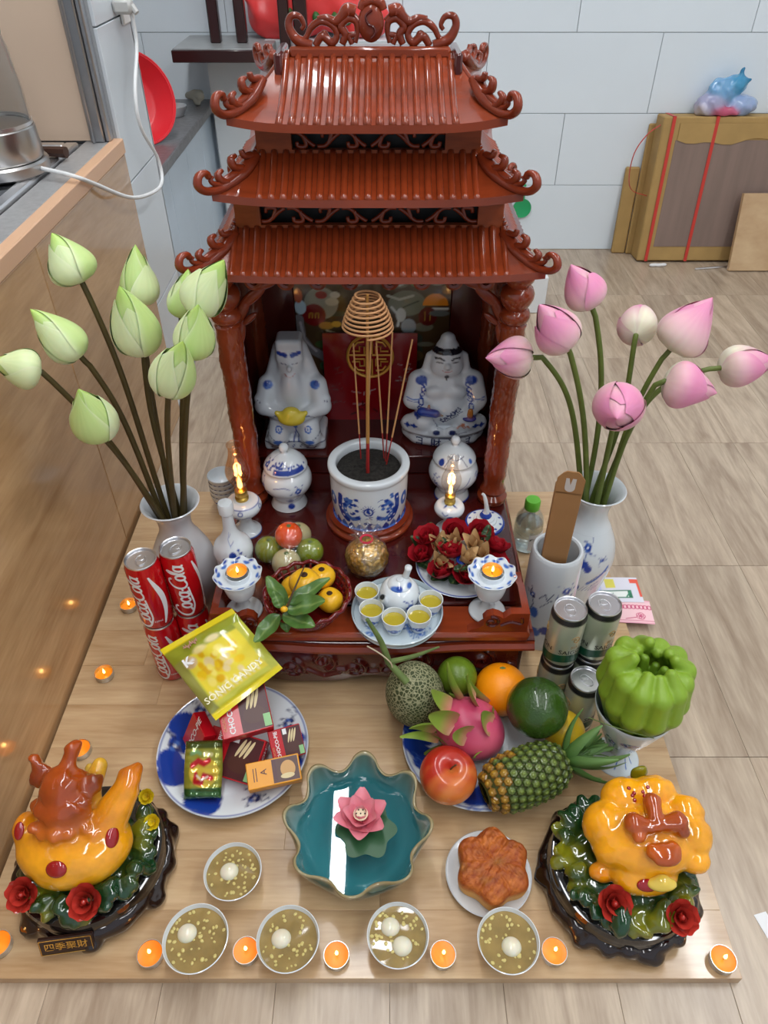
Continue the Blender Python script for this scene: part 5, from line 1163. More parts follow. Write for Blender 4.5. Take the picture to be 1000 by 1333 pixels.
def script_strokes():
    C_ = lambda x: [(x + .78, .80), (x + .62, .98), (x + .38, .98), (x + .12, .75), (x + .02, .40), (x + .12, .10), (x + .38, -.02), (x + .70, .08)]
    o_ = lambda x: [(x + .24 + .19 * math.sin(a), .27 + .27 * math.cos(a)) for a in np.linspace(0, 2 * PI, 15)]
    c_ = lambda x: [(x + .40, .42), (x + .26, .53), (x + .08, .40), (x + .06, .16), (x + .2, .0), (x + .42, .08)]
    S = [C_(0), o_(.62), c_(1.12), o_(1.55), [(2.0, .54), (1.98, .1), (2.10, 0)], [(2.12, .30), (2.30, .34)], C_(2.3), o_(2.95), [(3.42, .1), (3.60, .6), (3.66, .95), (3.58, 1.0), (3.50, .7), (3.52, .1), (3.64, 0)], o_(3.68), [(4.14, .54), (4.12, .1), (4.26, 0)], [(0.3, -.02), (.9, -.18), (1.8, -.10), (2.4, -.04)]]
    return S
def script_on(R, a0, z0, size, w_=.13):
    """flowing script wrapped on a can, reading upwards"""
    parts = []
    for q in script_strokes():
        p = smoothline(q, 20); p[:, 0] -= 2.15; p[:, 0] += p[:, 1] * .18; d = np.gradient(p, axis=0); d /= np.linalg.norm(d, axis=1)[:, None] + 1e-9; nrm = np.stack([-d[:, 1], d[:, 0]], 1)
        ww = w_ * (.75 + .5 * np.abs(d[:, 1]))[:, None] * .5; e = np.stack([p - nrm * ww, p + nrm * ww], 1) * size
        a = a0 - (e[..., 1] - .4 * size) / R; parts.append(grid(np.stack([np.sin(a) * (R + .0003), -np.cos(a) * (R + .0003), z0 + e[..., 0]], -1)))
    return cat(*parts)
CH = .146; CR = .0285
tops = [((195, 727), .12, 'beside the loose gold tealights'), ((236, 714), -.35, 'beside the white vase')]
for i, ((lx, ly), rz, wh) in enumerate(tops):
    q = at(lx, ly, 2 * CH) + Vector((.0045 * i - .0155, .003 * i, 0))
    for j in range(2):
        t = can('drink_can', (q.x, q.y, .0004 + j * (CH + .0002)), CR, CH, 'can_red', f"red and white soft drink can, {'upper' if j else 'lower'} one of the stack {wh}", 'can', 'red soft drink cans', rz)
        mk('script_lettering', script_on(CR, -.55 if i == 0 else .45, .070, .0285), 'print_white', t, smooth=False)
        za = np.linspace(.012, CH - .02, 30); ctr = (.62 if i == 0 else 1.7) + .35 * np.sin((za - .02) / CH * PI * 1.5 + .4); wd = .05 + .13 * np.sin(np.linspace(0, PI, 30))
        a = np.stack([ctr - wd, ctr, ctr + wd], 1); R3 = CR + .0003
        mk('white_ribbon', grid(np.stack([np.sin(a) * R3, -np.cos(a) * R3, np.repeat(za[:, None], 3, 1)], -1)), 'print_white', t)
        mk('small_print', textcyl('330ml', .006, CR + .0003, .30 if i == 0 else -.30, .022), 'print_white', t, smooth=False)
mat('can_pale', L((176, 182, 160)), rough=.28, metal=.35, coat=.4, noise=(30, .06)); mat('print_green', L((18, 74, 50)), rough=.3); mat('print_black', (.012, .012, .012), rough=.35); mat('print_goldish', L((160, 128, 78)), rough=.35)
SH_ = .122; SR = .0290
def beer(px, py, z0, lab, rz=0):
    q = at(px, py, z0 + SH_); t = can('beer_can', (q.x, q.y, z0 + .0004), SR, SH_, 'can_pale', lab, 'can', 'pale beer cans', rz)
    R3 = SR + .0003; aa = np.linspace(-PI, PI, 49)
    def strip(z1, z2, m, nm): mk(nm, grid(np.stack([np.stack([np.sin(aa) * R3, -np.cos(aa) * R3, np.full(49, z1) + .004 * np.cos(aa * 2)], -1), np.stack([np.sin(aa) * R3, -np.cos(aa) * R3, np.full(49, z2) + .004 * np.cos(aa * 2)], -1)], 1)), m, t)
    strip(.016, .034, 'print_green', 'green_band')
    mk('black_rim', lathe([(SR * .9, SH_ - .0125), (SR * 1.004, SH_ - .0150), (SR * .97, SH_ - .0085), (SR * .905, SH_ - .0045)], 56), 'print_black', t)
    mk('black_rim', lathe([(SR * .9, .0005), (SR * 1.003, .0095), (SR * 1.003, .0115), (SR * .99, .0115)], 56), 'print_black', t)
    for w_, sz, zz, mm in (('BIA', .009, .056, 'print_goldish'), ('SAIGON', .0135, .044, 'print_black')):
        for a0 in (.35, .35 + 2.1, .35 - 2.1): mk('lettering', textcyl(w_, sz, R3, a0, zz, bold=.01), mm, t, smooth=False)
    for a0 in (.35, .35 + 2.1, .35 - 2.1):
        p = spiral(0, 0, .001, .0085, 0, 9, 30); a = a0 + p[:, 0] / R3; mk('emblem', tube(np.stack([np.sin(a) * R3, -np.cos(a) * R3, .074 + p[:, 1]], 1), .0009, 5), 'print_goldish', t)
    return t
beer(721, 797, SH_ + .0004, 'pale beer can on top of the stack beside the shrine corner', .05)
bpy.data.objects['beer_can'].location = (.298, .782, SH_ + .0008); q = bpy.data.objects['beer_can'].location.copy()
def beer_at(x, y, z0, lab, rz):
    t = copytree(bpy.data.objects['beer_can']); t.location = (x, y, z0 + .0004); t['label'] = lab; t.rotation_euler = (0, 0, rz); return t
beer_at(q.x, q.y, 0, 'pale beer can at the bottom of the stack beside the shrine corner', -.1)
p2 = q + Vector((.0575, .011, 0))
beer_at(p2.x, p2.y, 0, 'pale beer can under another one before the banknotes', .4); beer_at(p2.x, p2.y, SH_ + .0003, 'pale beer can on top of the stack before the banknotes', .2)
p3 = q + Vector((.038, -.046, 0)); beer_at(p3.x, p3.y, 0, 'single pale beer can standing between the stacks and the fingered green fruit', .6)
# ---- brush pot with a kraft carton in it
q = at(725, 713, .23); q.z = 0; q.x += .003
bp_ = thing('brush_pot', 'white porcelain cylinder pot with blue lotus painting holding a kraft box', 'pot', q)
o = [('blob', .030, .125, .010, .012, BLUE), ('blob', .018, .118, .008, .008, BLUE), ('line', [(-.03, .14), (-.02, .155), (-.015, .14), (-.005, .16)], .0018, INK), ('line', [(-.025, .12), (-.01, .14), (.012, .15)], .0014, INK), ('line', [(0, .1), (.004, .12), (.012, .14)], .0016, BLUE), ('blob', -.035, .10, .008, .014, BLUE2), ('line', [(-.05, .16), (-.04, .12), (-.05, .08)], .002, INK)] + flower_ops(.018, .165, .016, 71) + flower_ops(-.045, .14, .012, 72, INK) + [('blob', .0, .06, .02, .012, BLUE), ('blob', .02, .045, .014, .010, BLUE2), ('blob', -.03, .05, .014, .012, BLUE2)]
pot('pot_wall', [(0, 0), (.042, 0), (.046, .003), (.048, .02), (.0478, .1), (.047, .19), (.0455, .222), (.0435, .2295), (.040, .230), (.0375, .225), (.037, .21), (.037, .02), (0, .012)], o, bp_, 130, 144, .62, base=(.64, .68, .71), Rref=.048)
KB = mat('kraft_box', L((160, 116, 72)), rough=.7, noise=(20, .06))
z0 = .0126; pt = atY(747, 607, q.y - .03)
kb = thing('kraft_box', 'tall slim kraft cardboard box with hang hole standing in the brush pot', 'box', (q.x - .004, q.y + .006, z0)); ax = pt - Vector(kb.location); kb.rotation_euler = (frame(ax, (1, 0, 0)) @ Matrix.Rotation(-.22, 3, 'Z')).to_euler(); Ln = ax.length
w2, d2 = .0215, .0115
mk('box_body', box(-w2, w2, -d2, d2, 0, Ln - .045, .001), KB, kb, ang=30)
ol = [(-w2, Ln - .05), (w2, Ln - .05), (w2, Ln - .018), (w2 - .008, Ln - .006), (w2 - .013, Ln - .002), (-w2 + .013, Ln - .002), (-w2 + .008, Ln - .006), (-w2, Ln - .018)]
mk('hang_tab', xf(extrude(ol, .002), loc=(0, -d2 + .001, 0)), KB, kb, smooth=False)
ol = [(math.cos(a) * .008, Ln - .035 + math.sin(a) * .009) for a in np.linspace(PI, 2 * PI, 12)] + [(.008, Ln - .016), (.002, Ln - .016), (0, Ln - .03), (-.003, Ln - .016), (-.008, Ln - .016)]
fixn(mk('hang_hole', xf(extrude(ol, .0006), loc=(0, -d2 - .0003, 0)), mat('hole_pale', L((200, 192, 186)), rough=.6), kb, smooth=False))
# ---- small water bottle
q = at(684, 710, 0)
wbt = thing('water_bottle', 'small clear plastic water bottle with bright green cap beside the shrine', 'bottle', q)
mk('bottle_shell', lathe([(0, .001), (.026, .001), (.031, .006), (.0315, .03), (.030, .034), (.0315, .038), (.0315, .07), (.029, .086), (.020, .102), (.0145, .110), (.0135, .118), (.0125, .118), (.013, .110), (.0185, .101), (.0278, .085), (.0302, .07), (.0302, .008), (0, .003)], 48), film('clear_plastic', (.93, .96, .96), .78, .05, 40), wbt)
mk('water', lathe([(0, .004), (.0285, .004), (.0298, .008), (.0298, .066), (.0285, .0725), (0, .0725)], 40), mat('water_clear', (.9, .95, .95), rough=.0, trans=1, ior=1.2), wbt)
aa = np.linspace(-.1, 1.3, 16); mk('paper_label', grid(np.stack([np.stack([np.sin(aa) * .0318, -np.cos(aa) * .0318, np.full(16, z_)], -1) for z_ in (.014, .058)], 1)), mat('label_white', (.7, .7, .7), rough=.5), wbt)
mk('label_mark', cat(*[textcyl('~', .03, .0321, .25, .046, bold=.03)]), 'print_black', wbt, smooth=False)
mk('cap', lathe([(.0155, .110), (.0165, .112), (.0165, .130), (.0145, .134), (0, .1345)], 40), mat('cap_green', L((110, 200, 60)), rough=.35), wbt)
# ---- banknotes
def note(cx, cy, w_, d_, rot, z, lab, base, ops):
    q = at(cx, cy, z); nx, ny = 90, 50; GX, GY = np.meshgrid(np.linspace(-w_ / 2, w_ / 2, nx), np.linspace(-d_ / 2, d_ / 2, ny), indexing='ij')
    GZ = .0016 + .0012 * np.sin(GX * 60) * np.cos(GY * 40); top = grid(np.stack([GX, GY, GZ], -1)); bot = grid(np.stack([GX, GY, GZ - .0004], -1), flip=True)
    g = cat(top, bot); cl = paint(GX.ravel(), GY.ravel(), ops, base, .0006)
    return tag(mk('banknote', g, 'paint_matte', col=np.concatenate([cl, cl]), loc=(q.x, q.y, z), rot=(0, 0, rot)), lab, 'banknote', 'banknotes by the vase')
pink = L((225, 160, 175)); dp = L((195, 70, 110)); ops = [('rect', -.06, .06, -.028, .028, L((238, 195, 200)))]
for i in range(9): ops.append(('ring', -.005 + .008 * i, .012, .005, .0022, dp))
for i in range(5): ops.append(('ring', .03 + .004 * math.cos(i * 1.26), -.012 + .004 * math.sin(i * 1.26), .005, .0014, dp))
ops += [('blob', -.03, -.002, .014, .018, L((210, 110, 140))), ('line', [(-.06, -.024), (.06, -.024)], .0015, dp), ('line', [(-.055, .024), (-.03, .016), (-.04, .0)], .002, dp), ('line', [(.0, -.02), (.02, -.016)], .002, dp)]
note(813, 796, .11, .062, -.08, .001, 'pink banknote with curly print lying by the green fruit', pink, ops)
wt = L((214, 212, 222)); rd = L((200, 50, 50)); gr = L((40, 110, 80))
ops = [('rect', -.075, -.03, -.03, .03, L((195, 195, 225))), ('rect', -.07, -.045, -.03, .0, rd), ('rect', -.02, .0, .005, .03, L((215, 205, 90))), ('rect', .045, .052, -.02, .03, L((225, 90, 70))), ('rect', .032, .052, .018, .03, L((225, 90, 70))), ('rect', -.035, .03, -.024, -.002, gr), ('rect', -.032, .022, -.021, -.005, L((226, 230, 225))), ('line', [(.018, -.02), (.028, -.006)], .003, L((60, 130, 100))), ('line', [(-.02, -.012), (-.012, -.016), (-.008, -.01)], .0015, gr)]
note(802, 768, .10, .07, -.02, .0024, 'white note with red, yellow and green blocks lying by the blue-painted vase', wt, ops)
# ================================================================== offerings at the front
def petal_grid(ln, wd, cup=.35, curl=.5, n=12, m=9, tipw=.6, pw=.7):
    """one petal along +X rising in Z: cup bends the sides up, curl bends the length up"""
    u = np.linspace(0, 1, n); s = np.linspace(-1, 1, m); U, S = np.meshgrid(u, s, indexing='ij')
    hw = wd * (np.sin(PI * np.clip(U, 0, 1) ** tipw * .97 + .03) ** pw) * .5
    a = curl * U
    x = ln * (np.sin(a) / max(curl, 1e-3)) if curl > .01 else ln * U
    z = ln * ((1 - np.cos(a)) / max(curl, 1e-3)) if curl > .01 else 0 * U
    z = z + cup * hw * S ** 2 ; y = hw * S
    return grid(np.stack([x, y, z], -1)), U.ravel(), S.ravel()
def bloom(parent, name, M, ln, wd, layers, m, base, tip, cup=.4, curl=.8, tipw=.6, seed=1, pw=.7):
    """petals as separate pieces sharing one mesh; layers: (count, tilt from horizontal, scale)"""
    g, U, S = petal_grid(ln, wd, cup, curl, tipw=tipw, pw=pw, n=14)
    col = np.array(base) * (1 - U[:, None]) + np.array(tip) * U[:, None]
    proto = None; rs = random.Random(seed)
    for (n, tilt, sc_) in layers:
        for i in range(n):
            a = 2 * PI * (i + rs.random() * .25) / n + rs.random() * .1 + tilt
            R = M @ Matrix.Rotation(a, 4, 'Z') @ Matrix.Rotation(-tilt, 4, 'Y') @ Matrix.Scale(sc_, 4)
            if proto is None: proto = o = mk('petal', g, m, parent, col=col, ang=180)
            else: o = proto.copy(); COL.objects.link(o); o.parent = parent
            o.matrix_local = R
    return proto
def bumpy_sphere(rx, ry, rz, amp, sc_, seed, nu=64, nv=40):
    v, f = uvsphere(rx, ry, rz, nu, nv); v = v * (1 + amp * noise3(v, sc_, seed))[:, None]; return v, f
# ---- plates
def big_plate(px, py, r, lab, ops):
    q = at(px, py, .012); q.z = 0; t = thing('porcelain_plate', lab, 'plate', q)
    k = r / .13
    dish('plate_dish', [(0, .002), (.07 * k, .002), (.072 * k, 0), (.076 * k, 0), (.078 * k, .004), (.110 * k, .016), (.128 * k, .023), (.130 * k, .0235), (.128 * k, .025), (.110 * k, .019), (.085 * k, .0085), (.07 * k, .006), (0, .006)], ops, t, 90, 192, soft=.0014)
    return t
rs = np.random.default_rng(3)
ops = [('ring', 0, 0, .1225, .0016, BLUE)]
for a0, n_ in ((2.7, 7), (3.6, 7), (4.3, 8), (-.05, 4)):
    for _ in range(n_): a = a0 + rs.normal() * .16; r_ = rs.uniform(.085, .115); ops.append(('blob', math.cos(a) * r_, math.sin(a) * r_, rs.uniform(.012, .022), rs.uniform(.012, .02), BLUE))
for a0 in (3.1, 2.35, .5, 5.2): ops += flower_ops(math.cos(a0) * .1, math.sin(a0) * .1, .018, int(a0 * 10), INK)
p1 = big_plate(305, 976, .126, 'blue and white plate heaped with boxed cakes and sweets', ops)
ops2 = [('ring', 0, 0, .1225, .0016, BLUE)]
for a0, n_ in ((3.0, 7), (3.6, 8), (4.5, 8), (5.0, 6)):
    for _ in range(n_): a = a0 + rs.normal() * .16; r_ = rs.uniform(.08, .112); ops2.append(('blob', math.cos(a) * r_, math.sin(a) * r_, rs.uniform(.012, .022), rs.uniform(.012, .02), BLUE))
for _ in range(12): a = rs.uniform(3, 5.5); r_ = rs.uniform(.09, .13); ops2.append(('ring', math.cos(a) * r_, math.sin(a) * r_, .006, .0014, BLUE2))
p2_ = big_plate(620, 968, .126, 'blue and white plate piled with mixed fruit', ops2)
# ---- packed sweets: boxes given by three corners of the face that shows
def face_box(name, O, Ux, Vx, thick, m, lab, cat_, b=.0012, move=(0, 0, 0)):
    O, Ux, Vx = Vector(O), Vector(Ux), Vector(Vx); x = Ux - O; w_ = x.length; x.normalize(); y = Vx - O; n = x.cross(y).normalized(); y2 = n.cross(x); h_ = y.dot(y2)
    M = Matrix((x, y2, n)).transposed().to_4x4(); M.translation = O + Vector(move)      # move: eased clear of its neighbours in the heap
    if n.z < 0: n = -n
    t = thing(name, lab, cat_); t.matrix_world = M
    mk('carton', box(0, w_, 0, h_, -thick, 0, b), m, t, ang=30)
    return t, w_, h_
mat('box_red', L((186, 16, 30)), rough=.3, coat=.2); mat('choco', L((74, 34, 24)), rough=.35); mat('cream', L((214, 196, 150)), rough=.5); mat('print_cream', L((220, 190, 140)), rough=.4); mat('box_yellow', L((226, 152, 28)), rough=.35); mat('print_gold', L((196, 150, 90)), rough=.4); mat('print_lime', L((140, 190, 130)), rough=.4); mat('box_maroon', L((70, 22, 26)), rough=.35)
def flat(parent, name, x0, x1, y0, y1, m, z=.0006): return mk(name, box(x0, x1, y0, y1, 0.0, z), m, parent, smooth=False)
def disc(parent, name, cx, cy, rx, ry, m, z=.0006, a0=0, a1=2 * PI, rot=0):
    aa = np.linspace(a0, a1, 28); c, s_ = math.cos(rot), math.sin(rot)
    pts = [(cx + math.cos(a) * rx * c - math.sin(a) * ry * s_, cy + math.cos(a) * rx * s_ + math.sin(a) * ry * c) for a in aa]
    v = [(x, y, z) for x, y in pts]; return mk(name, (v, [tuple(range(len(v)))]), m, parent, smooth=False)
def word(parent, s, size, x, y, rot, m, z=.0009, **k):
    M = Matrix.Translation((x, y, z)) @ Matrix.Rotation(rot, 4, 'Z'); return mk('lettering', textflat(s, size, M, **k), m, parent, smooth=False)
def choco(O, U_, V_, th_, lab, move=(0, 0, 0)):
    t, w_, h_ = face_box('cake_box', at(*O), at(*U_), at(*V_), th_, 'box_red', lab, 'box', move=move)
    # picture on the right part, white name reading upwards on the left
    flat(t, 'picture_panel', w_ * .40, w_ * .985, h_ * .03, h_ * .97, 'box_maroon', .0004)
    disc(t, 'cake_picture', w_ * .68, h_ * .36, w_ * .22, h_ * .19, 'choco', .0008)
    for i in range(3): disc(t, 'cream_layer', w_ * (.62 + .08 * i), h_ * .70, w_ * .03, h_ * .22, 'cream', .0009, rot=-.35)
    flat(t, 'price_tag', w_ * .84, w_ * .98, h_ * .05, h_ * .32, 'print_lime', .0010)
    flat(t, 'name_mark', w_ * .44, w_ * .56, h_ * .78, h_ * .96, 'print_white', .0008)
    word(t, 'CHOCO-PIE', h_ * .165, w_ * .22, h_ * .5, PI / 2, 'print_white', bold=.02); word(t, 'CACAO', h_ * .09, w_ * .08, h_ * .3, PI / 2, 'print_gold')
    t2 = textflat('CHOCO-PIE', th_ * .5, Matrix.Translation((w_ + .0006, h_ * .5, -th_ / 2)) @ Matrix.Rotation(PI / 2, 4, 'Y') @ Matrix.Rotation(PI / 2, 4, 'Z') @ Matrix.Rotation(PI, 4, 'Z'), bold=.02)
    mk('lettering', t2, 'print_white', t, smooth=False)
    return t
choco((253, 1008, .030), (323, 1030, .030), (258, 945, .062), .026, 'red cake box lying flat at the front of the sweets plate', (.0036, .0074, .0017))
choco((291, 968, .085), (357, 950, .085), (280, 908, .112), .028, 'red cake box with chocolate picture on top under the yellow bag', (-.0003, .0033, .0045))
choco((344, 990, .048), (386, 978, .048), (334, 950, .075), .020, 'small red cake box slanting against the yellow carton', (.0155, -.0017, -.0045))
t, w_, h_ = face_box('cake_box', at(247, 958, .03), at(262, 990, .03), at(252, 905, .085), .022, 'box_red', 'red cake box standing on edge at the back of the sweets plate', 'box', move=(-.0142, .0005, -.0090))
word(t, 'CHOCO-PIE', .016, w_ * .5, h_ * .5, PI / 2, 'print_white', bold=.02)
t, w_, h_ = face_box('yellow_carton', at(324, 1027, .040), at(393, 1012, .040), at(332, 990, .052), .020, 'box_yellow', 'small yellow carton with brown cake picture at the plate edge', 'carton', move=(.0025, -.0103, .0134))
flat(t, 'picture_panel', w_ * .56, w_ * .97, h_ * .06, h_ * .94, 'choco'); flat(t, 'picture_panel', w_ * .48, w_ * .56, h_ * .06, h_ * .94, 'box_maroon'); disc(t, 'cake_picture', w_ * .77, h_ * .5, w_ * .14, h_ * .32, 'print_gold', .0009); disc(t, 'cream_layer', w_ * .75, h_ * .25, w_ * .13, h_ * .1, 'cream', .0011)
word(t, 'A', h_ * .34, w_ * .32, h_ * .55, PI / 2, 'box_maroon')
for i in range(2): flat(t, 'fine_print', w_ * (.12 + .05 * i), w_ * (.135 + .05 * i), h_ * .25, h_ * .75, 'box_maroon')
# gold-green wrapped cake
O = at(266, 1002, .045) + Vector((-.0012, -.0005, .0020)); wc = thing('wrapped_cake', 'gold and green foil wrapped cake leaning on the red boxes', 'wrapped cake'); 
x = (at(292, 1000, .045) - at(242, 1000, .045)).normalized(); y = (at(266, 962, .075) - at(266, 1038, .028)); hl = y.length / 2; y.normalize(); n = x.cross(y); M = Matrix((x, y, n)).transposed().to_4x4(); M.translation = O; wc.matrix_world = M
nx, ny = 60, 90; GX, GY = np.meshgrid(np.linspace(-1, 1, nx), np.linspace(-1, 1, ny), indexing='ij')
puff = .011 * (1 - GX ** 4) ** .5 * np.clip(1 - np.abs(GY) ** 6, 0, 1) ** .5; wr = noise3(np.stack([GX.ravel() * 6, GY.ravel() * 9, 0 * GX.ravel()], 1), 1.6, 4).reshape(GX.shape) * .0022
hw_ = .031; g = cat(grid(np.stack([GX * hw_ * (1 - .05 * np.abs(GY)), GY * hl, puff + wr * (1 - GX ** 8)], -1)), grid(np.stack([GX * hw_ * (1 - .05 * np.abs(GY)), GY * hl, -puff * .8], -1), flip=True))
u, v2 = GX.ravel(), GY.ravel(); ops = [('rect', -2, 2, .72, 2, L((70, 80, 24))), ('rect', -2, 2, -2, -.62, L((50, 90, 40))), ('fn', lambda a, b: np.hypot((a - .1) / .75, (b + .1) / .5) - 1, L((214, 184, 60))), ('line', [(-.5, .15), (-.2, .3), (.1, .2), (.35, .3)], .22, L((190, 30, 35))), ('line', [(-.3, -.15), (-.35, -.4), (.0, -.45), (.1, -.2), (.5, -.3)], .2, L((190, 30, 35))), ('line', [(-.25, -.2), (.0, -.35), (.3, -.25)], .05, L((240, 230, 210))), ('line', [(-.6, .55), (-.3, .62), (-.1, .55)], .14, L((130, 170, 110))), ('line', [(.1, .55), (.5, .5)], .12, L((220, 210, 150)))]
cl = paint(u, v2, ops, L((150, 150, 52)), .04)
mat('foil', attr=True, rough=.18, coat=.6, metal=.35); mk('foil_wrap', g, 'foil', wc, col=np.concatenate([cl, cl]), ang=180)
# yellow sweets bag
Pq = [at(208, 846, .157), at(302, 792, .217), at(368, 870, .140), at(281, 938, .108)]
nx, ny = 90, 80; A_, B_ = np.meshgrid(np.linspace(0, 1, nx), np.linspace(0, 1, ny), indexing='ij')
c4 = [np.array(p) for p in Pq]; base = (c4[0] * ((1 - A_) * (1 - B_))[..., None] + c4[1] * (A_ * (1 - B_))[..., None] + c4[2] * (A_ * B_)[..., None] + c4[3] * ((1 - A_) * B_)[..., None])
nrm = np.cross(c4[3] - c4[0], c4[1] - c4[0]); nrm /= np.linalg.norm(nrm); nrm = nrm if nrm[2] > 0 else -nrm
sb_ = np.clip((B_ - .07) / .12, 0, 1) * np.clip((.93 - B_) / .12, 0, 1); puff = .016 * np.sin(PI * A_) ** .6 * np.sqrt(np.clip(sb_, 0, 1))
wr = noise3(np.stack([A_.ravel() * 14, B_.ravel() * 10, 0 * A_.ravel()], 1), 1.2, 9).reshape(A_.shape) * .0028 * np.clip(sb_ * 3, 0, 1)
top = base + nrm * (puff + wr)[..., None]; bot = base - nrm * (puff * .7 + .0004)[..., None]
cen = base.mean((0, 1)); u, v2 = A_.ravel(), B_.ravel()
Y1, Y2 = L((236, 214, 20)), L((150, 158, 40)); ops = [('rect', -.1, 1.1, .0, .30, Y2), ('rect', -.1, .14, .25, 1, L((150, 150, 70))), ('rect', .9, 1.1, .2, 1, L((196, 196, 70))), ('fn', lambda a, b: np.maximum(np.abs(a - .53) - .37, np.abs(b - .56) - .30) , L((236, 216, 60)))]
rs = np.random.default_rng(8)
for _ in range(26): ops.append(('blob', rs.uniform(.22, .82), rs.uniform(.32, .72), rs.uniform(.03, .07), rs.uniform(.03, .06), [L((240, 200, 20)), L((226, 176, 10)), L((245, 226, 110)), L((236, 214, 150))][rs.integers(4)]))
ops += [('blob', .22, .33, .09, .07, L((215, 185, 140))), ('line', [(.17, .33), (.27, .32)], .03, L((240, 240, 240))), ('blob', .42, .26, .09, .04, L((240, 222, 150))), ('blob', .62, .22, .09, .04, L((240, 225, 170)))]
for i in range(11): ops.append(('line', [(.18 + i * .06, .74 + .02 * (i % 2)), (.20 + i * .06, .83)], .022, L((245, 236, 190))))
ops += [('rect', -.1, 1.1, -.1, .075, Y1), ('rect', -.1, 1.1, .925, 1.1, Y1)]
cl = paint(u, v2, ops, L((206, 204, 70)), .012)
cb_ = thing('candy_bag', 'glossy yellow plastic bag of sweets lying tilted over the cake boxes', 'bag', tuple(cen))
mat('bag_gloss', attr=True, rough=.16, coat=.7, sss=.1); mk('bag_film', cat(grid(top - cen, flip=True), grid(bot - cen)), 'bag_gloss', cb_, col=np.concatenate([cl, cl]), ang=180); fixn(cb_.children[0])
x = Vector(c4[2] - c4[3]).normalized(); nn_ = Vector(nrm); y = nn_.cross(x); M = Matrix((x, y, nn_)).transposed().to_4x4()
def on_bag(a, b): p = (c4[0] * (1 - a) * (1 - b) + c4[1] * a * (1 - b) + c4[2] * a * b + c4[3] * (1 - a) * b); return Vector(p - cen) + nn_ * .0195
M.translation = on_bag(.5, .80); mk('lettering', textflat('SONIC CANDY', .016, M, bold=.012), mat('print_pale', L((245, 240, 205)), rough=.3), cb_, smooth=False)
M.translation = on_bag(.22, .33) + nn_ * .001; mk('lettering', textflat('K', .022, M, bold=.03), 'print_white', cb_, smooth=False)
M.translation = on_bag(.38, .16) ; sq = [(-.012 + .0012 * i, .004 * math.sin(i * 1.9) + .002 * math.sin(i * .7)) for i in range(21)]
mk('script_mark', tube([M @ Vector((a, b, 0)) for a, b in sq], .0011, 5), mat('print_brown', L((190, 140, 120)), rough=.3), cb_, smooth=False)
# ---- fruit on the right-hand plate
SOLID = []                                   # (centre, radii) of fruit already placed, used to keep scales and leaves out of them
CUPQ = at(801, 985, 0); CUPZ = atY(801, 916, CUPQ.y).z
def inside_any(V, own=None):
    for c, r in SOLID:
        if c is own: continue
        if (np.linalg.norm((V - np.array(c)) / np.array(r), axis=1) < 1.0).any(): return True
    rc = np.hypot(V[:, 0] - CUPQ.x, V[:, 1] - CUPQ.y); lim = np.interp(V[:, 2] / CUPZ, [0, .1, .22, .3, .45, .66, 1.0, 1.6], [.038, .03, .021, .022, .036, .048, .060, .072])
    return bool(((rc < lim) & (V[:, 2] < CUPZ * 1.9)).any() or (V[:, 2] < .004).any())
def fruit(name, px, py, z, g, m, lab, cat_, col=None, rot=(0, 0, 0)):
    q = Vector((px, py, z)); t = thing(name, lab, cat_, q); t.rotation_euler = rot; o = mk('flesh' if name == 'dragon_fruit' else 'skin', g, m, t, col=col, ang=180); return t
PZ = .01
v, f = uvsphere(.049, .049, .072, 72, 48)
mat('melon_net', L((96, 100, 70)), rough=.7, vor=(150, 1.0))
nt = MATS['melon_net'].node_tree; vt = nt.nodes.new('ShaderNodeTexVoronoi'); vt.feature = 'DISTANCE_TO_EDGE'; vt.inputs['Scale'].default_value = 170; tc = nt.nodes.new('ShaderNodeTexCoord'); cr = nt.nodes.new('ShaderNodeValToRGB'); cr.color_ramp.elements[0].color = (*L((156, 154, 118)), 1); cr.color_ramp.elements[1].color = (*L((62, 70, 38)), 1); cr.color_ramp.elements[0].position = .03; cr.color_ramp.elements[1].position = .16
nt.links.new(tc.outputs['Object'], vt.inputs['Vector']); nt.links.new(vt.outputs['Distance'], cr.inputs[0]); nt.links.new(cr.outputs[0], nt.nodes['Principled BSDF'].inputs['Base Color'])
ml = fruit('cantaloupe', .0518, .7256, .0930, (v, f), 'melon_net', 'netted green-grey cantaloupe with dried T-shaped stalk', 'melon', rot=(.15, -.12, 0))
q0 = ml.location.copy(); R0 = ml.rotation_euler.to_matrix(); loc = lambda p: R0.inverted() @ (Vector(p) - q0)
j = atY(506, 862, q0.y - .005); e1 = atY(478, 806, q0.y + .0); e2 = atY(572, 842, q0.y + .0); b0 = q0 + R0 @ Vector((-.008, -.012, .068))
mat('stalk', L((98, 116, 62)), rough=.7, noise=(50, .25))
mk('stalk', cat(tube([loc(b0), loc(j)], [.0065, .0055], 10), tube([loc(j), loc((j + e1) / 2 + Vector((.004, 0, 0))), loc(e1)], [.006, .0045, .003], 10, n=12), tube([loc(j), loc((j + e2) / 2 + Vector((0, 0, -.004))), loc(e2)], [.005, .0035, .0015], 8, n=14)), 'stalk', ml)
mk('twine', tube([loc(atY(478, 841, q0.y - .01)), loc(atY(495, 851, q0.y - .012)), loc(atY(508, 862, q0.y - .014)), loc(atY(511, 870, q0.y - .012))], .0012, 6, n=14), mat('twine', L((196, 180, 150)), rough=.8), ml)
lm = fruit('lime', .1257, .766, .089, bumpy_sphere(.034, .034, .0325, .006, 60, 1), mat('lime_skin', L((96, 122, 30)), rough=.3, noise=(25, .2), bump=(300, .25)), 'small glossy green lime resting against the orange', 'lime')
mk('stem_scar', xf(lathe([(0, 0), (.004, .0005), (.005, 0)], 12), loc=(.0, 0, .0305)), 'stalk', lm)
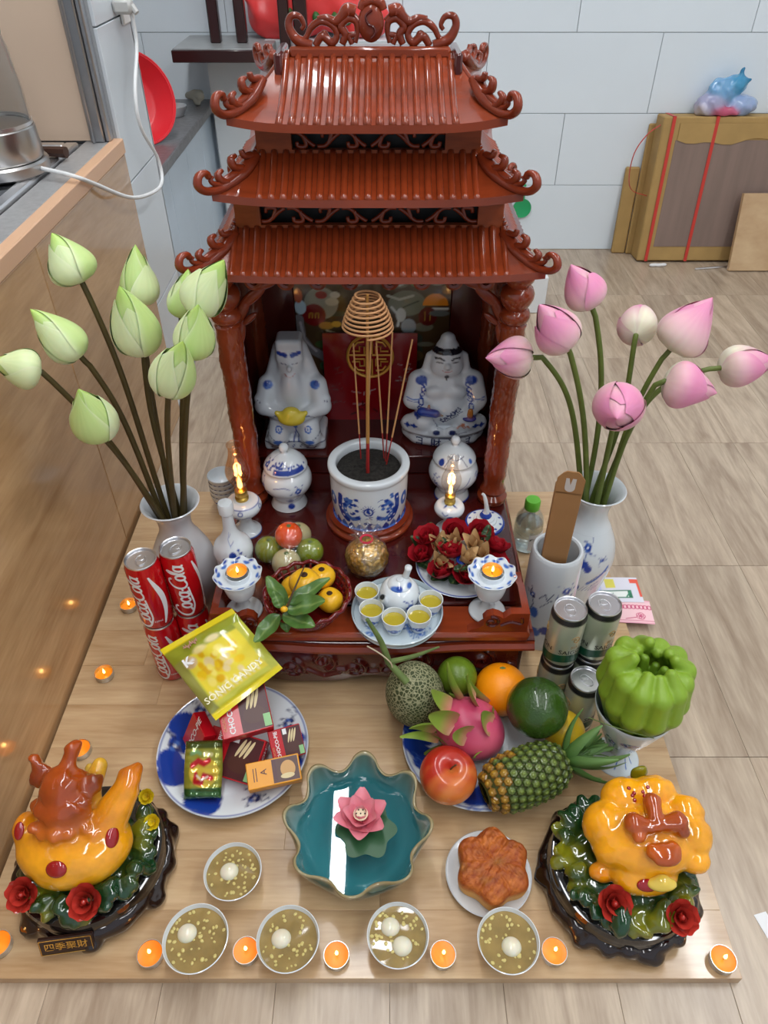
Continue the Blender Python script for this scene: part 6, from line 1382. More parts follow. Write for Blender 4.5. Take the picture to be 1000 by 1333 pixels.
og = fruit('orange', .2013, .7525, .0694, bumpy_sphere(.0455, .0455, .0445, .004, 50, 2), mat('orange_skin', L((250, 148, 8)), rough=.35, bump=(350, .3)), 'large bright orange behind the lime', 'orange')
mk('stem_scar', xf(lathe([(0, .001), (.004, .0006), (.006, 0)], 12), loc=(0, .01, .0425)), 'stalk', og)
pm = fruit('green_pomelo', .2463, .6855, .1146, bumpy_sphere(.049, .049, .0485, .012, 40, 3), mat('pomelo_skin', L((44, 74, 16)), rough=.25, coat=.4, noise=(30, .3), bump=(260, .6)), 'dark green dimpled citrus beside the dragon fruit', 'citrus')
mk('stem_end', xf(lathe([(0, .001), (.003, .0015), (.004, 0)], 12), loc=(-.006, 0, .047)), 'black', pm)
lo_ = fruit('lemon', .2990, .685, .0505, bumpy_sphere(.037, .034, .033, .01, 50, 4), mat('lemon_skin', L((222, 184, 40)), rough=.35, bump=(350, .3)), 'yellow lemon half hidden behind the green citrus and pineapple', 'lemon', rot=(0, .3, -.6))
mk('nipple', xf(lathe([(.012, -.004), (.007, .004), (.003, .008), (0, .009)], 16), rot=(0, PI / 2, 0), loc=(.034, 0, 0)), 'lemon_skin', lo_)
# apple with red and yellow skin
(v, f), a, z, r = lathe([(0, -.032), (.012, -.036), (.028, -.030), (.042, -.004), (.041, .018), (.028, .034), (.012, .034), (.004, .027), (0, .024)], 64, 50, ret=True)
ca_ = np.array(L((176, 42, 26))); cb2 = np.array(L((220, 130, 60))); k = np.clip(.5 + .55 * np.cos(a - .4) - z * 9 + .25 * noise3(v * np.array((1, 1, .2)), 220, 3) - .1, 0, 1)[:, None]
ap = fruit('apple', .0997, .5956, .0612, (v * 1.04, f), 'paint_gloss', 'red and yellow apple at the front of the fruit plate', 'apple', col=ca_ * (1 - k) + cb2 * k, rot=(.1, .1, 0))
mk('stalk', tube([(0, 0, .024), (.002, 0, .034), (.006, 0, .042)], .0014, 6), mat('brown_stem', (.08, .045, .02), rough=.7), ap)
for nm_, rr3 in (('cantaloupe', (.0525, .0525, .076)), ('lime', (.035,) * 3), ('orange', (.0465,) * 3), ('green_pomelo', (.0505,) * 3), ('lemon', (.037, .036, .035)), ('apple', (.0445, .0445, .039))): SOLID.append((tuple(bpy.data.objects[nm_].location), rr3))
# dragon fruit
(v, f), a, z, r = lathe([(0, -.05), (.022, -.046), (.040, -.02), (.043, .008), (.032, .036), (.014, .05), (0, .052)], 64, 50, ret=True)
nz_ = noise3(v, 55, 7); k = np.clip(.5 + .5 * nz_, 0, 1)[:, None]; cpk = np.array(L((178, 34, 84))) * (1 - k) + np.array(L((214, 100, 122))) * k
v = v * (1 + .04 * nz_)[:, None]
df = fruit('dragon_fruit', .143, .677, .068, (v, f), mat('dragon_skin', attr=True, rough=.35, sss=.15), 'pink dragon fruit with curling green scales on top of the fruit pile', 'dragon fruit', col=cpk, rot=(-.35, -1.0, .25))
g, U, S = petal_grid(.056, .032, .5, .75, tipw=.42); colr = np.array(L((200, 120, 110))) * (1 - np.clip(U * 2.2, 0, 1))[:, None] + np.array(L((132, 158, 60))) * np.clip(U * 2.2, 0, 1)[:, None]
proto = None; k = 0
for zz, n_, sc_ in ((-.032, 4, .8), (-.008, 5, 1.0), (.018, 5, 1.0), (.038, 4, 1.1), (.047, 4, 1.0)):
    for i in range(n_):
        an = 2 * PI * i / n_ + k * .7; rr_ = np.interp(zz, [-.05, -.02, .008, .036, .05], [.0, .038, .041, .03, .014])
        M = Matrix.Translation((math.cos(an) * rr_, math.sin(an) * rr_, zz)) @ Matrix.Rotation(an, 4, 'Z') @ Matrix.Rotation(-1.18 - .3 * (zz > .03), 4, 'Y') @ Matrix.Scale(sc_, 4) @ Matrix.Rotation(PI, 4, 'X')
        df.scale = (1.13,) * 3; MW = Matrix.LocRotScale(df.location, df.rotation_euler, df.scale)
        M0 = M
        for sc2, tl2 in [(a_, b_) for a_ in (1, .8, .6, .45) for b_ in (0, .3, -.3, .6, -.6, .9, -.9)]:
            M = M0 @ Matrix.Rotation(tl2, 4, 'Y') @ Matrix.Scale(sc2, 4)
            if not inside_any(xf(g, M=MW @ M)[0]): break
        else: M = M0 @ Matrix.Scale(.22, 4)
        if proto is None: proto = o = mk('scale', g, 'petal', df, col=colr, ang=180)
        else: o = proto.copy(); COL.objects.link(o); o.parent = df
        o.matrix_local = M
    k += 1
# pineapple
A0 = at(634, 1027, .052); A1 = at(738, 984, .062); ax = A1 - A0; Ln = ax.length; sh_ = Vector((.2204, .5945, .0625)) - (A0 + A1) / 2; A0 = A0 + sh_; A1 = A1 + sh_
pa = thing('pineapple', 'green and yellow pineapple lying across the front of the fruit plate', 'pineapple', (A0 + A1) / 2); Rm = frame(ax, (0, 0, 1)).to_4x4(); pa.rotation_euler = Rm.to_euler()
rb_ = lambda z: .0435 * max(1e-3, 1 - (abs(z) / (Ln / 2 + .004)) ** 3.2) ** .5
zz = np.linspace(-Ln / 2, Ln / 2, 30); mk('core', lathe([(rb_(z) * .95, z) for z in zz], 40), mat('pine_core', L((58, 62, 16)), rough=.6), pa, ang=180)
eye = xf(lathe([(0, .0048), (.002, .0042), (.0032, .0030), (.0058, .0022), (.0074, .0003), (.0078, -.002)], 6), rot=(0, 0, 0)); tipm = None
def eyecol(k):
    r = np.hypot(eye[0][:, 0], eye[0][:, 1]); t_ = np.clip(r / .0078, 0, 1)[:, None]; return np.array(k[0]) * (1 - t_) + np.array(k[1]) * t_
eg = [mk('eye', eye, mat('pine_eye', attr=True, rough=.4, coat=.2), pa, col=eyecol(c), ang=25) for c in ((L((120, 138, 60)), L((40, 56, 12))), (L((176, 136, 40)), L((112, 76, 14))))]
fl_ = [False, False]; nr = 11
for i in range(nr):
    z = -Ln / 2 + Ln * (i + .5) / nr; rr_ = rb_(z); n_ = max(5, int(2 * PI * rr_ / .0135))
    for j_ in range(n_):
        an = 2 * PI * (j_ + .5 * (i % 2)) / n_; slope = (rb_(z + .004) - rb_(z - .004)) / .008
        nn2 = Vector((math.cos(an), math.sin(an), -slope)).normalized(); w_i = 1 if (i < 2 or (i < 5 and math.sin(an * 1.0 + 2.6) > .1 and random.random() < .8 - .15 * i)) else 0
        M = Matrix.Translation((math.cos(an) * rr_ * .96, math.sin(an) * rr_ * .96, z)) @ frame(nn2, (0, 0, 1)).to_4x4()
        if not fl_[w_i]: o = eg[w_i]; fl_[w_i] = True
        else: o = eg[w_i].copy(); COL.objects.link(o); o.parent = pa
        o.matrix_local = M
g, U, S = petal_grid(.110, .026, .6, .9, n=14, m=5, tipw=.38); colr = np.array(L((60, 96, 34))) * (1 - U[:, None]) + np.array(L((112, 150, 84))) * U[:, None]
proto = None
for L_i, (n_, tl_, sc_) in enumerate(((7, .35, .85), (8, .75, 1.0), (7, 1.1, .95), (5, 1.4, .8))):
    for i in range(n_):
        an = 2 * PI * i / n_ + L_i * .5; M = Matrix.Translation((0, 0, Ln / 2 - .006)) @ Matrix.Rotation(an, 4, 'Z') @ Matrix.Rotation(-tl_, 4, 'Y') @ Matrix.Scale(sc_, 4)
        MW = Matrix.LocRotScale(pa.location, pa.rotation_euler, None)
        for k_ in range(10):
            if not inside_any(xf(g, M=MW @ M)[0]): break
            M = M @ Matrix.Rotation(-.10, 4, 'Y') @ Matrix.Scale(.92, 4)
        if proto is None: proto = o = mk('crown_leaf', g, 'petal', pa, col=colr, ang=180)
        else: o = proto.copy(); COL.objects.link(o); o.parent = pa
        o.matrix_local = M
# ---- fingered citron on a pedestal cup
q = at(801, 985, 0); zr = atY(801, 916, q.y).z; k = zr / .1; rr_ = 51 * mpp((0, q.y, zr))
pc = thing('pedestal_cup', 'blue and white porcelain pedestal cup holding the fingered green fruit', 'cup', q)
o = flower_ops(.005, .058 * k, .018, 81) + flower_ops(.06, .06 * k, .016, 82) + flower_ops(-.05, .06 * k, .016, 83) + [('blob', -.012, .07 * k, .02, .008, BLUE), ('blob', .03, .05 * k, .016, .007, BLUE2), ('line', [(.05, .012), (.06, .03)], .004, BLUE2), ('line', [(.02, .01), (.03, .03)], .004, BLUE2), ('line', [(-.02, .01), (-.01, .03)], .004, BLUE2), ('band', .095 * k, .097 * k, BLUE2)]
pot('cup_wall', [(0, 0), (.036, 0), (.037, .003), (.026, .012), (.018, .024), (.019, .032), (.034, .045 * k), (.046, .066 * k), (rr_ - .002, .092 * k), (rr_, .099 * k), (rr_ - .001, .1 * k), (rr_ - .004, .094 * k), (.042, .066 * k), (.03, .052 * k), (0, .046 * k)], o, pc, 110, 144, .58, base=(.60, .68, .72))
fz = .052 * k; CG = L((126, 158, 44)); CD = L((96, 128, 30)); pr = [('e', ((0, 0, .045), (.040, .040, .042)), CD)]
nf = 12
for i in range(nf):
    a = 2 * PI * i / nf; c_, s_ = math.sin(a), -math.cos(a); hi_ = .115 + .008 * math.sin(i * 2.3); ro = .046 + .003 * math.cos(i * 1.7)
    pr += [('c', ((c_ * .030, s_ * .030, .022), (c_ * ro, s_ * ro, .065), .013, .0155), CG, .003), ('c', ((c_ * ro, s_ * ro, .065), (c_ * ro * .92, s_ * ro * .92, .10), .0155, .0145), CG, .003), ('c', ((c_ * ro * .92, s_ * ro * .92, .10), (c_ * .027, s_ * .027, hi_), .0145, .0075), CG, .003)]
for i in range(6):
    a = 2 * PI * i / 6 + .3; pr.append(('c', ((math.sin(a) * .012, -math.cos(a) * .012, .06), (math.sin(a) * .016, -math.cos(a) * .016, .096 + .01 * (i % 2)), .011, .006), CD, .002))
v, f, c_ = SD(pr, .0021, .003, kc=.004)
cit = thing('fingered_citron', 'bright green fingered citron with closed ribs sitting in the pedestal cup', 'citron', (q.x + .004, q.y, fz + .026))
fw = 118 * mpp((q.x, q.y, fz + .07)) / (2 * .0615); mk('skin', (v * np.array((fw, fw, fw * 1.12)), f), mat('citron_skin', attr=True, rough=.4, sss=.12, bump=(200, .12)), cit, col=c_, ang=180)
mk('dry_thread', tube([(-.085, -.03, .055), (-.05, -.055, .066), (-.01, -.066, .062), (.004, -.066, .056)], .0009, 6, n=20), 'stalk', cit)
# ================================================================== jelly fruits, basket and roses on the shrine deck
mat('jelly', attr=True, rough=.08, coat=.8, sss=.5)
def jelly(q, r, c, lab):
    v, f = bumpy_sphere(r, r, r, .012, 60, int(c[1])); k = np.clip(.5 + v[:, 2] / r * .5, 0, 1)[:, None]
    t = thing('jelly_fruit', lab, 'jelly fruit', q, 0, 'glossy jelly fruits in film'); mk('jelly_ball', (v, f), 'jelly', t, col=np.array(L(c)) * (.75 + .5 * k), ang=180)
    mk('calyx', xf(lathe([(0, .0016), (.003, .0014), (.0045, 0)], 10), loc=(.002, -.001, r * .985)), 'stalk', t)
JB = [((-.2123, .9737, .1905), .0255, (120, 128, 40), 'green-yellow jelly fruit at the shrine wall side of the film-wrapped pile'), ((-.1761, .9371, .1915), .0265, (176, 168, 130), 'milky white jelly fruit at the front of the film-wrapped pile'), ((-.1363, .9697, .190), .025, (120, 136, 30), 'green jelly fruit beside the red fruit basket'), ((-.1615, 1.0135, .190), .025, (170, 160, 120), 'milky jelly fruit at the back of the film-wrapped pile'), ((-.1735, .9781, .2216), .025, (214, 78, 24), 'orange-red jelly fruit on top of the film-wrapped pile')]
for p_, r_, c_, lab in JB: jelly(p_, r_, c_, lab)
q = Vector((-.174, .975, DK)); fw_ = thing('film_wrap', 'clear shiny film wrapped round the pile of jelly fruits', 'film', q)
v, f, c_ = SD([('e', (tuple(Vector(p_) - q), (r_ + .0026,) * 3), None) for p_, r_, _, _ in JB], .003, .030); v[:, 2] = np.maximum(v[:, 2] , .0002)
mk('film_sheet', (v, f), film('food_film', (1, 1, 1), .93, .06, 60), fw_, ang=180)
# ---- red basket with yellow fruits and a leafy twig
q = at(401, 780, DK + .03); q.z = DK; RB = .072
bk = thing('red_basket', 'dark red glossy lattice basket of yellow fruit', 'basket', q)
mat('basket_red', L((110, 10, 18)), rough=.18, coat=.6, trans=.15)
def bprof(t): return .045 + (RB - .045) * t ** .7, .004 + .044 * t
for i, t_ in enumerate(np.linspace(0, 1, 5)):
    r_, z_ = bprof(t_); mk('rim' if i == 4 else 'hoop', tube([(math.sin(a) * r_, -math.cos(a) * r_, z_ + (.003 * math.cos(a * 16) if i == 4 else 0)) for a in np.linspace(0, 2 * PI, 65)], .0038 if i == 4 else .0022, 8, cap=False), 'basket_red', bk, ang=180)
mk('base', lathe([(0, .001), (.046, .001), (.047, .005), (0, .004)], 40), 'basket_red', bk)
wk = tube([(0, -bprof(t_)[0], bprof(t_)[1]) for t_ in np.linspace(0, 1, 8)], .0024, 6); first = None
for i in range(32):
    a = 2 * PI * i / 32
    if first is None: first = mk('rib', wk, 'basket_red', bk, ang=180)
    else: put(first, bk, (0, 0, 0), (0, 0, a))
mat('yellow_fruit', L((232, 176, 30)), rough=.32, coat=.3, noise=(30, .08)); mat('calyx_brown', L((60, 36, 16)), rough=.8)
yf = [(400, 752, .047, .0285, 'largest yellow fruit in the red basket, with a brown crown'), (376, 757, .046, .025, 'yellow fruit in the red basket behind the twig'), (425, 738, .046, .025, 'yellow fruit at the back of the red basket'), (429, 779, .038, .024, 'yellow fruit under the broad leaf in the red basket'), (381, 786, .036, .023, 'yellow fruit mostly covered by leaves in the red basket')]
for (x, y, dz, r_, lab), p, r_ in zip(yf, ((-.1328, .8501, .2296), (-.1554, .8748, .1935), (-.1075, .886, .2087), (-.0923, .8455, .193), (-.1545, .8298, .192)), (.0262, .0225, .0228, .0222, .0212)):
    t = thing('yellow_fruit', lab, 'fruit', p, 0, 'yellow fruits in the red basket')
    (v, f), a, z, rr_ = lathe([(0, -.9), (.4, -.88), (.82, -.5), (1, 0), (.92, .45), (.6, .78), (.25, .82), (0, .74)], 40, 30, ret=True); s = 1 + .03 * np.cos(a * 4); v[:, 0] *= s; v[:, 1] *= s
    mk('skin', (v * r_, f), 'yellow_fruit', t, ang=180); mk('crown', xf(lathe([(0, .9), (.12, .93), (.2, .86), (.26, .80), (.1, .74), (0, .72)], 10), scale=r_), 'calyx_brown', t)
tw = thing('leafy_twig', 'brown twig with broad green leaves lying over the red basket', 'twig', at(372, 795, DK + .07)); o0 = tw.location.copy()
mk('twig', tube([at(397, 736, DK + .098) - o0, at(384, 765, DK + .100) - o0, at(371, 796, DK + .07) - o0, at(362, 806, DK + .05) - o0], [.0011, .0015, .0018, .0016], 7, n=20), 'brown_stem', tw)
mat('leaf', attr=True, rough=.38, coat=.15)
def leaf(parent, org, b, e, zb, ze, wpx, seed=0, name='leaf', cup=.35, base=(62, 96, 40), tip=(96, 132, 60)):
    B_ = at(b[0], b[1], zb); E_ = at(e[0], e[1], ze); ax = E_ - B_; ln = ax.length; wd = wpx * mpp(B_)
    g, U, S = petal_grid(ln, wd, cup, .35, 16, 11, .75); g = (g[0] + np.stack([0 * U, 0 * U, .0015 * np.sin(U * 14 + seed)], 1), g[1])
    vein = np.exp(-(S / .08) ** 2) * .35 + .12 * np.clip(np.cos((U * 9 - np.abs(S) * 2.2) * 2 * PI), 0, 1) ** 6; c = np.array(L(base)) * (1 - vein[:, None]) + np.array(L((150, 170, 100))) * vein[:, None] + (np.array(L(tip)) - np.array(L(base))) * U[:, None] * .5
    z_ = Vector((0, -.25, 1)); x_ = ax.normalized(); y_ = z_.cross(x_).normalized(); z_ = x_.cross(y_); M = Matrix((x_, y_, z_)).transposed().to_4x4(); M.translation = B_ - Vector(org)
    return mk(name, xf(g, M=M), 'leaf', parent, col=c, ang=180)
for b, e, zb, ze, w_ in (((372, 789), (349, 755), .07, .075, 22), ((373, 793), (426, 786), .075, .085, 30), ((368, 800), (410, 818), .07, .055, 26), ((364, 800), (334, 838), .06, .03, 24), ((374, 786), (431, 757), .08, .088, 20), ((370, 800), (374, 822), .055, .03, 16), ((366, 792), (356, 770), .072, .085, 15)):
    leaf(tw, o0, b, e, DK + zb, DK + ze, w_, b[0])
mk('small_fruit', xf(uvsphere(.006, .005, .005, 14, 10), loc=at(370, 793, DK + .08) - o0), 'yellow_fruit', tw, ang=180)
# ---- plate of red roses and wooden-petal flowers
q = at(599, 739, DK + .008); q.z = DK
rp_ = thing('flower_plate', 'white plate holding red roses and tan wooden flowers', 'plate', q)
dish('plate_dish', [(0, .001), (.05, .001), (.053, .004), (.078, .013), (.0805, .0145), (.079, .016), (.052, .0075), (0, .005)], [('ring', 0, 0, .0785, .0025, BLUE)], rp_, 40, 112)
mat('rose_petal', attr=True, rough=.55, sss=.1)
reds = [(559, 705, .050), (590, 697, .050), (622, 698, .050), (552, 727, .034), (586, 726, .050), (643, 719, .040), (577, 750, .030), (607, 753, .034), (640, 735, .028)]
tans = [(571, 715, .046), (596, 710, .052), (619, 714, .050), (569, 736, .040), (602, 732, .056), (627, 727, .046), (620, 743, .040)]
R1, R2 = L((92, 6, 14)), L((176, 16, 34))
for i, (x, y, dz) in enumerate(reds):
    p = at(x, y, DK + dz - .012); t = thing('red_rose', 'deep red velvet rose, one of nine on the flower plate', 'rose', p, 0, 'red roses on the flower plate')
    bloom(t, 'petal', Matrix.Rotation(.35 * math.sin(i), 4, 'X') @ Matrix.Rotation(-.3 * math.cos(i * 2), 4, 'Y'), .033, .040, [(5, .30, 1), (4, .75, .85), (3, 1.1, .65)], 'rose_petal', R1, R2, .45, .75, .6, i, .32)
T1, T2 = L((170, 128, 84)), L((216, 180, 128))
for i, (x, y, dz) in enumerate(tans):
    p = at(x, y, DK + dz - .014); t = thing('tan_flower', 'tan wooden-petal flower, one of seven among the red roses', 'flower', p, 0, 'tan flowers on the flower plate')
    bloom(t, 'petal', Matrix.Rotation(.3 + .2 * math.sin(i * 3), 4, 'X') @ Matrix.Rotation(.5 * math.sin(i * 5), 4, 'Y'), .040, .022, [(4, .80, 1), (3, 1.15, .9)], 'rose_petal', T1, T2, .5, .35, .55, i)
    if i in (4, 6): mk('blue_ribbon', tube([(math.sin(a) * .009, -math.cos(a) * .009, .006) for a in np.linspace(0, 2 * PI, 17)], .003, 6, cap=False), 'navy', t)
lf_ = thing('greenery', 'dark green leaves tucked under the roses on the plate', 'leaves', (q.x, q.y, DK + .008)); o0 = lf_.location.copy()
for b, e, zb, ze, w_ in (((560, 720), (534, 700), .03, .04, 16), ((570, 706), (560, 682), .04, .05, 13), ((630, 706), (637, 684), .045, .06, 13), ((560, 738), (541, 730), .02, .02, 16), ((585, 745), (560, 758), .016, .017, 20), ((600, 748), (585, 764), .017, .018, 20), ((615, 746), (630, 760), .017, .018, 18), ((590, 742), (612, 738), .04, .045, 12), ((640, 712), (655, 722), .03, .03, 14), ((580, 715), (576, 700), .045, .055, 12)):
    leaf(lf_, o0, b, e, DK + zb, DK + ze, w_, b[1], base=(28, 56, 30), tip=(60, 90, 56))
# ================================================================== front row on the board
# ---- celadon bowl with floating lotus candle
q = at(466, 1073, .072); q.z = 0; RB = .1015
cw = thing('celadon_bowl', 'large teal glazed bowl with wavy lotus rim, filled with water', 'bowl', q)
nt_, ns_ = 60, 192; T_ = np.concatenate([np.linspace(0, 1, 34), np.linspace(1, 0, 26)]); inner = np.concatenate([np.zeros(34), np.ones(26)]); a = np.linspace(0, 2 * PI, ns_, endpoint=False)
A_, TT = np.meshgrid(a, T_, indexing='ij'); IN = np.tile(inner, (ns_, 1)); ph_ = A_ * 8 + .6; wv_ = 1 - 2 * np.abs(np.sin(ph_ / 2 + PI / 2 + .0)) ** 1.6; wv_ = -wv_ if False else np.sign(np.cos(ph_)) * np.abs(np.cos(ph_)) ** .8
RB = .101; rr_ = (.042 + (RB - .042) * np.sin(TT * PI / 2) ** .85 * (1 + .0 * TT)) * np.where(TT < .02, TT / .02, 1) + .0100 * wv_ * TT ** 4 - IN * .0042 * (TT > .02)
zz = .080 * TT ** 1.5 + .0085 * wv_ * TT ** 5 + IN * .006 * (1 - TT)
P = np.stack([np.sin(A_) * rr_, -np.cos(A_) * rr_, zz], -1)
teal, teal2, olive, rimc = (np.array(L(c)) for c in ((52, 128, 136), (96, 150, 150), (92, 96, 72), (158, 146, 108)))
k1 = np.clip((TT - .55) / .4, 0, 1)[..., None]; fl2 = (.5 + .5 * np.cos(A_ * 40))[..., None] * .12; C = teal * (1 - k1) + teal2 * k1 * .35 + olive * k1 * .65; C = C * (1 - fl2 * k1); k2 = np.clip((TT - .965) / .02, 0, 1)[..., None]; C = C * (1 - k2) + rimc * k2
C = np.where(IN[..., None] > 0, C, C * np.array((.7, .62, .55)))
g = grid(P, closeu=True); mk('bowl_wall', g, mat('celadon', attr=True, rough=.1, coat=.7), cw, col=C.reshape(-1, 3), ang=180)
def water_mat():
    m = bpy.data.materials.new('water'); m.use_nodes = True; nt = m.node_tree; nt.nodes.remove(nt.nodes['Principled BSDF'])
    t = nt.nodes.new('ShaderNodeBsdfTransparent'); t.inputs[0].default_value = (.78, .93, .94, 1); g_ = nt.nodes.new('ShaderNodeBsdfGlossy'); g_.inputs[1].default_value = .01; fr = nt.nodes.new('ShaderNodeFresnel'); fr.inputs[0].default_value = 1.45; mx = nt.nodes.new('ShaderNodeMixShader')
    nt.links.new(fr.outputs[0], mx.inputs[0]); nt.links.new(t.outputs[0], mx.inputs[1]); nt.links.new(g_.outputs[0], mx.inputs[2]); nt.links.new(mx.outputs[0], nt.nodes['Material Output'].inputs[0]); return m
MATS['water'] = water_mat()
mk('water', lathe([(0, .046), (.06, .046), (.0895, .046)], 96), 'water', cw)
lc = thing('lotus_candle', 'pink lotus shaped floating candle on a green leaf in the teal bowl', 'candle', at(470, 1068, .047))
aa = np.linspace(0, 2 * PI, 60); mk('leaf_float', cat(grid(np.stack([np.stack([np.cos(aa) * r_ * (1 + .12 * np.cos(aa * 6)) + .008, np.sin(aa) * r_ * (1 + .12 * np.cos(aa * 6)) - .014, np.full(60, .0005)], -1) for r_ in (.002, .02, .042)], 1))), mat('leaf_green', L((40, 84, 50)), rough=.4), lc)
bloom(lc, 'petal', Matrix.Translation((0, 0, .002)), .047, .042, [(6, .18, 1.0), (5, .55, .85), (5, .95, .62)], 'petal', L((226, 110, 128)), L((238, 156, 168)), .45, .6, .42, 5)
mk('seed_head', lathe([(.004, .008), (.010, .018), (.011, .021), (0, .0215)], 24), mat('seed_cream', L((226, 214, 180)), rough=.5), lc)
for i in range(7):
    an = i * 2 * PI / 6; r_ = .0065 if i < 6 else 0; mk('seed', xf(uvsphere(.0013, .0013, .0008, 8, 6), loc=(math.cos(an) * r_, math.sin(an) * r_, .0217)), 'black', lc)
# ---- sweet soup bowls with rice balls
mat('soup', L((150, 126, 74)), rough=.06, coat=.7, sss=.3, noise=(40, .25)); mat('rice_ball', L((224, 218, 196)), rough=.2, sss=.5, coat=.4); mat('mung_bits', L((206, 190, 120)), rough=.3)
soups = [((303, 1134), .0415, [(-.006, .002)], 'standing alone below the candy plate', 1), ((255, 1222), .044, [(-.014, .008)], 'beside the black carved base with the plaque', 2), ((375, 1222), .0425, [(-.010, .002)], 'before the teal bowl with one rice ball', 3), ((518, 1217), .042, [(-.010, .012), (.006, -.012)], 'holding two rice balls', 4), ((662, 1224), .042, [(.004, -.006)], 'touching the plate of the flower-shaped cake', 5)]
for (px, r_, balls, lab, sd_) in soups:
    q = at(px[0], px[1], .040); q.z = 0; k = r_ / .042; t = thing('soup_bowl', 'white bowl of clear sweet soup ' + lab, 'soup bowl', q, 0, 'sweet soup bowls')
    mk('bowl_wall', xf(lathe([(0, .003), (.019, .003), (.020, 0), (.022, 0), (.023, .005), (.034, .022), (.0405, .036), (.042, .0415), (.0408, .042), (.039, .036), (.032, .023), (.02, .009), (0, .007)], 72), scale=k), 'white_porcelain', t)
    (v, f), a, z, rr_ = lathe([(.0388, .0352), (.03, .0350), (.015, .035), (0, .035)], 60, 24, ret=True); v[:, 2] += noise3(v, 160, sd_) * .0004; mk('soup', (v * k, f), 'soup', t, ang=180)
    rs = np.random.default_rng(sd_); parts = []
    for _ in range(46):
        an = rs.uniform(0, 2 * PI); rd_ = .036 * math.sqrt(rs.random()); sz = rs.uniform(.0016, .0032); parts.append(xf(uvsphere(sz, sz * .8, sz * .45, 8, 6), rot=(0, 0, an * 3), loc=(math.cos(an) * rd_, math.sin(an) * rd_, .0352)))
    gg = cat(*parts); mk('mung_bits', (gg[0] * k, gg[1]), 'mung_bits', t, ang=180, kind='stuff')
    for i, (bx, by) in enumerate(balls):
        v, f = bumpy_sphere(.0135, .0128, .0105, .03, 90, sd_ + i, 32, 20); o = mk('rice_ball', (v, f), 'rice_ball', loc=(q.x + bx, q.y + by, .033 * k), ang=180)
        tag(o, ['white rice ball in the soup bowl between candy plate and front row', 'white rice ball in the soup bowl beside the plaque base', 'white rice ball in the front soup bowl nearest the teal bowl', 'white rice ball, one of two sharing a soup bowl', 'white rice ball in the soup bowl touching the cake plate'][sd_ - 1], 'rice ball', 'rice balls in sweet soup')
# ---- flower-shaped cake on a small plate
q = at(636, 1136, .012); q.z = 0
cp = thing('cake_plate', 'small white plate under the flower-shaped cake', 'plate', q)
mk('plate_dish', lathe([(0, .001), (.035, .001), (.038, .003), (.060, .011), (.0635, .0125), (.062, .014), (.037, .006), (0, .005)], 72), mat('plate_white', (.62, .64, .66), rough=.15, coat=.4), cp)
q = at(639, 1139, .0062)
ck = thing('flower_cake', 'flower-shaped baked cake with browned crusty top', 'cake', q)
(v, f), a, z, r = lathe([(0, 0), (.042, 0), (.048, .004), (.051, .02), (.0515, .032), (.049, .040), (.041, .045), (.025, .047), (0, .0465)], 144, 70, ret=True)
lob = 1 + .085 * np.cos(a * 6 + .5) * np.clip(r / .03, 0, 1); v[:, 0] *= lob; v[:, 1] *= lob; top = np.clip((z - .024) / .012, 0, 1)
v[:, 2] += top * (.0012 * noise3(v, 420, 3) + .0013 * noise3(v, 900, 8) - .003 * np.exp(-((np.cos(a * 3 + .25)) / .25) ** 2) * np.clip(r / .04, 0, 1))
nz_ = noise3(v, 200, 5); kk = np.clip(top + .25 * nz_ * (top > .02), 0, 1)[:, None]; br = np.array(L((158, 76, 22))) + np.clip(nz_, -1, 1)[:, None] * np.array((.14, .06, .01)) + np.clip(noise3(v, 800, 9), -1, 1)[:, None] * np.array((.10, .04, .008)); C = np.array(L((214, 158, 72))) * (1 - kk) + np.clip(br, 0, 1) * kk
mk('crust', (v, f), mat('crust', attr=True, rough=.55, bump=(500, .5)), ck, col=C, ang=180)
# ---- tealights standing about the board
TL = [((167, 786), True, 'nearly spent tealight between the red cans and the wooden panel'), ((135, 875), True, 'nearly spent tealight alone near the wooden panel'), ((104, 974), False, 'orange tealight behind the amber statue with the two horns'), ((855, 945), False, 'orange tealight beside the pedestal cup'), ((-3, 1228), False, 'orange tealight at the board corner beyond the plaque base'), ((195, 1241), False, 'orange tealight between the plaque base and a soup bowl'), ((320, 1237), False, 'orange tealight between two soup bowls, nearest the plaque base'), ((438, 1243), False, 'orange tealight between the second and third soup bowls of the front row'), ((577, 1242), False, 'orange tealight between the bowl with two rice balls and the cake bowl'), ((722, 1238), False, 'orange tealight between the last soup bowl and the amber toad base'), ((942, 1248), False, 'orange tealight at the bare corner of the board')]
for (px, burnt, lab) in TL:
    q = at(px[0], px[1], .0125); tealight((q.x, q.y, .0003), lab, burnt, .0168 if not burnt else .0165, .012)
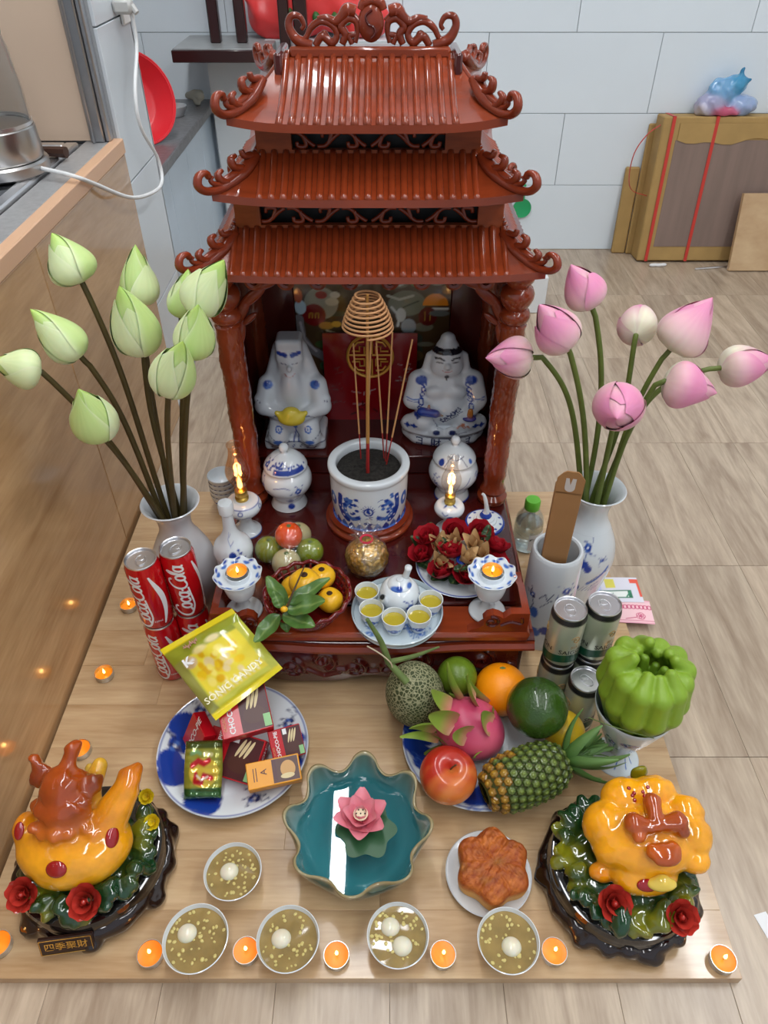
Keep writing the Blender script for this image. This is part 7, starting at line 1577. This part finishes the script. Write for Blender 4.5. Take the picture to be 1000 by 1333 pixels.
# ---- amber resin statues on black carved bases
AM, AM2, BR, BRD, GD, GY, RDG = L((240, 164, 20)), L((226, 140, 10)), L((166, 70, 14)), L((110, 34, 10)), L((10, 56, 26)), L((120, 120, 20)), L((120, 6, 10))
mat('resin', attr=True, rough=.12, coat=.8, sss=.45, noise=(45, .18)); mat('base_black', (.006, .005, .005), rough=.08, coat=.8); mat('gem_red', L((150, 4, 12)), rough=.03, coat=1); mat('base_brown', (.012, .004, .003), rough=.15, coat=.6)
def rose(t, M, s): 
    r = bpy.data.objects.new('rose', None); COL.objects.link(r); r.parent = t; r.matrix_local = M; r.empty_display_size = .01
    bloom(r, 'petal', Matrix.Identity(4), .0225 * s, .026 * s, [(5, .12, 1), (5, .55, .82), (4, .95, .58)], 'resin', L((128, 26, 20)), L((196, 60, 48)), .45, .6, .6, 4, .30)
    mk('heart', xf(uvsphere(.004 * s, .004 * s, .006 * s, 12, 8), loc=(0, 0, .007 * s)), mat('rose_heart', L((170, 44, 36)), rough=.15, coat=.6), r, ang=180); return r
def statue_base(t, R, seed, ry=1.0):
    (v, f), a, z, r = lathe([(0, .030), (R * .5, .030), (R, .030), (R * 1.02, .036), (R * 1.0, .048), (R * .94, .053), (R * .5, .054), (0, .054)], 96, 60, ret=True); v[:, 1] *= ry; mk('base_disc', (v, f), 'base_black', t, ang=50)
    rs = np.random.default_rng(seed); pr = []
    for i in range(26):
        an = 2 * PI * i / 26; rr_ = R * rs.uniform(.97, 1.02); pr.append(('e', ((math.cos(an) * rr_, math.sin(an) * rr_ * ry, rs.uniform(.014, .026)), (rs.uniform(.010, .015), rs.uniform(.014, .022), rs.uniform(.012, .018)), (0, rs.uniform(-.3, .3), an)), (0, 0, 0)))
    for i in range(7):
        an = 2 * PI * i / 7 + .45; pr.append(('e', ((math.cos(an) * R * 1.03, math.sin(an) * R * 1.03 * ry, .012), (.017, .017, .012)), (0, 0, 0)))
    pr.append(('e', ((0, 0, .018), (R * .97, R * .97 * ry, .016)), (0, 0, 0)))
    v, f, c_ = SD(pr, .0035, .008); v[:, 2] = np.maximum(v[:, 2], 0); v += (noise3(v, 260, seed) * .0012)[:, None]; v[:, 2] = np.maximum(v[:, 2], 0)
    mk('carved_roots', (v, f), 'base_brown', t, ang=180)
def amber(px, py, lab, R):
    q = at(px, py, .054); q.z = 0; t = thing('resin_statue', lab, 'statue', q); statue_base(t, R, px); return t, q
def on_surface(vs, Q, px, py):
    """the visible surface point of a mesh under a photo pixel, and the outward direction towards the viewer"""
    w = vs + np.array(Q); d = w[:, 1] * _c - (w[:, 2] - H) * _s; x = 500 + FPX * w[:, 0] / d; y = 666.5 - FPX * (w[:, 1] * _s + (w[:, 2] - H) * _c) / d
    r = np.hypot(x - px, y - py); near = r < max(5, r.min() + 3); i = np.where(near)[0][np.argmin(d[near])]; nb = vs[np.linalg.norm(vs - vs[i], axis=1) < .012]
    n = np.linalg.svd(nb - nb.mean(0))[2][2]; n = n if np.dot(n, np.array((0, 0, H)) - w[i]) > 0 else -n
    return Vector(vs[i]), Vector(n)
def gem_at(t, vs, Q, px, py, rx, ry, name='gem', m='gem_red', h=.45):
    p, n = on_surface(vs, Q, px, py); o = mk(name, uvsphere(rx, ry, min(rx, ry) * h, 24, 14), m, t, ang=180); o.matrix_local = Matrix.Translation(p) @ frame(n, (1, 0, 0)).to_4x4(); return o
# left: ingot with horned beast
t, Q0 = amber(117, 1108, 'amber ingot statue topped by a brown horned beast, on a black base with plaque', .103)
def P_(x, y, z): return tuple(at(x, y, z) - Q0)
AY = L((232, 184, 40))
pr = [('e', (P_(98, 1098, .092), (.080, .058, .044)), AM), ('e', (P_(96, 1112, .082), (.068, .048, .034)), AY), ('c', (P_(135, 1078, .11), P_(163, 1030, .145), .030, .019), AM), ('c', (P_(150, 1050, .135), P_(172, 1012, .155), .017, .012), AM2), ('c', (P_(163, 1008, .16), P_(177, 1002, .158), .010, .009), BR), ('e', (P_(168, 1016, .158), (.014, .012, .009)), L((200, 100, 20))), ('c', (P_(112, 1040, .135), P_(130, 996, .155), .017, .011), L((226, 176, 50))), ('c', (P_(120, 1040, .13), P_(118, 1000, .14), .012, .008), L((206, 176, 70))), ('e', (P_(36, 1080, .105), (.018, .024, .028)), AM2),
      *[('e', (P_(45 + 11 * i_, 1078 + 9 * math.sin(i_ * 2.1), .136 + .006 * math.cos(i_ * 1.3)), (.010, .009, .008)), L((190, 92, 18)) if i_ % 2 else BR, .004) for i_ in range(9)], *[('e', (P_(52 + 12 * i_, 1046 + 8 * math.cos(i_ * 1.7), .163), (.009, .009, .008)), BRD if i_ % 2 else BR, .003) for i_ in range(6)],
      ('e', (P_(85, 1040, .155), (.036, .034, .028)), BR), ('e', (P_(82, 1022, .172), (.030, .028, .026)), BR), ('e', (P_(78, 1060, .15), (.028, .020, .020)), BR), ('e', (P_(76, 1078, .138), (.026, .012, .010)), L((196, 100, 20))), ('e', (P_(51, 1012, .165), (.013, .013, .014)), BRD), ('e', (P_(121, 1020, .165), (.015, .014, .014)), BRD), ('c', (P_(58, 1006, .17), P_(45, 988, .188), .010, .009), BR), ('c', (P_(84, 1004, .185), P_(98, 972, .205), .011, .008), BR), ('e', (P_(92, 976, .205), (.009, .008, .009)), BR), ('e', (P_(70, 1088, .142), (.010, .009, .009)), L((190, 96, 20))), ('e', (P_(50, 1050, .14), (.012, .012, .012)), BR), ('e', (P_(105, 1058, .148), (.014, .011, .010)), BR)]
v, f, c_ = SD(pr, .0026, .008, kc=.006); bw_ = np.clip((.62 - c_[:, 0]) / .3, 0, 1); v += (noise3(v, 170, 2) * .0008 + bw_ * (noise3(v, 190, 11) * .0022 + noise3(v, 420, 12) * .0010))[:, None]; mk('amber_figure', (v, f), 'resin', t, col=c_, ang=180); body_v = v.copy()
rs = np.random.default_rng(2); pr = []
for i in range(34):
    an = -2.9 + 3.6 * i / 33; rr_ = rs.uniform(.070, .092); gcol = GD if rs.random() < .75 else GY; pr.append(('e', ((math.cos(an) * rr_, math.sin(an) * rr_, .056 + rs.uniform(0, .016)), (rs.uniform(.012, .024), rs.uniform(.008, .014), rs.uniform(.006, .012)), (rs.uniform(-.6, .6), rs.uniform(-.6, .6), an + rs.normal() * .5)), gcol))
pr.append(('e', ((0, -.01, .056), (.082, .07, .014)), GD))
v, f, c_ = SD(pr, .0028, .004, kc=.004); v += (noise3(v, 300, 6) * .0015)[:, None]; mk('green_leaves', (v, f), 'resin', t, col=c_, ang=180)
for (x, y, rx, ry) in ((70, 1128, .0145, .0115), (150, 1087, .0095, .0145), (26, 1078, .007, .012)): gem_at(t, body_v, Q0, x, y, rx, ry)
for (x, y, z_, s_) in ((32, 1163, .074, 1.1), (113, 1172, .074, 1.15)): rose(t, Matrix.Translation(P_(x, y, z_)) @ Matrix.Rotation(.55, 4, 'X'), s_)
for (x, y, z_) in ((192, 1037, .075), (199, 1070, .072)):
    fl3 = bpy.data.objects.new('yellow_flower', None); COL.objects.link(fl3); fl3.parent = t; fl3.matrix_local = Matrix.Translation(P_(x, y, z_)) @ Matrix.Rotation(.5, 4, 'X'); bloom(fl3, 'petal', Matrix.Identity(4), .013, .014, [(6, .15, 1), (5, .6, .7)], 'resin', L((200, 160, 10)), L((236, 206, 40)), .4, .6, .6, 3, .3)
M = Matrix.Translation((-.004, -.113, .027)) @ Matrix.Rotation(.13, 4, 'Z') @ Matrix.Rotation(-.35, 4, 'X')
pq = mk('plaque', box(-.036, .036, -.003, .003, -.0145, .0145, .001), mat('plaque_brown', (.03, .012, .008), rough=.3), t, ang=30); pq.matrix_local = M
mk('plaque_border', cat(*[tube([(a, -.0034, b) for a, b in q_], .0006, 5) for q_ in ([(-.034, -.0125), (.034, -.0125)], [(.034, -.0125), (.034, .0125)], [(.034, .0125), (-.034, .0125)], [(-.034, .0125), (-.034, -.0125)])]), 'gold', pq)
mk('plaque_characters', textflat('四季聚財', .0145, Matrix.Translation((0, -.0036, 0)) @ Matrix.Rotation(PI / 2, 4, 'X'), bold=.01), 'gold', pq, smooth=False)
# right: amber toad with brown blossom
t, Q0 = amber(811, 1124, 'amber toad statue with brown blossom on its back, on a plain black base', .102)
pr = [('e', (P_(838, 1088, .105), (.074, .058, .045)), AM), ('e', (P_(790, 1075, .11), (.034, .034, .034)), AM), ('e', (P_(800, 1105, .10), (.030, .026, .030)), AM), ('e', (P_(898, 1088, .115), (.030, .030, .032)), AM), ('e', (P_(890, 1058, .125), (.028, .024, .028)), AM), ('e', (P_(815, 1038, .125), (.036, .028, .030)), AM), ('e', (P_(850, 1032, .13), (.034, .024, .026)), AM), ('e', (P_(838, 1140, .085), (.046, .026, .026)), AM), ('e', (P_(785, 1135, .075), (.020, .014, .012)), AM2), ('e', (P_(905, 1120, .105), (.020, .018, .018)), AM)]
pr += [('e', (P_(853, 1074, .158), (.012, .011, .009)), BR, .003), ('c', (P_(846, 1077, .158), P_(826, 1072, .156), .009, .015), BR, .003), ('c', (P_(853, 1066, .160), P_(849, 1044, .160), .010, .013), BR, .003), ('c', (P_(860, 1073, .158), P_(882, 1070, .156), .009, .014), BR, .003), ('e', (P_(888, 1082, .150), (.011, .010, .009)), BRD, .003), ('e', (P_(832, 1088, .152), (.010, .009, .008)), L((190, 86, 14)), .003), ('e', (P_(866, 1112, .148), (.022, .016, .011)), BR, .003), ('e', (P_(852, 1108, .148), (.011, .010, .008)), L((200, 96, 10)), .003), ('e', (P_(876, 1104, .148), (.010, .010, .009)), L((200, 96, 10)), .003)]
v, f, c_ = SD(pr, .0026, .0045, kc=.004); v += (noise3(v, 260, 3) * .0007)[:, None]; mk('amber_figure', (v, f), 'resin', t, col=c_, ang=180); body_v = v.copy()
pr = []; rs = np.random.default_rng(12)
for i in range(40):
    an = -4.6 + 4.6 * i / 39; rr_ = rs.uniform(.072, .09); gcol = GD if rs.random() < .7 else GY; pr.append(('e', ((math.cos(an) * rr_, math.sin(an) * rr_, .056 + rs.uniform(0, .016)), (rs.uniform(.012, .024), rs.uniform(.008, .014), rs.uniform(.006, .012)), (rs.uniform(-.6, .6), rs.uniform(-.6, .6), an + rs.normal() * .5)), gcol))
pr.append(('e', ((0, -.008, .056), (.084, .07, .016)), GD)); pr.append(('e', (P_(832, 1006, .13), (.012, .008, .016)), GY))
v, f, c_ = SD(pr, .0028, .004, kc=.004); v += (noise3(v, 300, 7) * .0015)[:, None]; mk('green_leaves', (v, f), 'resin', t, col=c_, ang=180)
for i in range(7): gem_at(t, body_v, Q0, 818 + 8 * (i % 4) + 3 * (i // 4), 1022 + 6 * (i % 3) + 4 * (i // 4), .0028, .0028, 'red_dot', h=.7)
gem_at(t, body_v, Q0, 840, 1152, .014, .009)
pg_, ng_ = on_surface(body_v, Q0, 864, 1147); pg_ = pg_ + ng_ * .004; v, f, c_ = SD([('e', (tuple(pg_), (.020, .010, .009)), (1, 1, 1)), ('e', (tuple(pg_ + Vector((0, .002, .006))), (.011, .008, .007)), (1, 1, 1))], .002, .004); mk('gold_ingot', (v, f), mat('ingot_gold', L((226, 196, 80)), rough=.12, coat=.7, sss=.3), t, ang=180)
for (x, y, z_, s_) in ((798, 1174, .076, 1.15), (885, 1192, .074, 1.1)): rose(t, Matrix.Translation(P_(x, y, z_)) @ Matrix.Rotation(.55, 4, 'X'), s_)
